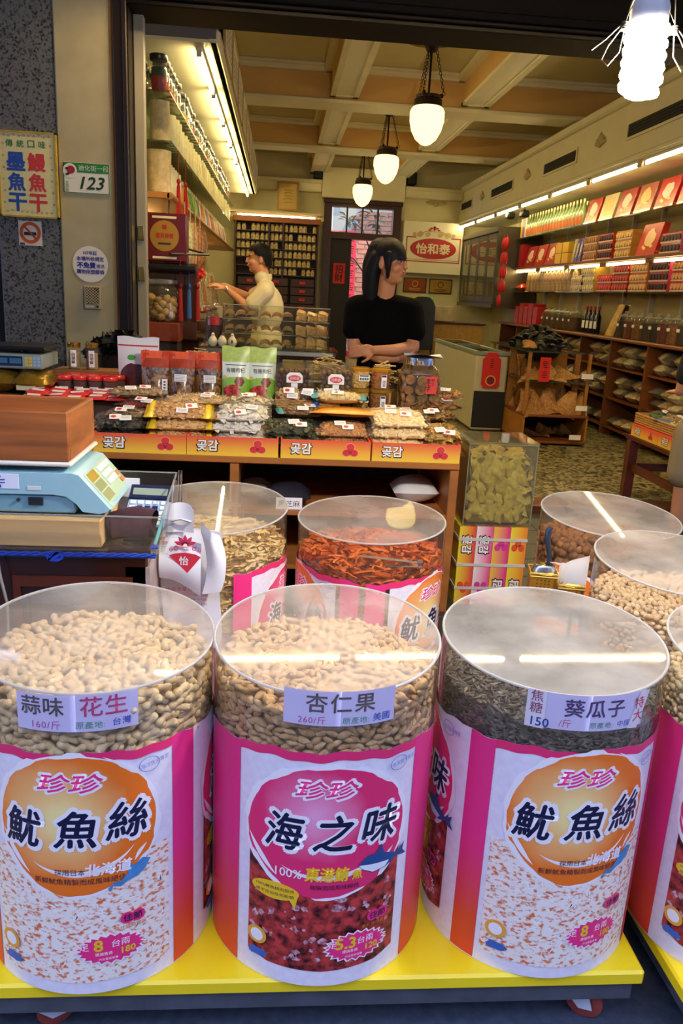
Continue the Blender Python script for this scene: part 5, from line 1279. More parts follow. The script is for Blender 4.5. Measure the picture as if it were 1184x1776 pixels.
# left end: red lidded jars, red packets, second scale, fungus heap
JAR_C = CLEAR('#f3efe2', .04, .05, 1.0)
def small_jar(label, loc, r, h, lidm, fill, group, lab=True, name='spice_jar'):
    t = T(name, label, 'jar', loc, 0, group)
    G().lathe([(r*.95, 0), (r, .004), (r, h*.78), (r*.9, h*.82)], 18, cap=False).build('glass', JAR_C, t)
    G().lathe([(r*.9, .003), (r*.93, .006), (r*.93, h*.74), (0, h*.74)], 14).build('contents', fill, t)
    G().lathe([(r*1.02, h*.8), (r*1.05, h*.82), (r*1.05, h*.97), (r*.98, h), (0, h)], 20).build('lid', lidm, t)
    if lab:
        f = Flat().rect(-r*.6, r*.6, h*.12, h*.5); f.wrap('sticker', WH, t, r, .0012)
        f = Flat(); [f.rect(-r*.45, r*.45, h*(.17+.08*q), h*(.2+.08*q)) for q in range(4)]; f.wrap('sticker_print', INK, t, r, .0018)
    return t
REDL = M('#d8281c', .25, coat=.4)
SPI = M('#5a2c18', .7, var=.4, vscale=80)
for k in range(8):
    x, y = -1.03+.072*(k % 4)+.02*(k//4), 4.0+.085*(k//4)
    small_jar('red lidded spice jar %s' % ('in the front row beside red packets' if k < 4 else 'in the rear row under the gold capped bottles'), (x, y, 1.05), .036, .105, REDL, SPI, 'red lidded jars')
tag(G().cbox(-1.12, -.76, 4.14, 4.3, 1.046, 1.165, .003).build('carton_riser', M('#8a5a2c', .6)), 'brown carton under the two gold capped bottles', 'carton')
GOLDC = M('#c99a3c', .2, metal=.9)
for k, x in enumerate((-1.03, -.94)):
    t = T('pepper_bottle', 'gold capped pepper bottle with white strip, %s' % ('beside the digital scale' if k == 0 else 'beside the black fungus heap'), 'bottle', (x, 4.2, 1.165))
    G().lathe([(.028, 0), (.03, .004), (.03, .105), (.027, .11)], 20, cap=False).build('glass', JAR_C, t); G().lathe([(.026, .003), (.027, .08), (0, .08)], 14).build('contents', M('#a8957a', .8), t)
    G().lathe([(.031, .108), (.032, .112), (.032, .132), (0, .133)], 20).build('cap', GOLDC, t)
    Flat().rect(-.012, .016, .012, .095).wrap('sticker', WH, t, .03, .001); Flat().text('白胡椒', .002, .055, .017, vertical=True, bold=.02).wrap('lettering', INK, t, .03, .0018)
for k in range(16):
    x, y = -1.13+.095*(k % 5)+U(-.01, .01), 3.84+.05*(k//5); z = 1.052+.011*(k//5)+U(0, .01)
    t = T('red_packet', 'small red and clear plastic packet piled before the red lidded jars', 'packet', (x, y, z), U(-.3, .3), 'red packets'); t.rotation_euler = (.2, U(-.1, .1), U(-.3, .3))
    pillow(.09, .055, .02, 6, .006, 1, k)[0].build('wrapper', M('#d2302c', .25, coat=.5, var=.15, vscale=30), t); G().box(-.03, .03, -.012, .012, .0205, .0215).build('label', M('#e8d8d4', .4), t, False)
FUN = M('#0d0b0b', .6, var=.5, vscale=30)
t = T('fungus_bin', 'black bin heaped with dark dried fungus behind the white zip pouch', 'bin', (-.84, 4.46, .15))
G().cbox(-.17, .17, -.1, .1, 0, 1.08, .01).build('bin', M('#1a1614', .6), t)
g = G(); rs = random.Random(12)
for i in range(120):
    a, b = rs.uniform(-.16, .16), rs.uniform(-.09, .09); z = 1.08+.1*math.exp(-(a/.13)**2)*rs.random()
    m = Matrix.Translation((a, b, z)) @ Euler((rs.uniform(-1, 1), rs.uniform(-1, 1), rs.uniform(0, 6))).to_matrix().to_4x4()
    n0 = len(g.v); q = G().grid(lambda u, v: ((u-.5)*.09, (v-.5)*.06, .02*math.sin(5*u)*math.sin(4*v)), 4, 3); g.merge(q, m)
stuff(g.build('fungus', FUN, t))
t = T('digital_scale', 'black topped digital scale with blue display on gold bags', 'scale', (-1.24, 4.0, 1.175), 0)
G().cbox(-.19, .115, -.02, .26, 0, .07, .008).build('housing', M('#8f9a94', .4), t); G().cbox(-.2, .13, -.01, .27, .085, .105, .01).build('pan', M('#15161a', .3), t); G().cyl((0, .12, .06), (0, .12, .09), .03).build('support', BLACK, t)
Flat().rect(-.18, .02, .012, .06).build('display', M('#1c2f52', .2), t, front_at(0, -.0205, 0)); 
for k in range(3): Flat().rect(-.17+k*.065, -.115+k*.065, .025, .05).build('lcd', M('#3f6a8c', .2), t, front_at(0, -.0205, 0), .0008)
for i in range(4):
    for j in range(3): Flat().rect(.032+i*.019, .046+i*.019, .014+j*.016, .026+j*.016).build('key', M('#d0b83a' if i < 2 else '#8fb8d8', .4), t, front_at(0, -.0205, 0), .0008)
for k, (x, z) in enumerate(((-1.33, 1.05), (-1.18, 1.05))):
    t = T('gold_bag', 'crinkled gold foil bag under the digital scale, %s' % ('with paper tag' if k else 'far from the jars'), 'bag', (x, 4.08, z))
    g, top = pillow(.17, .3, .12, 14, .01, 1, 30+k); g.build('foil', M('#a8842c', .25, metal=.7, bump=.8, bscale=25, var=.3, vscale=14), t)
    if k: G().box(-.06, .03, -.152, -.15, .03, .055).build('tag', M('#c9c49a', .5), t, False)
tag(G().cbox(-1.42, -1.1, 3.93, 4.26, 1.046, 1.056, .003).build('board', M('#5e4020', .6)), 'brown board under the gold foil bags', 'board').location.z = 0

# glass chest of yellow dried slices on bound cartons
t = T('carton_bundle', 'four upright persimmon cartons bound with straps under the glass chest', 'cartons', (1.065, 3.62, .15))
gc = [('#f2d63a', '#e2503a'), ('#f4e2d8', '#e85a8c'), ('#f0c03c', '#e43a7c'), ('#f2d63a', '#f08a2c')]
for k in range(4):
    x0 = -.168+k*.084
    c_ = G().box(x0, x0+.082, 0, .3, 0, .40).build('carton', zgrad(gc[k][0], gc[k][1], x0, x0+.075, axis=0), t, False)
    Mt = Matrix.Translation((x0+.041, -.001, .2)) @ Euler((PI/2, 0, 0)).to_matrix().to_4x4() @ Euler((0, 0, -PI/2 if k < 2 else PI/2)).to_matrix().to_4x4()
    sx = -1 if True else 1
    Flat().text('곶감', -.11, 0, .05, bold=.07).build('lettering', M('#1b1414', .5), c_, Mt, .0006); Flat().text('곶감', -.11, 0, .046, bold=.03).build('lettering', WH, c_, Mt, .0014)
    f = Flat(); [f.disc(.11+x, y, .018, .015) for x, y in ((.012, 0), (-.012, .017), (-.012, -.017))]; f.build('persimmon_print', M('#e0502c' if k in (0, 3) else '#d83a8a', .45), c_, Mt, .0008)
for z in (.08, .2, .33): G().box(-.172, .17, -.0035, .3035, z, z+.014).build('strap', M('#c9c6b8', .4), t, False)
t = T('glass_chest', 'clear lidded chest of yellow dried slices on bound cartons', 'container', (1.075, 3.63, .553))
w, d, h = .165, .3, .40
CH = CLEAR('#f0efd8', .05, .04, 1.1)
for nm, a in (('front_pane', (-w, w, 0, .004, 0, h)), ('back_pane', (-w, w, d-.004, d, 0, h)), ('side_pane', (-w, -w+.004, .004, d-.004, 0, h)), ('side_pane', (w-.004, w, .004, d-.004, 0, h)), ('base_pane', (-w+.004, w-.004, .004, d-.004, 0, .004))): G().box(*a).build(nm, CH, t, False)
g = G()
for x, y in ((-w, 0), (w, 0), (-w, d), (w, d)): g.cyl((x, y, 0), (x, y, h), .003, n=6)
g.tube([(-w, 0, h), (w, 0, h), (w, d, h), (-w, d, h), (-w, 0, h)], .003, 6); g.build('edge', CLEAR('#e0e0c0', .5, .1, 1, '#cfcfae'), t)
G().cbox(-w-.006, w+.006, -.006, d+.006, h+.003, h+.012, .002).build('lid', CLEAR('#f0efd8', .15, .03, 1.3, '#d8d4b0'), t)
G().lathe([(.018, h+.012), (.02, h+.03), (.018, h+.055), (0, h+.055)], 12).build('knob', CLEAR('#e8e4c0', .3, .05, 1.4), t)
stuff(G().box(-w+.025, w-.025, .03, d-.02, .01, h-.07).build('fill', M('#8a7430', .8), t, False))
SL = nut_mat('#f0dc8c', '#c2a458', .65, .4, 90)
slc = []
for s_ in range(3):
    r1, r2, r3 = U(2, 5), U(1, 4), U(.25, .4)
    slc.append(G().grid(lambda u, v: ((u-.5)*.08*(1-.5*(2*v-1)**4), (v-.5)*.11, .010*math.sin(r1*u+r2*v)+.012*math.sin(9*v+s_)*(u-.5)*2 - r3*.05*(2*u-1)**2), 6, 9).grid(lambda u, v: ((u-.5)*.08*(1-.5*(2*v-1)**4), (v-.5)*.11, -.004+.010*math.sin(r1*u+r2*v)+.012*math.sin(9*v+s_)*(u-.5)*2 - r3*.05*(2*u-1)**2), 6, 9).mesh('dried_slice', SL))
def dslice(p, e): tag(link('dried_slice', random.choice(slc), None, Vector(t.location)+Vector(p), e, (U(.75, 1.05),)*3), 'wavy yellow dried slice in the glass chest', 'dried slice', 'dried slices in the glass chest')
for i in range(6):
    for j in range(6): dslice((-w+.052+.045*i+U(-.006, .006), .024+U(0, .008), .055+.048*j+U(-.01, .01)), Euler((PI/2+U(-.25, .25), U(-.7, .7), U(-.2, .2))))
for k in range(26): dslice((U(-w+.045, w-.045), U(.05, d-.05), h-.075+U(-.01, .03)), Euler((U(-.4, .4), U(-.4, .4), U(0, 6))))
for j in range(6):
    for i in range(5): dslice((w-.027, .055+.045*i, .05+.05*j+U(-.01, .01)), Euler((U(-.8, .8), PI/2+U(-.25, .25), 0)))
# things on the lower shelf
def under_bag(label, loc, s, c):
    o = pillow(s[0], s[1], s[2], 10, .01, 1, int(loc[0]*50))[0].build('stored_bag', M(c, .35, bump=.5, bscale=20)); o.location = loc; return tag(o, label, 'bag')
under_bag('white plastic bag stored under the counter end', (.68, 3.75, .635), (.2, .2, .13), '#cfccc4'); 
t = T('sesame_bag', 'dark bag with white price sign on the shelf under the counter', 'bag', (.06, 3.65, .632)); pillow(.2, .18, .1, 10, .01, 1, 5)[0].build('bag', M('#2a2830', .3, bump=.4, bscale=30), t); G().box(-.05, .07, -.105, -.102, .0, .055).build('sign', WH, t, False); Flat().text('黑芝麻', .01, .026, w=.1, h=.03).build('lettering', INK, t, front_at(0, -.1055, 0))
under_bag('pale cloth sack stored under the counter', (-.1, 3.8, .632), (.14, .16, .08), '#b9ad94')
# ------------------------------------------------------------------ people
SKIN = M('#c98d68', .5, var=.08, vscale=12); SKIN2 = M('#b87a52', .5, var=.08, vscale=12)
HAIR = M('#050303', .6, spec=.2, var=.4, vscale=60, stretch=(1, 1, .1))
def fuse(g, voxel=.006, it=6, mat=None, name='body', parent=None, fac=.5):
    """melts overlapping shapes into one continuous surface"""
    me = g.mesh('tmp', None, False); o = bpy.data.objects.new('tmp', me); col.objects.link(o)
    r = o.modifiers.new('r', 'REMESH'); r.mode = 'VOXEL'; r.voxel_size = voxel
    s = o.modifiers.new('s', 'SMOOTH'); s.iterations = it; s.factor = fac
    dg = bpy.context.evaluated_depsgraph_get(); dg.update()
    m2 = bpy.data.meshes.new_from_object(o.evaluated_get(dg)); bpy.data.objects.remove(o)
    m2.materials.clear(); m2.materials.append(mat); m2.shade_smooth(); m2.name = name
    return link(name, m2, parent)
def limb(g, pts, rad, n=12):
    for i, p in enumerate(pts): g.sph(p, rad[i], n, 8)
    for i in range(len(pts)-1): g.cyl(pts[i], pts[i+1], rad[i], rad[i+1], n)
    return g
def head(g, c, th, s=1.0):
    """skull, jaw, nose, lips, brow and ears; faces -Y before the turn th"""
    m = Matrix.Translation(c) @ Euler((0, 0, th)).to_matrix().to_4x4() @ Matrix.Scale(s, 4)
    for p, r in (((0, .014, .03), (.074, .092, .092)), ((0, -.018, -.045), (.058, .064, .072)), ((0, -.05, -.088), (.026, .026, .022)), ((.03, -.05, -.03), (.03, .032, .03)), ((-.03, -.05, -.03), (.03, .032, .03)), ((0, -.062, .03), (.05, .02, .022)),
                 ((0, -.09, -.012), (.008, .016, .024)), ((0, -.097, -.024), (.0125, .013, .010)), ((0, -.081, -.05), (.022, .012, .006)), ((0, -.08, -.06), (.019, .012, .007)), ((.074, .014, -.012), (.008, .018, .03)), ((-.074, .014, -.012), (.008, .018, .03))):
        g.sph(p, r, 14, 10, m)
    return m
def face(parent, m, lip='#a8403c'):
    for sx in (-1, 1):
        e = G().sph((sx*.031, -.0755, .004), (.013, .005, .0048), 10, 6, m).build('eye', M('#a89c90', .5), parent)
        G().sph((sx*.029+.002, -.0795, .004), (.0062, .004, .0056), 8, 6, m).build('iris', M('#140c08', .2), e)
        G().tube([m @ Vector((sx*.016, -.08, .0105)), m @ Vector((sx*.031, -.0835, .0125)), m @ Vector((sx*.046, -.0745, .008))], .0018, 5).build('eyelid', M('#2a1610', .5), parent)
        G().tube([m @ Vector((sx*.014, -.0815, .024)), m @ Vector((sx*.031, -.082, .028)), m @ Vector((sx*.05, -.069, .022))], [.0022, .003, .0015], 5).build('eyebrow', M('#1c110c', .6), parent)
    G().sph((0, -.0885, -.0495), (.019, .005, .0042), 10, 6, m).sph((0, -.087, -.0575), (.0165, .0055, .005), 10, 6, m).build('lips', M(lip, .35), parent)
def hand(g, wrist, dirv, normal, thumb_up, s=1.0, curl=.5):
    """palm plus five fingers; dirv = pointing direction, normal = back of the hand"""
    d = Vector(dirv).normalized(); n = Vector(normal).normalized(); side = d.cross(n).normalized()*thumb_up
    w = Vector(wrist); pc = w + d*.045*s
    mm = Matrix((d, side, n)).transposed().to_4x4(); mm.translation = pc
    g.sph((0, 0, 0), (.05*s, .038*s, .015*s), 12, 8, mm)
    for k, (off, L) in enumerate(((.027, .066), (.009, .074), (-.009, .07), (-.026, .055))):
        p0 = pc + d*.04*s + side*off*s; p1 = p0 + d*L*.42*s - n*L*.18*curl*s; p2 = p1 + d*L*.3*s - n*L*.42*curl*s; p3 = p2 + d*L*.12*s - n*L*.36*curl*s
        limb(g, [p0, p1, p2, p3], [.0088*s, .0082*s, .0076*s, .0062*s], 8)
    p0 = w + d*.02*s + side*.028*s; p1 = p0 + d*.025*s + side*.022*s - n*.004; p2 = p1 + d*.028*s + side*.012*s - n*.01*curl
    limb(g, [p0, p1, p2], [.0115*s, .0095*s, .0075*s], 8)
def hair_shell(m, front=.02, side=.02, back=-.1, strand=-.085, thick=1.0, strands=True):
    ks = [(0, front), (.9, front), (1.02, strand if strands else front-.02), (1.22, strand if strands else front-.035), (1.36, side), (1.7, side), (1.95, back), (3.2, back)]
    def low(az):
        a = abs(az)
        for (a0, z0), (a1, z1) in zip(ks, ks[1:]):
            if a <= a1: return z0 + (z1-z0)*(a-a0)/(a1-a0) + .004*math.sin(az*17)
        return back
    def fn(u, v):
        az = -PI + 2*PI*u; zl = low(az); zt = .132
        k = v; el = math.asin(1)*k
        z = zl + (zt-zl)*math.sin(k*PI/2)
        zz = (z-.03)/.102; r = math.sqrt(max(0, 1-min(1, max(-1, zz if zz > 0 else zz*.35))**2))
        rx, ry = .083*thick*r, .102*thick*r
        return m @ Vector((rx*math.sin(az), .014 - ry*math.cos(az), z))
    return G().grid(fn, 48, 14)
# saleswoman in black
bx, by, bz = .57, 4.5, .15
P = lambda x, y, z: (x, y, z)
t = T('person', 'woman in black short sleeved top, arms folded, looking aside behind the counter', 'person', (bx, by, bz))
g = G(); m = head(g, (.02, -.04, 1.625), math.radians(52), .98)
limb(g, [(.0, .01, 1.40), (.005, -.01, 1.47), (.012, -.015, 1.55)], [.058, .05, .052])
g.sph((0, .01, 1.25), (.15, .09, .17), 16, 10); g.sph((0, .01, 1.05), (.12, .085, .16), 16, 10); g.sph((0, .015, .9), (.155, .1, .13), 16, 10)
limb(g, [(-.13, .01, 1.385), (.0, .0, 1.41), (.14, 0, 1.385)], [.052, .05, .052])
for sx in (-1, 1): limb(g, [(sx*.085, .01, .86), (sx*.085, .0, .47), (sx*.085, .02, .08)], [.082, .055, .04]); limb(g, [(sx*.085, .02, .035), (sx*.09, -.1, .028)], [.035, .028])
limb(g, [(-.15, .0, 1.37), (-.155, -.04, 1.17), (-.02, -.125, 1.125), (.07, -.11, 1.125)], [.045, .036, .031, .024])
limb(g, [(.16, .0, 1.37), (.172, -.05, 1.185), (.05, -.155, 1.17), (-.055, -.175, 1.168)], [.045, .037, .032, .024])
hand(g, (-.055, -.175, 1.168), (-1, .1, -.12), (-.05, -.95, .25), -1, .95, .55)
hand(g, (.07, -.11, 1.125), (1, .35, .12), (.2, -.6, -.7), 1, .9, .5)
fuse(g, .0045, 4, SKIN2, 'body', t)
face(t, m)
cap_ = hair_shell(m, front=.012, side=.03, back=-.06)
cap_.build('hair', HAIR, t)
g = G()
for (a, b_, c_, d_), r in ((((0, .07, .06), (.0, .1, -.02), (.005, .11, -.14), (.0, .1, -.27)), (.07, .07, .06, .035)), (((-.045, .06, .02), (-.05, .085, -.06), (-.045, .09, -.16), (-.035, .085, -.26)), (.045, .045, .04, .025)), (((.045, .06, .02), (.05, .085, -.06), (.045, .09, -.16), (.035, .085, -.25)), (.045, .045, .04, .025))):
    limb(g, [tuple(m @ Vector(q)) for q in (a, b_, c_, d_)], r)
for s_ in (-1, 1): limb(g, [tuple(m @ Vector(q)) for q in ((s_*.07, -.03, .04), (s_*.077, -.034, -.02), (s_*.07, -.034, -.085))], (.02, .016, .006), 8)
fuse(g, .006, 4, HAIR, 'long_hair', t)
g = G(); g.sph((0, .01, 1.25), (.168, .108, .185), 16, 10); g.sph((0, .01, 1.06), (.14, .105, .16), 16, 10); g.sph((0, .015, .93), (.165, .115, .1), 16, 10)
limb(g, [(-.14, .01, 1.385), (0, .005, 1.405), (.15, .0, 1.385)], [.065, .066, .065]); limb(g, [(-.15, .0, 1.38), (-.158, -.03, 1.265)], [.066, .064]); limb(g, [(.163, .0, 1.38), (.178, -.035, 1.27)], [.066, .064])
fuse(g, .008, 4, M('#030303', .95, spec=.1), 'top', t)
g = G(); g.sph((0, .015, .88), (.17, .115, .1), 16, 10)
for sx in (-1, 1): limb(g, [(sx*.085, .01, .86), (sx*.085, .0, .47), (sx*.085, .02, .12)], [.095, .07, .058])
fuse(g, .01, 4, M('#1a1a22', .85), 'trousers', t)
# salesman in a pale shirt, seen from the side
t = T('person', 'man in cream short sleeved shirt reaching over the left counter', 'person', (-.14, 7.0, .2))
g = G(); m = head(g, (-.045, 0, 1.645), math.radians(-82), 1.0)
limb(g, [(.01, 0, 1.42), (.0, 0, 1.5), (-.03, 0, 1.57)], [.065, .058, .058])
g.sph((.03, 0, 1.25), (.12, .17, .2), 16, 10); g.sph((.03, 0, 1.0), (.11, .15, .18), 16, 10); g.sph((.03, 0, .88), (.12, .16, .13), 16, 10)
for sy in (-1, 1): limb(g, [(.03, sy*.09, .85), (.02, sy*.09, .46), (.04, sy*.09, .08)], [.09, .06, .045]); limb(g, [(.04, sy*.09, .04), (-.09, sy*.095, .03)], [.038, .03])
limb(g, [(.02, -.19, 1.38), (-.11, -.2, 1.25), (-.30, -.16, 1.395), ], [.05, .04, .026]); hand(g, (-.30, -.16, 1.395), (-1, .2, .25), (0, -.3, 1), -1, 1.0, .5)
limb(g, [(.0, .19, 1.40), (-.13, .2, 1.33), (-.33, .1, 1.415)], [.05, .04, .026]); hand(g, (-.33, .1, 1.415), (-1, -.15, .1), (0, .3, 1), 1, 1.0, .5)
fuse(g, .0055, 4, SKIN, 'body', t); face(t, m, '#a8604c')
hair_shell(m, front=.06, side=.02, back=-.05, strands=False, thick=1.03).build('hair', HAIR, t)
g = G(); g.sph((.035, 0, 1.24), (.145, .185, .21), 16, 10); g.sph((.035, 0, 1.0), (.135, .17, .18), 16, 10)
limb(g, [(.02, -.17, 1.39), (.02, 0, 1.415), (.01, .17, 1.4)], [.075, .08, .075]); limb(g, [(.015, -.19, 1.38), (-.075, -.2, 1.285)], [.075, .07]); limb(g, [(.0, .19, 1.39), (-.075, .2, 1.35)], [.07, .064]); limb(g, [(-.01, -.05, 1.49), (-.01, .05, 1.49)], [.06, .06])
fuse(g, .008, 3, M('#d8cfae', .8, bump=.25, bscale=25), 'shirt', t)
G().lathe([(.066, 1.475), (.074, 1.5), (.07, 1.53), (.066, 1.5)], 20, cap=False).build('collar', M('#e2d9b8', .8), t)
g = G(); g.sph((.035, 0, .86), (.13, .17, .1), 14, 8)
for sy in (-1, 1): limb(g, [(.03, sy*.09, .85), (.02, sy*.09, .46), (.04, sy*.09, .1)], [.105, .075, .06])
fuse(g, .012, 3, M('#23242c', .85), 'trousers', t)
G().lathe([(.031, -.008), (.034, 0), (.031, .008)], 16, Matrix.Translation((-.285, -.163, 1.385)) @ Euler((0, PI/2-.5, 0)).to_matrix().to_4x4(), cap=False).build('watch', M('#c9c9c4', .3, metal=.8), t)
# customer at the right table
t = T('person', 'shopper in black top and khaki shorts beside the right hand table', 'person', (2.66, 4.72, .15))
g = G(); m = head(g, (0, -.0, 1.44), math.radians(170), .96)
limb(g, [(0, 0, 1.24), (0, 0, 1.36)], [.05, .05]); g.sph((0, 0, 1.08), (.14, .09, .15), 14, 8); g.sph((0, 0, .88), (.12, .09, .14), 14, 8); g.sph((0, 0, .76), (.15, .1, .11), 14, 8)
for sx in (-1, 1): limb(g, [(sx*.085, 0, .72), (sx*.09, 0, .4), (sx*.09, .01, .07)], [.085, .055, .038]); limb(g, [(sx*.09, .0, .035), (sx*.095, .1, .03)], [.034, .028]); limb(g, [(sx*.16, 0, 1.2), (sx*.17, .06, .98), (sx*.1, .22, .95)], [.045, .036, .025]); hand(g, (sx*.1, .22, .95), (-.1*sx, 1, 0), (0, 0, 1), sx, .9, .4)
fuse(g, .008, 3, SKIN, 'body', t); face(t, m)
hair_shell(m, front=.02, back=-.1).build('hair', HAIR, t)
g = G(); g.sph((0, .0, 1.06), (.165, .115, .18), 14, 8); g.sph((0, 0, .86), (.15, .115, .14), 14, 8); limb(g, [(-.15, 0, 1.2), (0, 0, 1.23), (.15, 0, 1.2)], [.065, .065, .065])
for sx in (-1, 1): limb(g, [(sx*.16, 0, 1.19), (sx*.17, .03, 1.07)], [.064, .06])
fuse(g, .01, 3, M('#0d0c0e', .85), 'top', t)
g = G(); g.sph((0, 0, .76), (.165, .12, .1), 14, 8)
for sx in (-1, 1): limb(g, [(sx*.09, 0, .72), (sx*.1, 0, .47)], [.105, .1])
fuse(g, .01, 2, M('#8f8064', .85, bump=.2, bscale=30), 'shorts', t)

# ------------------------------------------------------------------ display case of dried slices
t = T('glass_table', 'glass topped metal table carrying the dried scallop boxes', 'table', (0, 4.9, .15))
G().box(-.47, .36, -.02, .34, 1.1, 1.112).build('glass_top', CLEAR('#cfe0d4', .15, .03, 1.2, '#9fb8a8'), t, False)
G().box(-.46, .35, -.01, .0, 1.075, 1.1).box(-.46, .35, .32, .33, 1.075, 1.1).build('rail', STEEL, t, False)
for x in (-.45, .33):
    for y in (0, .31): G().box(x, x+.018, y, y+.018, 0, 1.1).build('leg', M('#8f8a78', .4, metal=.6), t, False)
G().box(-.43, .33, .02, .31, .86, .875).build('shelf', M('#7d6a42', .5), t, False)
GOLDB = M('#b9932c', .3, metal=.5, var=.35, vscale=18)
for k, x in enumerate((-.3, -.09, .12, .25)): tag(G().cbox(x-.09, x+.06, 4.92, 5.15, 1.026, 1.18, .004).build('gold_box', GOLDB), 'gold foil box on the shelf under the glass table', 'box', 'gold boxes under the glass table')
SCA = nut_mat('#f0d498', '#c0925a', .5, .3, 200)
sh = G().grid(lambda u, v: (.034*math.cos(PI*u), .006*math.sin(6*u)+.016*(1-v), .005+.036*math.sin(PI*u)*(.45+.55*v)), 12, 3).grid(lambda u, v: (.034*math.cos(PI*u), .004+.006*math.sin(6*u)+.016*(1-v), .005+.036*math.sin(PI*u)*(.45+.55*v)), 12, 3).mesh('dried_scallop_slice', SCA)
boxn = [['top', 'middle', 'bottom'], ['beside the jar with red paper', 'between two others', 'beside the woman']]
for c in range(3):
    for r in range(3):
        x0, z0 = -.335+c*.215, 1.262+.083*(2-r) + 0
        if c == 0 and r == 2: pass
        b = T('acrylic_case', 'clear box of curled dried slices, %s row, %s' % (boxn[0][r], boxn[1][c]), 'box', (x0, 4.93, z0))
        G().box(0, .212, 0, .003, .003, .079).build('front_pane', CLEAR('#fbfaf0', .015, .03, .8), b, False)
        G().box(0, .212, 0, .2, 0, .003).box(0, .003, .003, .2, .003, .079).box(.209, .212, .003, .2, .003, .079).box(0, .212, .197, .2, .003, .079).build('walls', ACRYL, b, False)
        G().tube([(0, 0, .079), (.212, 0, .079)], .0022, 5).build('edge', CLEAR('#e8e8d0', .6, .1, 1.2, '#d8d4b0'), b)
        for s_ in range(3):
            for k in range(4):
                if c < 2: o = link('dried_scallop_slice', sh, None, (x0+.04+s_*.066+U(-.004, .004), 4.945+k*.018, z0+.004+.002*k), (U(-.1, .1), U(-.1, .1), U(-.1, .1)), (U(.85, 1.0),)*3)
                else: o = link('dried_scallop_slice', sh, None, (x0+.04+s_*.066+U(-.004, .004), 4.985, z0+.006+k*.015), (-1.3+U(-.2, .2), U(-.1, .1), U(-.2, .2)), (U(.85, .98),)*3)
                tag(o, 'curled tan dried slice in a clear display box', 'dried slice', 'dried slices in the display boxes')
t = T('apothecary_jar', 'lidded glass jar of dark berries with red paper beside the display boxes', 'jar', (-.385, 5.02, 1.2615))
G().lathe([(.045, 0), (.058, .02), (.062, .12), (.058, .2), (.05, .22)], 24, cap=False).build('glass', JAR_C, t); G().lathe([(.04, .004), (.054, .03), (.057, .16), (0, .165)], 20).build('contents', M('#4a1c14', .6, var=.5, vscale=70), t)
G().lathe([(.06, .22), (.062, .228), (.04, .24), (.01, .246), (.012, .262), (0, .268)], 20).build('lid', JAR_C, t); Flat().rect(-.03, .03, .12, .17).wrap('red_paper', M('#d0261e', .5), t, .0625, .001)
GRD = M('#d8cfae', .4)
for k, (x, lab) in enumerate(((-.39, 'cream glazed gourd bottle under the berry jar'), (-.335, 'dark capped cream gourd bottle with tall stopper'), (-.275, 'cream gourd bottle with green leaf mark'))):
    q = T('gourd_bottle', lab, 'bottle', (x, 4.91, 1.2615)); G().lathe([(.015, 0), (.026, .015), (.028, .03), (.02, .048), (.012, .058), (.008, .066)], 16).build('body', GRD, q); G().lathe([(.01, .064), (.012, .068), (.005, .075), (0, .08 + .02*(k == 1))], 10).build('stopper', M('#2a1a12' if k == 1 else '#c9bf98', .5), q)
    if k == 2: Flat().disc(0, .03, .005, .011).wrap('leaf_mark', M('#2f5a34', .5), q, .028, .002)
q = T('candy_jar', 'small jar with red cap beside the folded arms', 'jar', (.40, 4.4, .15)); G().lathe([(.03, 0), (.03, 1.09), (.035, 1.12)], 14).build('stand', M('#a88a4c', .6), q); G().lathe([(.03, 1.12), (.032, 1.13), (.032, 1.15), (0, 1.152)], 18).build('cap', REDL, q)
# ------------------------------------------------------------------ left wall: shelves, certificate, counter
LW = M('#b87f3e', .4, var=.25, vscale=8, stretch=(1, .1, 1))
def board(name, label, x0, x1, y0, y1, z0, z1, mat, cat='shelf'):
    return tag(G().cbox(x0, x1, y0, y1, z0, z1, .003).build(name, mat), label, cat)
GS = CLEAR('#dfeadf', .12, .03, 1.2, '#a9bcae')
s1 = board('glass_shelf', 'upper glass shelf on the left wall with tall red and green jars', -1.4, -.83, 6.42, 14.6, 2.938, 2.952, GS)
s2 = board('glass_shelf', 'lower glass shelf on the left wall with pale canisters', -1.4, -.82, 6.42, 14.6, 2.605, 2.619, GS)
s3 = T('wooden_shelf', 'rounded wooden shelf on the left wall carrying coloured pouches', 'shelf', (0, 0, 0))
G().cbox(-1.4, -.83, 6.4, 14.6, 2.215, 2.262, .006).build('board', LW, s3); G().cyl((-.83, 6.4, 2.238), (-.83, 14.6, 2.238), .024, n=12).build('nosing', LW, s3)
for y in (6.42, 8.6, 10.8, 13.0): tag(G().box(-1.38, -1.34, y, y+.03, 1.3, 3.27).build('shelf_upright', M('#8a8066', .4, metal=.5), None, False), 'slotted metal upright holding the left wall shelves', 'upright', 'uprights on the left wall')
def tall_jar(c1, c2, label, loc, group):
    t = T('display_jar', label, 'jar', loc, 0, group)
    G().lathe([(.055, 0), (.06, .006), (.06, .2), (.05, .215)], 14, cap=False).build('glass', JAR_C, t)
    G().lathe([(.05, .004), (.055, .01), (.055, .1), (0, .1)], 12).build('lower_contents', M(c1, .5, var=.3, vscale=40), t)
    G().lathe([(.055, .1), (.055, .16), (0, .165)], 12).build('upper_contents', M(c2, .6, var=.4, vscale=40), t)
    G().lathe([(.062, .208), (.066, .213), (.066, .245), (0, .25)], 14).build('lid', M('#241a14', .35), t); return t
ja = tall_jar('#b8281a', '#2f4a34', 'tall jar of red and green goods with dark lid on upper glass shelf', (-.92, 6.52, 2.953), 'jars on the upper left shelf')
jb = tall_jar('#c9a868', '#3a4a5c', 'tall jar of tan and blue goods with dark lid on upper glass shelf', (-.92, 7.35, 2.953), 'jars on the upper left shelf')
n = 0
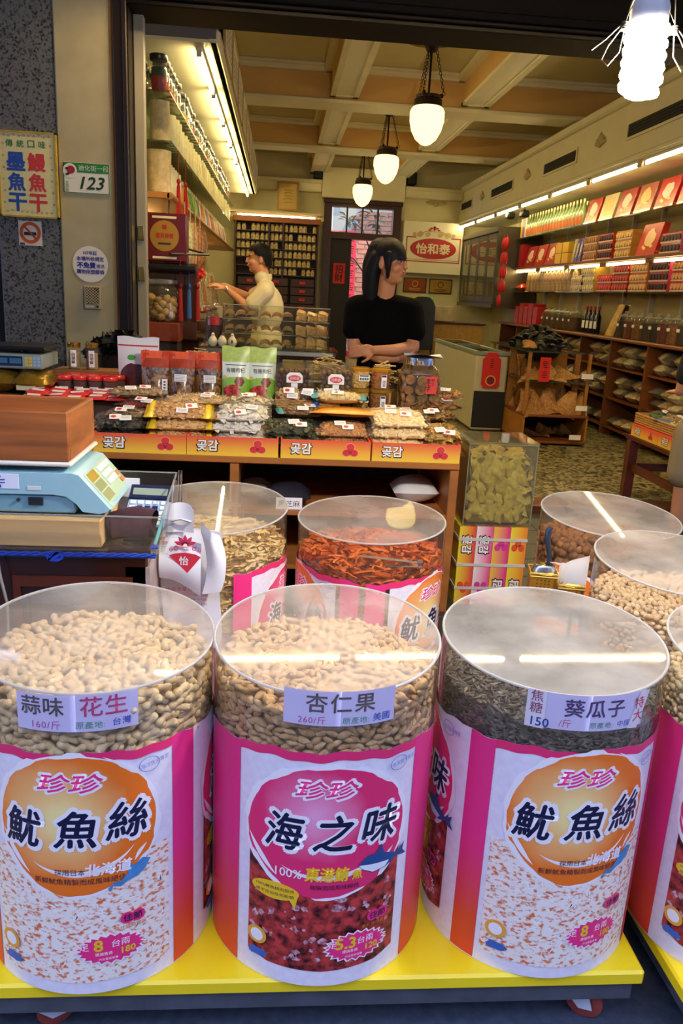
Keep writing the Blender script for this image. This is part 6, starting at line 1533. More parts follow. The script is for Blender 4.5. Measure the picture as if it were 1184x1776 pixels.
for k in range(46):
    y = 6.52+.165*k
    if k in (0, 5): continue
    if k % 7 == 6: continue
    dup(ja if (k < 5 or k % 3 == 0) else jb, (-.92+U(-.01, .01), y, 2.953), U(0, 6))
for k in range(4): dup(ja, (-1.1+U(-.01, .01), 6.55+.17*k, 2.953), 0)
PALE = M('#d9c48a', .35, var=.25, vscale=25, coat=.4, bump=.5, bscale=25)
def canister(label, loc, mat, capm, group, h=.28, r=.07):
    t = T('canister', label, 'canister', loc, 0, group)
    G().grid(lambda u, v: (r*(1+.05*math.sin(5*2*PI*u+3*v))*math.cos(2*PI*u), r*(1+.05*math.sin(5*2*PI*u+3*v))*math.sin(2*PI*u), h*v), 20, 6).build('bag', mat, t)
    G().lathe([(r*.95, h*.93), (r*.98, h*.96), (r*.8, h), (0, h)], 14).build('cap', capm, t); return t
ca = canister('crinkled pale bag of dried goods on lower glass shelf', (-.92, 6.55, 2.62), PALE, M('#cbb98a', .3), 'pale bags on the lower left shelf')
cb = canister('clear pale canister with silver cap on lower glass shelf', (-.9, 6.9, 2.62), M('#e3d9a8', .3, var=.15, vscale=20, coat=.5), M('#9a9a90', .25, metal=.7), 'pale canisters on the lower left shelf', .25, .055)
for k in range(44):
    y = 6.72+.17*k
    if k % 4 == 0 and k < 6: dup(ca, (-.95, y, 2.62), U(0, 6))
    else: dup(cb, (-.9+U(-.015, .015), y, 2.62), U(0, 6))
big = dup(ca, (-.94, 6.6, 2.263), .5, 'large crinkled brown bag at the near end of the wooden shelf', (1.3, 1.3, 1.1)); 
def simple_pouch(label, loc, c, group, h=.24, w=.13):
    t, fn = pouch(label, loc, PI/2, w, h, M(c, .35, coat=.4, var=.2, vscale=14), M('#e4dcc0', .4), hd=.15, lean=0.02, group=group)
    return t
cols = [('#e0a030', 'amber'), ('#e07a2c', 'orange'), ('#1f8a3a', 'green'), ('#9ac23a', 'yellow green'), ('#3a78b8', 'blue'), ('#e6e0c8', 'cream'), ('#c8342c', 'red')]
pro = {}
order = [0, 0, 1, 2, 2, 3, 3, 4, 5, 1, 1, 5, 4, 1, 5, 6, 6, 1, 5, 3, 5, 1, 6, 5, 1, 5, 4, 1, 5]
for k, ci in enumerate(order):
    y = 7.6+.2*k; loc = (-.9, y, 2.263)
    if ci not in pro: pro[ci] = simple_pouch('%s standing pouch on the wooden shelf of the left wall' % cols[ci][1], loc, cols[ci][0], '%s pouches on the wooden shelf' % cols[ci][1])
    else: dup(pro[ci], loc)
for k in range(5): dup(cb, (-.93, 6.9+.14*k, 2.263), 0, 'clear pale canister standing on the wooden shelf', 1.0, 'canisters on the wooden shelf')
def tassel(label, loc, c, L=.3, cord=.2):
    t = T('tassel', label, 'tassel', loc)
    G().tube([(0, 0, 0), (0, 0, -cord)], .0025, 5).build('cord', M(c, .7), t); G().sph((0, 0, -cord-.02), (.016, .016, .022), 10, 6).build('knot', M(c, .6), t)
    G().lathe([(.009, -cord-.04), (.014, -cord-.06), (.021, -cord-L), (.0, -cord-L)], 14).build('fringe', M(c, .8, var=.3, vscale=90, stretch=(1, 1, .05)), t)
RDT = '#b5121c'
tassel('red tassel hung from lower glass shelf, with smooth cord', (-.81, 6.75, 2.6), RDT); tassel('red tassel hung from lower glass shelf, with round knot', (-.80, 7.15, 2.6), RDT, .32, .18)
tassel('dark red tassel hung beside big jar, close to the price tag', (-.72, 6.08, 1.82), '#8f0e1a', .27, .2); tassel('blue tassel hung between two red tassels', (-.66, 6.1, 1.8), '#2a5a9c', .25, .18); tassel('dark red tassel hung beside the hanging bags', (-.60, 6.12, 1.82), '#8f0e1a', .26, .2)
tag(G().tube([(-.78, 6.06, 1.815), (-.52, 6.14, 1.825)], .008, 8).tube([(-.78, 6.06, 1.815), (-.9, 6.3, 1.82)], .008, 8).tube([(-.52, 6.14, 1.825), (-.85, 6.42, 1.9), (-.85, 6.5, 2.24)], .008, 8).build('tassel_rail', M('#2a211c', .4)), 'thin dark rail from which the three tassels hang', 'rail')
# certificate box
t = T('certificate_case', 'dark red square case with gold disc and characters by the entrance', 'case', (-.83, 6.08, 1.925))
m_ = rot_m(0, 0, .05)
G().cbox(-.16, .155, 0, .16, -.165, .165, .008).build('case', M('#5c0d14', .35, coat=.4), t)
Fp = front_at(0, -.001, 0)
Flat().disc(0, .01, .102, .105).build('disc', M('#b58a3a', .35, metal=.5), t, Fp, .001)
Flat().text('優良商號', 0, .012, w=.125, h=.034, bold=.03).poly([(-.016, .055), (.016, .055), (.016, .085), (-.016, .085)]).build('lettering', M('#a02418', .5), t, Fp, .002)
Flat().rect(-.045, .045, -.05, -.036).build('print', M('#2a2620', .5), t, Fp, .002)
Flat().rect(-.085, .085, .128, .144).rect(-.085, .085, -.146, -.13).build('strip', M('#d8cfae', .5), t, Fp, .001)
tag(G().cbox(-.98, -.60, 6.0, 6.35, 1.70, 1.735, .01).build('black_tray', M('#121114', .3)), 'black tray shelf under the dark red certificate case', 'tray').location.z = 0
tag(G().box(-.97, -.62, 6.25, 6.28, 1.21, 1.70).box(-.97, -.62, 6.25, 6.4, 1.735, 1.76).build('bracket_panel', M('#4a2414', .5), None, False), 'brown panel bracing the black tray shelf', 'panel')
t = T('wide_jar', 'wide glass jar of pale round dried goods on brown box', 'jar', (-.86, 6.12, 1.335))
G().lathe([(.1, 0), (.125, .02), (.13, .2), (.11, .25), (.095, .265)], 28, cap=False).build('glass', CLEAR('#eef0e2', .04, .03, 1.3), t)
G().lathe([(.1, .265), (.115, .275), (.115, .3), (.03, .315), (0, .315)], 24).build('lid', CLEAR('#eef0e2', .2, .05, 1.3), t)
pm = G().sph((0, 0, 0), (.034, .034, .026), 10, 7).mesh('dried_piece', nut_mat('#cfb078', '#9a7440', .6, .5, 70))
for k in range(34): a = k*2.4; z = .03+.15*(k/34); r = .085 if k % 4 else .04; link('dried_piece', pm, t, (r*math.cos(a), r*math.sin(a), z), (U(-1, 1), U(-1, 1), 0))
t = T('storage_box', 'red brown wooden box under the wide glass jar', 'box', (-.87, 6.12, .2)); G().cbox(-.17, .15, -.13, .13, 1.0, 1.135, .006).build('upper', M('#7a3018', .45, var=.2), t); G().cbox(-.16, .14, -.12, .12, 0, 1.0, .006).build('plinth', M('#1c120c', .6), t)
t = T('shop_counter', 'dark wooden counter along the left wall in front of the man', 'counter', (0, 0, .2)); G().cbox(-1.35, -.62, 6.5, 11.5, .0, .98, .008).build('body', REDWOOD, t); G().cbox(-1.37, -.58, 6.45, 11.55, .98, 1.02, .01).build('top', M('#2a1710', .25, coat=.4), t)
# goods crowding the left counter
hb = [('tall clear bag of white dried flowers', '#d9d2b0', '#8a9a5a'), ('clear bag of tan dried slices', '#c9a868', '#8a6434'), ('clear bag of amber candied fruit', '#d08a34', '#8a4a14'), ('clear bag of dark herbs', '#6a5434', '#2a1c10'), ('clear bag of cream mushrooms', '#e2cf9a', '#b0904c')]
for k in range(15):
    lab, h1, h2 = hb[k % 5]; j = k//5
    where = ['close to the tassels', 'in front of the man', 'behind the man'][j]
    t = T('tied_bag', lab + ' on the left counter ' + where, 'bag', (-.9+.06*(k % 2)+U(-.03, .03), 6.66+.30*k, 1.221), U(-.4, .4))
    g = G().grid(lambda u, v: ((.075*(1-.55*v**3)+.008*math.sin(9*u*6.28))*math.cos(2*PI*u), (.06*(1-.55*v**3)+.008*math.sin(7*u*6.28))*math.sin(2*PI*u), v*(.32+.06*(k % 3))), 18, 10)
    g.build('contents', M(h1, .5, c2=h2, vscale=45, bump=.6, bscale=50), t)
    t.scale = (1.1, 1.1, 1.15)
    G().grid(lambda u, v: (.085*(1-.55*v**3)*math.cos(2*PI*u), .068*(1-.55*v**3)*math.sin(2*PI*u), v*(.36+.06*(k % 3))), 18, 8).build('film', FILM2, t)
for k in range(6):
    t = T('hanging_bag', 'long clear bag of pale dried goods hung under the wooden shelf, %s' % ['next to the tassels', 'second from the tassels', 'third from the tassels', 'fourth from the tassels', 'fifth from the tassels', 'closest to the man'][k], 'bag', (-.74+.02*(k % 2), 6.55+.2*k, 2.2), U(-.5, .5))
    c1, c2 = [('#e8dcae', '#8fa05c'), ('#d9b878', '#9a7038'), ('#ece2bc', '#b8a468'), ('#d8a04c', '#9a5a1c'), ('#e8dcae', '#a89458'), ('#c98a4c', '#7a4420')][k]
    G().cyl((0, 0, -.12), (0, 0, .016), .003, n=6).build('string', M('#c9b88a', .6), t)
    G().grid(lambda u, v: ((.06*math.sin(PI*min(1, .12+v*1.0))**.5+.006*math.sin(25*u+9*v))*math.cos(2*PI*u), .05*math.sin(PI*min(1, .12+v*1.0))**.5*math.sin(2*PI*u), -.12-.42*v), 18, 12).build('contents', M(c1, .45, c2=c2, vscale=40, bump=.7, bscale=45), t)
    G().grid(lambda u, v: (.07*math.sin(PI*min(1, .1+v*.98))**.5*math.cos(2*PI*u), .06*math.sin(PI*min(1, .1+v*.98))**.5*math.sin(2*PI*u), -.1-.46*v), 16, 8).build('film', FILM, t)
for k in range(6):
    t = T('lidded_jar', 'round glass jar with dark sweets on the left counter %s' % ('beside the paper box' if k > 2 else 'under the hanging bags'), 'jar', (-.67, 7.2+.55*k, 1.221), 0, 'round jars on the left counter'); G().lathe([(.05, 0), (.07, .03), (.07, .12), (.045, .16)], 16, cap=False).build('glass', JAR_C, t); G().lathe([(.045, .004), (.062, .03), (.062, .09), (0, .1)], 14).build('contents', M('#5a2a14', .5, var=.5, vscale=40), t); G().lathe([(.05, .16), (.055, .175), (.02, .2), (0, .21)], 14).build('lid', M('#6a1f14', .3), t)
t = T('paper_box', 'white carton with green stripe on the left counter beside the man', 'box', (-.68, 8.35, 1.221), .3); G().cbox(-.1, .1, -.06, .06, 0, .2, .004).build('carton', M('#dcd8c4', .5), t); Flat().rect(-.06, .06, .04, .13).build('print', M('#8aa86a', .5), t, front_at(0, -.0605, 0))
for k in range(3):
    t = T('red_flower', 'small red paper flower hanging before the man, %s' % ['lowest', 'middle', 'highest'][k], 'ornament', (-.66+.03*k, 6.5-.05*k, 1.64+.03*k))
    for a in range(5): G().sph((.02*math.cos(a*1.256), -.005, .02*math.sin(a*1.256)), (.016, .008, .016), 8, 5).build('petal', M('#d8201c', .5), t)
    G().cyl((0, 0, .01), (-.0, 0, .6-.03*k), .0015, n=4).build('thread', M('#8a1f18', .6), t)
# warm light strip under the wooden shelf
for k in range(5): tube_lamp((-1.25, 6.6+1.3*k, 2.165), 1.0, 'y', 'warm tube under the wooden shelf of the left wall', 'tubes under the left wooden shelf', TUBE_IN*.7, '#ffd88a')

# ------------------------------------------------------------------ back wall
t = T('medicine_shelf', 'dark wooden wall shelf with six rows of white jars at the back', 'shelf', (0, 15.85, .2))
G().box(-.87, .7, .3, .34, 1.15, 2.7).build('back_panel', M('#2a100a', .5), t, False)
for x in (-.87, -.25, .02, .67): G().box(x, x+.03, 0, .3, 1.15, 2.7).build('upright', DW, t, False)
ROWZ = [1.69, 1.845, 2.0, 2.155, 2.31, 2.47]
for z in ROWZ: G().box(-.87, .7, 0, .3, z-.018, z).build('shelf_board', DW, t, False)
G().cbox(-.9, .73, -.04, .34, 2.62, 2.72, .01).build('cornice', M('#9a5a24', .4), t)
G().box(-.87, .7, .0, .34, 0, 1.15).build('base', M('#260e08', .45), t, False)
for i in range(3):
    for r in range(4):
        dr = G().cbox(-.8+i*.5, -.35+i*.5, -.012, 0, 1.02+r*.155 if r < 4 else 0, 1.16+r*.155, .004).build('drawer', M('#3a150c', .4, var=.3), t)
        G().box(-.63+i*.5, -.52+i*.5, -.015, -.012, 1.07+r*.155, 1.12+r*.155).build('red_tag', M('#c2241e', .5), dr, False)
jw = T('medicine_jar', 'small white jar with pale lid on the wall shelf at the back', 'jar', (-.8, 15.95, ROWZ[0]+.2), 0, 'white jars on the back shelf')
G().lathe([(.036, 0), (.04, .006), (.04, .085), (.028, .1)], 12).build('body', M('#e8d9a8', .35, coat=.3), jw); G().lathe([(.03, .098), (.033, .1), (.033, .122), (0, .124)], 12).build('lid', M('#d8c48a', .35), jw); Flat().rect(-.02, .02, .025, .07).wrap('label', M('#c9a85a', .5), jw, .04, .001)
JROW = ['small white jar on the %s of the back shelf' % w for w in ('lowest row', 'second row from the drawers', 'third row from the drawers', 'third row from the cornice', 'second row from the cornice', 'highest row')]
jw['label'] = JROW[0]; jw['group'] = 'small white jars on the ' + JROW[0].split(' on the ')[1]
first = True
for r, z in enumerate(ROWZ):
    for k in range(17):
        x = -.8+.089*k
        if r < 2 and k < 7: continue
        if (k*7+r*5) % 13 == 0: continue
        if first: jw.location = (x, 15.95, z+.2); first = False
        else: dup(jw, (x+U(-.008, .008), 15.95+U(-.01, .01), z+.2), U(-.3, .3), JROW[r], None, 'small white jars on the ' + JROW[r].split(' on the ')[1])
t = T('gold_framed_picture', 'gold framed relief picture above the jar shelf', 'picture', (.1, 15.94, 3.3)); G().cbox(-.19, .19, -.02, .0, -.24, .24, .006).build('mat_board', M('#c9a85a', .4, metal=.4), t)
fr = G().box(-.2, .2, -.035, 0, .22, .25).box(-.2, .2, -.035, 0, -.25, -.22).box(-.2, -.165, -.035, 0, -.22, .22).box(.165, .2, -.035, 0, -.22, .22).build('frame', M('#a8843c', .3, metal=.6), t, False)
g = G(); [g.tube([(-.08+U(-.02, .02), -.024, -.1+k*.05), (0, -.03, -.09+k*.05+U(-.02, .02)), (.08, -.024, -.1+k*.05)], .008, 5) for k in range(5)]; g.build('relief', M('#e8c868', .3, metal=.6), t)
# oval shop sign
t = T('shop_sign', 'white sign board with red oval and scroll crest on the back wall', 'sign', (2.93, 15.98, 2.53))
G().cbox(-.6, .56, 0, .2, -.47, .48, .006).build('board', M('#ece5c8', .4), t); Fp = front_at(0, -.001, 0); SR = M('#b0121a', .4)
f = Flat().rect(-.54, .52, -.26, -.24).rect(-.54, -.52, -.24, .2).rect(.5, .52, -.24, .2).rect(-.54, -.35, .18, .2).rect(.33, .52, .18, .2).rect(-.51, .49, -.22, -.212); f.build('border', SR, t, Fp, .001)
Flat().disc(-.01, -.01, .45, .19).build('oval', SR, t, Fp, .002); Flat().text('怡和泰', -.01, -.01, w=.66, h=.19, bold=.03).build('lettering', M('#e8d9b0', .4), t, Fp, .004)
g = G()
for s_ in (-1, 1):
    for cx, r in ((.12, .05), (.27, .06), (.38, .035)): g.tube([(-.01+s_*cx + r*(1-q/26)*math.cos(q*.6), -.012, .24+r*(1-q/26)*math.sin(q*.6)) for q in range(22)], .008, 5)
    g.tube([(-.01, -.012, .3), (-.01+s_*.15, -.012, .31), (-.01+s_*.33, -.012, .22)], .008, 5)
g.build('scroll', M('#d8b878', .4), t)
f = Flat(); [f.disc(-.01+.09*math.cos(a), .32+.055*math.sin(a), .03, .016, 14) for a in (0.15, .85, 1.57, 2.29, 2.99)]; f.disc(-.01, .36, .018, .05); f.build('crest', SR, t, Fp, .012)
for i, (x, c, c2) in enumerate(((2.65, '#8a4a22', '#c9904c'), (3.16, '#b08a34', '#e0c06a'))):
    t = T('plaque', '%s metal plaque with round emblem under the shop sign' % ('copper' if i == 0 else 'brass'), 'plaque', (x, 16.19, 1.835)); G().cbox(-.23, .23, -.02, 0, -.14, .14, .005).build('frame', M('#3a1c10', .4), t); G().box(-.21, .21, -.024, -.02, -.12, .12).build('plate', M(c, .3, metal=.8, var=.2, vscale=6), t, False)
    Flat().ring(0, .03, .045, .06, 24).rect(-.12, .12, -.07, -.055).rect(-.1, .1, -.1, -.088).build('emblem', M(c2 if i == 0 else '#5a441c', .4, metal=.4), t, front_at(0, -.0255, 0))
# counter at the back right with wrapped boxes
t = T('back_counter', 'plain yellow wood counter at the back right behind the freezer', 'counter', (0, 13.0, .2)); G().cbox(2.05, 3.3, 0, .6, 0, 1.02, .006).build('body', M('#a8823c', .5, var=.2), t); G().cbox(2.02, 3.33, -.03, .63, 1.02, 1.05, .006).build('top', M('#3a2414', .4), t)
t = T('wrapped_stack', 'stack of cartons wrapped in clear film on the yellow counter', 'cartons', (2.55, 13.2, 1.25)); G().cbox(-.22, .25, -.15, .15, 0, .24, .008).build('cartons', M('#b9ac84', .5, var=.3, vscale=10), t); G().cbox(-.228, .258, -.158, .158, 0, .25, .02).build('film', FILM2, t)
t = T('vase', 'small dark vase with green leaf tip in front of the plaques', 'vase', (2.48, 13.4, 1.25)); G().lathe([(.04, 0), (.06, .03), (.03, .2), (.045, .27)], 14).build('body', BLACK, t); G().sph((0, 0, .32), (.05, .05, .06)).build('leaf', M('#4aa86a', .5), t)
t = T('round_chair', 'black chair with rounded back beside the yellow counter', 'chair', (2.25, 12.6, .2)); G().cbox(-.2, .2, -.2, .2, .42, .5, .02).build('seat', BLACK, t); G().grid(lambda u, v: (-.2+.4*u, .2+.02*math.sin(PI*u), .6+.82*v*(1-.18*(2*u-1)**4)), 10, 6).grid(lambda u, v: (-.2+.4*u, .23+.02*math.sin(PI*u), .6+.82*v*(1-.18*(2*u-1)**4)), 10, 6).build('backrest', BLACK, t)
for x in (-.17, .17):
    for y in (-.17, .17): G().cyl((x, y, 0), (x, y, .62 if y > 0 else .42), .014, n=8).build('leg', BLACK, t)
# wall cabinet with glass doors at the far right
t = T('display_cabinet', 'grey framed wall cabinet with four glass doors at the far right', 'cabinet', (3.5, 13.4, 0)); G().box(.02, .7, 0, 2.6, 1.54, 2.72).build('body', M('#3a3626', .5), t, False); AL = M('#5a5648', .35, metal=.7)
for k in range(4):
    y0 = .02+.64*k; d_ = G().box(-.0, .02, y0, y0+.06, 1.6, 2.68).box(0, .02, y0+.56, y0+.62, 1.6, 2.68).box(0, .02, y0+.06, y0+.56, 2.6, 2.68).box(0, .02, y0+.06, y0+.56, 1.6, 1.68).build('door', AL, t, False); G().box(.008, .012, y0+.06, y0+.56, 1.68, 2.6).build('pane', M('#6a6a50', .06, metal=.3), d_, False)
G().box(-.02, .7, -.02, 2.62, 2.7, 2.78).build('top_rail', AL, t, False); G().box(-.02, .7, -.02, 2.62, 1.5, 1.56).build('bottom_rail', AL, t, False); G().box(.0, .7, -.03, -.002, 1.5, 2.78).build('side_panel', AL, t, False)
for k in range(2): tag(G().cbox(3.5+.12*k, 3.62+.12*k, 12.95-.35*k, 13.1-.35*k, 2.86, 2.96, .02).cyl((3.55+.12*k, 13.02-.35*k, 2.94), (3.55+.12*k, 13.02-.35*k, 3.0), .02).build('spot_lamp', BLACK), 'black spotlight under the right bulkhead %s' % ('beside the wall cabinet' if k == 0 else 'above the shelf end'), 'lamp')
for k in range(5):
    for j in range(2):
        if k == 4 and j: continue
        t = T('red_lantern_charm', 'red padded charm in the hanging strand beside the wall cabinet', 'ornament', (3.56, 13.22-.16*j, 2.5-.22*k), 0, 'red charms beside the wall cabinet'); G().sph((0, 0, 0), (.04, .075, .1), 10, 8).build('cushion', M('#c01a1e', .6), t); G().cyl((0, 0, .08), (0, 0, .14), .006, n=6).build('loop', M('#a01418', .6), t)

# ------------------------------------------------------------------ right wall shelving
RBK = M('#9a8a5c', .6); RWD = M('#7a4420', .45, var=.25, vscale=9, stretch=(1, .12, 1))
t = T('gift_shelving', 'long right wall shelving with three shelves of gift goods', 'shelving', (3.8, 7.2, 0))
for z, th, m_ in ((2.6, .02, GS), (2.15, .035, RWD), (1.78, .018, GS)): G().cbox(0, .42, 0, 6.15, z-th, z, .003).build('shelf', m_, t)
for k in range(8): G().box(.38, .43, .35+.75*k, .385+.75*k, 1.3, 2.98).build('upright', M('#c9c4b0', .4), t, False)
G().box(.432, .448, 0, 6.15, 1.28, 2.98).build('back_panel', M('#b9a878', .6), t, False)
t = T('base_shelving', 'brown wooden base shelving along the right wall', 'shelving', (3.72, 7.0, .2)); G().cbox(-.03, .52, 0, 6.6, 1.045, 1.08, .01).build('ledge', RWD, t)
for z in (.1, .42, .76): G().box(.02, .52, 0, 6.6, z-.02, z).build('shelf', RWD, t, False)
for k in range(8): G().box(.0, .52, .0+.93*k, .03+.93*k, 0, 1.045).build('divider', RWD, t, False)
G().box(.5, .52, 0, 6.6, 0, 1.045).build('back_panel', M('#2a1a10', .6), t, False)
FACE = Euler((PI/2, 0, -PI/2)).to_matrix().to_4x4()
def gift_box(label, loc, w, h, c, dec, group=None, lean=.22, d=.07):
    t = T('gift_box', label, 'gift box', loc, 0, group); t.rotation_euler = (0, lean, 0)
    G().cbox(-.0, d, -w/2, w/2, 0, h, .004).build('carton', M(c, .3, coat=.5, var=.15, vscale=8), t)
    Mt = Matrix.Translation((-.001, 0, h/2)) @ FACE
    Flat().poly(blob(0, .02, w*.28, h*.27, .18, 30, int(loc[1]*10))).build('print', M(dec, .35), t, Mt, .001); f = Flat(); [f.disc(w*.2*math.cos(a), -h*.22+h*.06*math.sin(a*2), w*.07, h*.05, 12) for a in (0, 1.2, 2.2, 3.1)]; f.build('print', M('#e8c860', .4), t, Mt, .002)
    G().box(d*.1, d*.9, -w/2-.001, w/2+.001, h*.1, h*.14).build('band', M('#c99a3c', .4), t, False); return t
reds = ['#b81820', '#c02a1c', '#a81420', '#c8341c']
names1 = ['red gift box with gold cloud, close to the shop front', 'red gift box with pale bird print', 'silver film gift pack', 'dark red gift box with silver film', 'pale gift pack in clear wrap', 'narrow red gift box beside the bottles']
for k in range(6):
    c = ['#c8281c', '#b81c20', '#a8584c', '#a82a2c', '#c9b98c', '#b02a1c'][k]
    gift_box(names1[k] + ' on the top right shelf', (3.84, 7.85+.5*k, 2.601), .42, .31, c, '#e8b070' if k % 2 == 0 else '#d8c8c0')
gb = T('sauce_bottle', 'green glass bottle with orange label on the top right shelf', 'bottle', (3.87, 10.65, 2.601), 0, 'bottles on the top right shelf')
G().lathe([(.045, 0), (.05, .01), (.05, .17), (.03, .23), (.018, .26), (.018, .3)], 12).build('glass', M('#a9bf8c', .12, coat=.5), gb); Flat().rect(-.045, .045, .02, .12).wrap('label', M('#d0642c', .5), gb, .05, .001).rotation_euler = (0, 0, -PI/2); G().lathe([(.02, .29), (.02, .33), (0, .33)], 10).build('cap', M('#d8c88a', .3, metal=.6), gb)
for k in range(1, 19): dup(gb, (3.87, 10.65+.128*k, 2.601))
for k in range(12): dup(gb, (4.0, 10.7+.19*k, 2.601))
for k, (c, nm) in enumerate((('#e8dcc8', 'white'), ('#8a6aa8', 'purple'), ('#e0b83c', 'yellow'))): tag(G().cbox(3.84, 4.05, 13.02+.11*k, 13.12+.11*k, 2.601, 2.9, .004).build('tea_carton', M(c, .4)), nm + ' tea carton at the far end of the top right shelf', 'carton')
def snack_pack(label, loc, c1, c2, rows, group, w=.42, cols=6):
    """shrink-wrapped block of small rolls; each roll end is a part"""
    t = T('snack_block', label, 'snack pack', loc, 0, group); h = .098*rows
    G().cbox(.012, .2, -w/2, w/2, 0, h, .004).build('wrap', M(c1, .3, coat=.5, var=.2, vscale=20), t)
    rm = G().cyl((0, 0, 0), (.02, 0, 0), .03, n=10).mesh('roll_end', M(c2, .35))
    for r in range(rows):
        for k in range(cols): link('roll_end', rm, t, (.0, -w/2+w*(k+.5)/cols, .049+.098*r))
    for r in range(rows): G().box(.004, .0115, -w/2, w/2, .098*r+.001, .098*r+.016).build('band', M('#d8c0a0', .4), t, False)
    return t
sp = [(8.05, 2.151, '#c84a7a', '#2a1418', 2, 'pink block of dark rolls on the middle right shelf'), (9.2, 2.151, '#c98a3c', '#e0b868', 3, 'golden block of pale rolls on the middle right shelf'), (9.72, 2.151, '#b8281c', '#3a1410', 3, 'red block of dark rolls on the middle right shelf'), (10.2, 2.151, '#b8823c', '#a86a2c', 3, 'brown gold block of rolls on the middle right shelf'),
      (7.7, 1.781, '#c03a2c', '#d8a070', 3, 'red block of tan rolls on the lower right shelf, close to the shop front'), (8.2, 1.781, '#c8446c', '#2a1418', 3, 'pink block of dark rolls on the lower right shelf'), (8.68, 1.781, '#d87a3c', '#e8b878', 3, 'orange block of tan rolls on the lower right shelf'), (9.15, 1.781, '#a81c20', '#c84a34', 3, 'crimson block of red rolls on the lower right shelf'), (9.6, 1.781, '#c0201c', '#e04a34', 2, 'bright red block of rolls on the lower right shelf'), (10.15, 1.781, '#c9a848', '#e8d890', 3, 'gold block of cans on the lower right shelf'), (10.5, 1.781, '#b8984c', '#d8c480', 2, 'dull gold block of cans on the lower right shelf')]
for y, z, c1, c2, r, lab in sp: snack_pack(lab, (3.83, y, z), c1, c2, r, None)
gift_box('large red gift box with white flower on the middle right shelf', (3.84, 8.62, 2.151), .46, .34, '#c8281c', '#e8c090'); 
for k, c in enumerate(('#6a4a8c', '#3448a8', '#b8a06a')): gift_box('%s slim gift box leaning on the middle right shelf' % ['purple', 'blue', 'tan'][k], (3.84, 10.56+.12*k, 2.151), .1, .3, c, '#d8c8b0', lean=.12)
for k in range(4): tag(G().cbox(3.84, 4.05, 10.98+.28*(k % 2), 11.22+.28*(k % 2), 2.151+.14*(k//2), 2.285+.14*(k//2), .004).build('yellow_carton', M('#e0b02c', .4)), 'yellow carton with dark band, %s of the stack on the middle right shelf' % ('upper' if k > 1 else 'lower'), 'carton', 'yellow cartons')
for k in range(3): gift_box('red gift box with round print leaning beside yellow cartons, %s' % ['next to them', 'second along', 'farthest along'][k], (3.84, 11.75+.5*k, 2.151), .44, .31, reds[k], '#e8c8b0')
tag(G().cbox(3.84, 4.06, 13.08, 13.3, 2.151, 2.5, .004).build('red_book_box', M('#a81824', .35)), 'tall plain red box at the far end of the middle right shelf', 'box')
for k in range(13):
    t = T('brown_bag', 'clear bag of brown dried goods standing on the lower right shelf', 'bag', (3.95, 10.85+.17*k, 1.781), U(-.2, .2), 'brown bags on the lower right shelf'); G().grid(lambda u, v: (.06*math.cos(2*PI*u)*(1-.5*v**3), .085*math.sin(2*PI*u)*(1-.5*v**3), .31*v), 14, 6).build('contents', M('#9a7a4c', .4, c2='#54381c', vscale=30, coat=.5, bump=.4, bscale=30), t)
tag(pillow(.2, .3, .12, 10, .01, 1, 3)[0].build('red_pack', M('#d0281c', .3, coat=.4)), 'red wrapped pack at the far end of the lower right shelf', 'pack').location = (3.95, 13.18, 1.781)
for k in range(5): tube_lamp((3.86, 7.3+1.25*k, 2.085), 1.1, 'y', 'warm tube under the middle right shelf', 'tubes under the middle right shelf', TUBE_IN*.5, '#ffdf9a')
# jars on the ledge
def ledge_jar(label, loc, c, group, r=.085, h=.25):
    t = T('storage_jar', label, 'jar', loc, 0, group); G().lathe([(r*.95, 0), (r, .01), (r, h*.82), (r*.7, h*.93)], 18, cap=False).build('glass', JAR_C, t); G().lathe([(r*.9, .004), (r*.93, .01), (r*.93, h*.72), (0, h*.74)], 16).build('contents', M(c, .5, var=.5, vscale=50), t)
    G().lathe([(r*.75, h*.92), (r*.8, h*.95), (r*.5, h*1.03), (r*.2, h*1.06), (r*.25, h*1.15), (0, h*1.17)], 16).build('lid', CLEAR('#eef0e4', .25, .05, 1.3), t); G().box(-r-.002, -r+.006, -.025, .025, h*.5, h*.62).build('tag', WH, t, False); return t
jc = [('#2a1410', 'dark'), ('#6a2014', 'red brown'), ('#8a5a2c', 'tan'), ('#3a2a18', 'black brown')]
for k in range(9): ledge_jar('storage jar of %s goods on the ledge under the red packs' % jc[(k*3) % 4][1], (3.84, 7.25+.2*k, 1.281), jc[(k*3) % 4][0], 'jars on the right ledge')
for k in range(4): ledge_jar('storage jar in the rear row of the right ledge', (4.05, 7.3+.4*k, 1.281), '#5a2414', 'rear jars on the right ledge')
t = T('fish_bag', 'gold foil bag of dried fish leaning on the right ledge', 'bag', (3.82, 9.25, 1.281)); G().grid(lambda u, v: (.02+.1*v+.03*math.sin(PI*u), -.12+.26*u*(1-.3*v), .36*v), 8, 8).grid(lambda u, v: (.05+.1*v-.03*math.sin(PI*u)+.03, -.12+.26*u*(1-.3*v), .36*v), 8, 8).build('bag', M('#a8843c', .3, metal=.4, bump=.6, bscale=20, var=.4, vscale=12), t)
for k in range(4):
    t = T('wine_bottle', 'dark bottle with white label on the right ledge beside the fish bag', 'bottle', (3.86, 9.7+.13*k, 1.281), 0, 'dark bottles on the right ledge'); G().lathe([(.04, 0), (.042, .01), (.042, .2), (.016, .25), (.016, .31), (0, .31)], 14).build('glass', M('#120a0c', .15), t); Flat().rect(-.04, .04, .06, .15).wrap('label', WH, t, .042, .001).rotation_euler = (0, 0, -PI/2); G().lathe([(.018, .28), (.018, .325), (0, .325)], 10).build('capsule', M('#a8201c', .35), t)
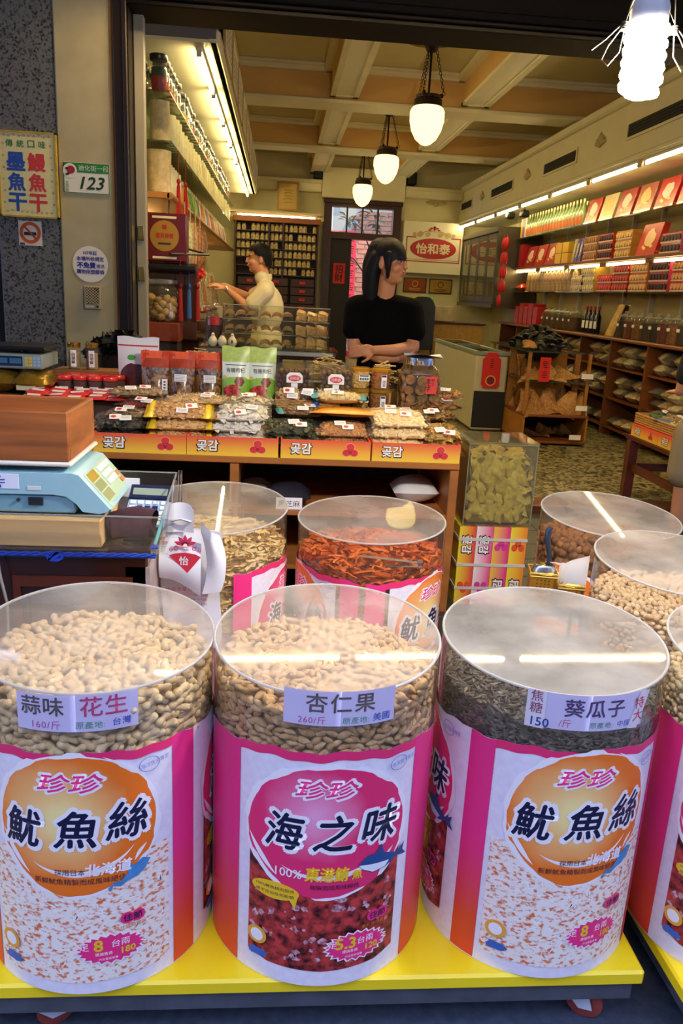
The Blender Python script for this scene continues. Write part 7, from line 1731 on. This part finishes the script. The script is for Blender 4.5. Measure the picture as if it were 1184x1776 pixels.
for k in range(6): ledge_jar('storage jar of brown slices with tag in the middle of the right ledge', (3.84, 10.4+.22*k, 1.281), '#5a3a20', 'brown jars on the right ledge', .09, .24)
for k in range(5): tag(G().cbox(3.8, 4.0, 11.9+.24*k, 12.1+.24*k, 1.281, 1.55+.05*(k % 2), .004).build('red_carton', M('#b8201a', .35, var=.3, vscale=14)), 'red patterned carton at the far end of the right ledge', 'carton', 'red cartons on the right ledge')
# bags in the base shelving
bg = []
for k, (c, c2, nm) in enumerate((('#c9a868', '#7a5a2c', 'tan'), ('#5a4a34', '#241a10', 'dark'), ('#d8cba0', '#9a8450', 'cream'))):
    t = T('stored_packet', '%s packet in clear film stacked in the base shelving' % nm, 'packet', (3.85, 7.3+.1*k, .63), 0, '%s packets in the base shelving' % nm); pillow(.18, .2, .07, 8, .01, 1, k)[0].build('contents', M(c, .35, c2=c2, vscale=50, coat=.4, bump=.5, bscale=40), t); pillow(.19, .21, .078, 8, .015, 1, k)[0].build('film', FILM2, t); bg.append(t)
for b in range(6):
    for lev, z in enumerate((.3, .62, .96)):
        for k in range(4):
            for s_ in range(2 if lev else 1):
                src = bg[(b+lev+k) % 3]; dup(src, (3.86+U(-.03, .03), 7.16+.93*b+.2*k, z+.002+.115*s_), U(-.4, .4), src['label'].replace('stacked in the base shelving', 'on the %s shelf of the base shelving' % ('bottom', 'middle', 'upper')[lev]), (1, 1, 1.6), src['group'].replace('in the', 'on the %s shelf of the' % ('bottom', 'middle', 'upper')[lev]))
for b in bg: b.location = (3.9, 12.8, .302+.075*bg.index(b))

# ------------------------------------------------------------------ island shelf, freezer, side table
IW = M('#a8722f', .45, var=.25, vscale=9); 
t = T('island_shelf', 'wooden island unit with glass shelves and dark plinth', 'shelf unit', (2.5, 7.9, .2))
G().box(.08, .66, .06, 1.4, 0, .02).build('plinth', BLACK, t, False); G().cbox(.0, .68, 0, 1.45, .02, .045, .004).build('base_board', RWD, t); G().cbox(0, .68, 0, 1.45, .29, .315, .004).build('middle_board', RWD, t)
G().box(0, .02, .0, 1.45, .045, .29).box(.66, .68, 0, 1.45, .045, .29).build('end_panel', IW, t, False); G().box(.02, .66, 1.42, 1.45, .045, .29).build('back_panel', IW, t, False); G().box(.02, .66, .75, .77, .315, .93).build('middle_panel', IW, t, False)
G().box(.0, .68, 0, 1.45, .64, .652).build('glass_shelf', GS, t, False); G().box(-.03, .56, -.02, 1.47, .935, .95).build('glass_top', GS, t, False)
for x, y in ((.0, .02), (.62, .02), (0, 1.4), (.62, 1.4)): G().box(x, x+.03, y, y+.03, .315, .935).build('post', IW, t, False)
G().box(.62, .68, .4, .43, .315, .93).build('side_panel', IW, t, False)
MAW = nut_mat('#d8a468', '#8a5a2c', .45, .3, 60)
mw = [G().grid(lambda u, v: ((u-.5)*.3*(1-.86*v), .05*math.sin(3*u+s_)*v, .25*v), 10, 8).grid(lambda u, v: ((u-.5)*.3*(1-.86*v), .008+.05*math.sin(3*u+s_)*v, .25*v), 10, 8).mesh('dried_fin', MAW) for s_ in range(3)]
for k in range(7): tag(link('dried_fin', mw[k % 3], None, (2.63+.15*(k % 4), 7.93+.09*(k//4)+.02*k, .518), (U(-.3, .1), U(-.5, .5), U(-.4, .4))), 'large tan dried fin standing on the lower island shelf', 'dried fish', 'dried fins on the lower island shelf')
for k in range(6): tag(link('dried_fin', mw[k % 3], None, (2.62+.13*(k % 4), 7.96+.12*(k//3), .86), (-1.2+U(-.2, .2), U(-.3, .3), U(-.5, .5)), (1.2, 1, 1)), 'tan dried fin lying on the upper island shelf', 'dried fish', 'dried fins on the upper island shelf')
for k in range(6): tag(link('dried_fin', mw[k % 3], None, (2.55, 8.15+.18*k, .86 if k % 2 else .518), (U(-.2, .2), 0, PI/2+U(-.2, .2)), (.6, 1, .9)), 'narrow tan dried fin at the side of the island unit', 'dried fish', 'dried fins at the island side')
for k in range(5): tag(link('dried_fin', mw[k % 3], None, (2.66+.1*k, 8.1+.05*k, .27), (-1.3, U(-.2, .2), U(-1, 1)), (.8, 1, .8)), 'brown dried fin in the bottom bay of the island unit', 'dried fish', 'dried fins in the bottom bay')
t = T('red_tag', 'red paper price tag with two dark characters on the island unit', 'tag', (2.66, 7.875, .97)); G().box(-.055, .055, 0, .003, -.12, .12).build('paper', M('#d0261c', .5), t, False); f = Flat()
for c_ in (.05, -.05): [f.rect(-.028+U(0, .01), .028-U(0, .01), c_-.03+j*.018, c_-.022+j*.018) for j in range(4)]
f.build('lettering', M('#2a0a08', .5), t, FRONT, .001)
for i, (x, z) in enumerate(((3.1, .92), (3.08, .6), (3.05, .3))): tag(G().box(x-.06, x+.06, 7.86, 7.863, z-.025, z+.025).build('price_label', WH, None, False), 'white price label on the %s of the island unit' % ['upper shelf', 'lower shelf', 'bottom bay'][i], 'label')
g = G(); rs = random.Random(4)
cm = G().lathe([(.0, .022), (.03, .016), (.045, .0), (.04, -.006), (.01, -.004)], 8)
cme = cm.mesh('black_mushroom', M('#17130f', .55, var=.5, vscale=40))
for i in range(110):
    a, r = rs.uniform(0, 6.28), math.sqrt(rs.random()); x, y = .26*r*math.cos(a), .5*r*math.sin(a); z = .02+.2*(1-r*r)*rs.uniform(.6, 1)
    tag(link('black_mushroom', cme, None, (2.78+x, 8.55+y, 1.15+z), (rs.uniform(-.8, .8), rs.uniform(-.8, .8), 0)), 'black dried mushroom heaped on the glass top of the island unit', 'mushroom', 'black mushrooms on the island unit')
tag(G().sph((2.78, 8.55, 1.152), (.22, .45, .14), 14, 8).build('mushroom_mound', M('#0f0c0a', .7)), 'dark mass of dried mushrooms under the heap on the island unit', 'mushrooms', None, 'stuff')
for k in range(7):
    t = T('starfish', 'dried tan starfish beside the black mushrooms', 'starfish', (2.52+.03*k, 8.0+.1*k, 1.165+.01*k), k, 'dried starfish')
    for a in range(5): G().cyl((0, 0, .02), (.075*math.cos(a*1.257), .075*math.sin(a*1.257), .01), .02, .006, 6).build('arm', M('#b8824a', .7, var=.2, vscale=60), t)
# chest freezer
t = T('chest_freezer', 'cream chest freezer with sliding glass top behind the saleswoman', 'freezer', (2.14, 8.62, .2))
G().cbox(0, .36, 0, 2.4, .02, .84, .02).build('body', M('#c9c3a4', .4), t); G().cbox(.005, .355, -.012, .0, .05, .45, .004).build('front_grille', M('#17171a', .5), t)
fr = G().box(-.01, .37, -.01, .05, .84, .875).box(-.01, .37, 2.35, 2.41, .84, .875).box(-.01, .04, .05, 2.35, .84, .875).box(.32, .37, .05, 2.35, .84, .875).box(.04, .32, 1.17, 1.22, .85, .885).build('top_frame', M('#8a9484', .4), t, False)
for k in range(2): G().box(.04, .32, .05+1.15*k, 1.2+1.15*k, .856+.012*k, .862+.012*k).build('glass_lid', M('#2a3430', .05), t, False)
t = T('red_plaque', 'red cut paper plaque with round medallion on the freezer end', 'plaque', (2.31, 8.595, .88)); R9 = M('#d0241c', .5)
G().prism([(-.1, -.16), (-.07, -.19), (.07, -.19), (.1, -.16), (.1, .12), (.07, .14), (.07, .17), (.045, .19), (-.045, .19), (-.07, .17), (-.07, .14), (-.1, .12)], 0, .004, rot_m(PI/2)).build('paper', R9, t, False)
Flat().ring(0, -.11, .045, .058, 24).build('medallion', M('#e8a060', .5), t, FRONT, .006); Flat().disc(0, -.11, .042).build('medallion', M('#7a2014', .5), t, FRONT, .0055); f = Flat(); [f.rect(-.02, .02, .03+j*.02, .038+j*.02) for j in range(5)]; f.build('lettering', M('#5a0c0a', .5), t, FRONT, .0055)
# table at the right with cartons and a basket
t = T('side_table', 'reddish wooden table carrying persimmon cartons at the right', 'table', (2.68, 4.95, .2)); RW2 = M('#5a2412', .4, var=.3, vscale=8)
G().cbox(0, .8, 0, .93, .44, .475, .004).build('top', RW2, t)
for x in (.0, .72):
    for y in (.02, .83): G().cbox(x, x+.07, y, y+.07, 0, .44, .004).build('leg', RW2, t)
G().box(.03, .05, .09, .83, .2, .26).box(.09, .75, .85, .87, .2, .26).build('stretcher', RW2, t, False)
for k, y in enumerate((5.16, 5.6)):
    c_ = T('persimmon_carton', 'printed persimmon carton on the right hand table, %s' % ('close to the shopper' if k == 0 else 'far from the shopper'), 'carton', (2.69, y, .677), -PI/2)
    G().box(-.215, .215, 0, .3, 0, .085).build('body', CARD, c_, False); persimmon_face(c_, .41, front_at(0, -.0005, 0))
t = T('long_basket', 'long wicker basket of packs on the cartons of the right table', 'basket', (2.85, 5.42, .764))
for k in range(5): G().tube([(-.13, -.42, .01+.016*k), (-.13, .42, .01+.016*k), (.13, .42, .01+.016*k), (.13, -.42, .01+.016*k), (-.13, -.42, .01+.016*k)], .008, 5).build('weave', WICK, t)
G().box(-.125, .125, -.41, .41, 0, .004).build('base', WICK, t, False)
for k, (c, nm, h1, h2) in enumerate(((None, 'brown slices', '#9a6a3a', '#4a2a14'), (None, 'cream strips', '#e0d09a', '#b09858'), ('#2f5a9c', 'blue tipped crackers', '#c9a05c', '#8a6430'), (None, 'green leaves', '#5a7a3c', '#2a3a1c'))): B('food_bag', 'pack of %s in the long basket on the right table' % nm, 'food bag', (2.84, 5.1+.2*k, .80), .3*k, (.2, .16, .07), 'flake', h1, h2, 80, 140+k, corner=c)
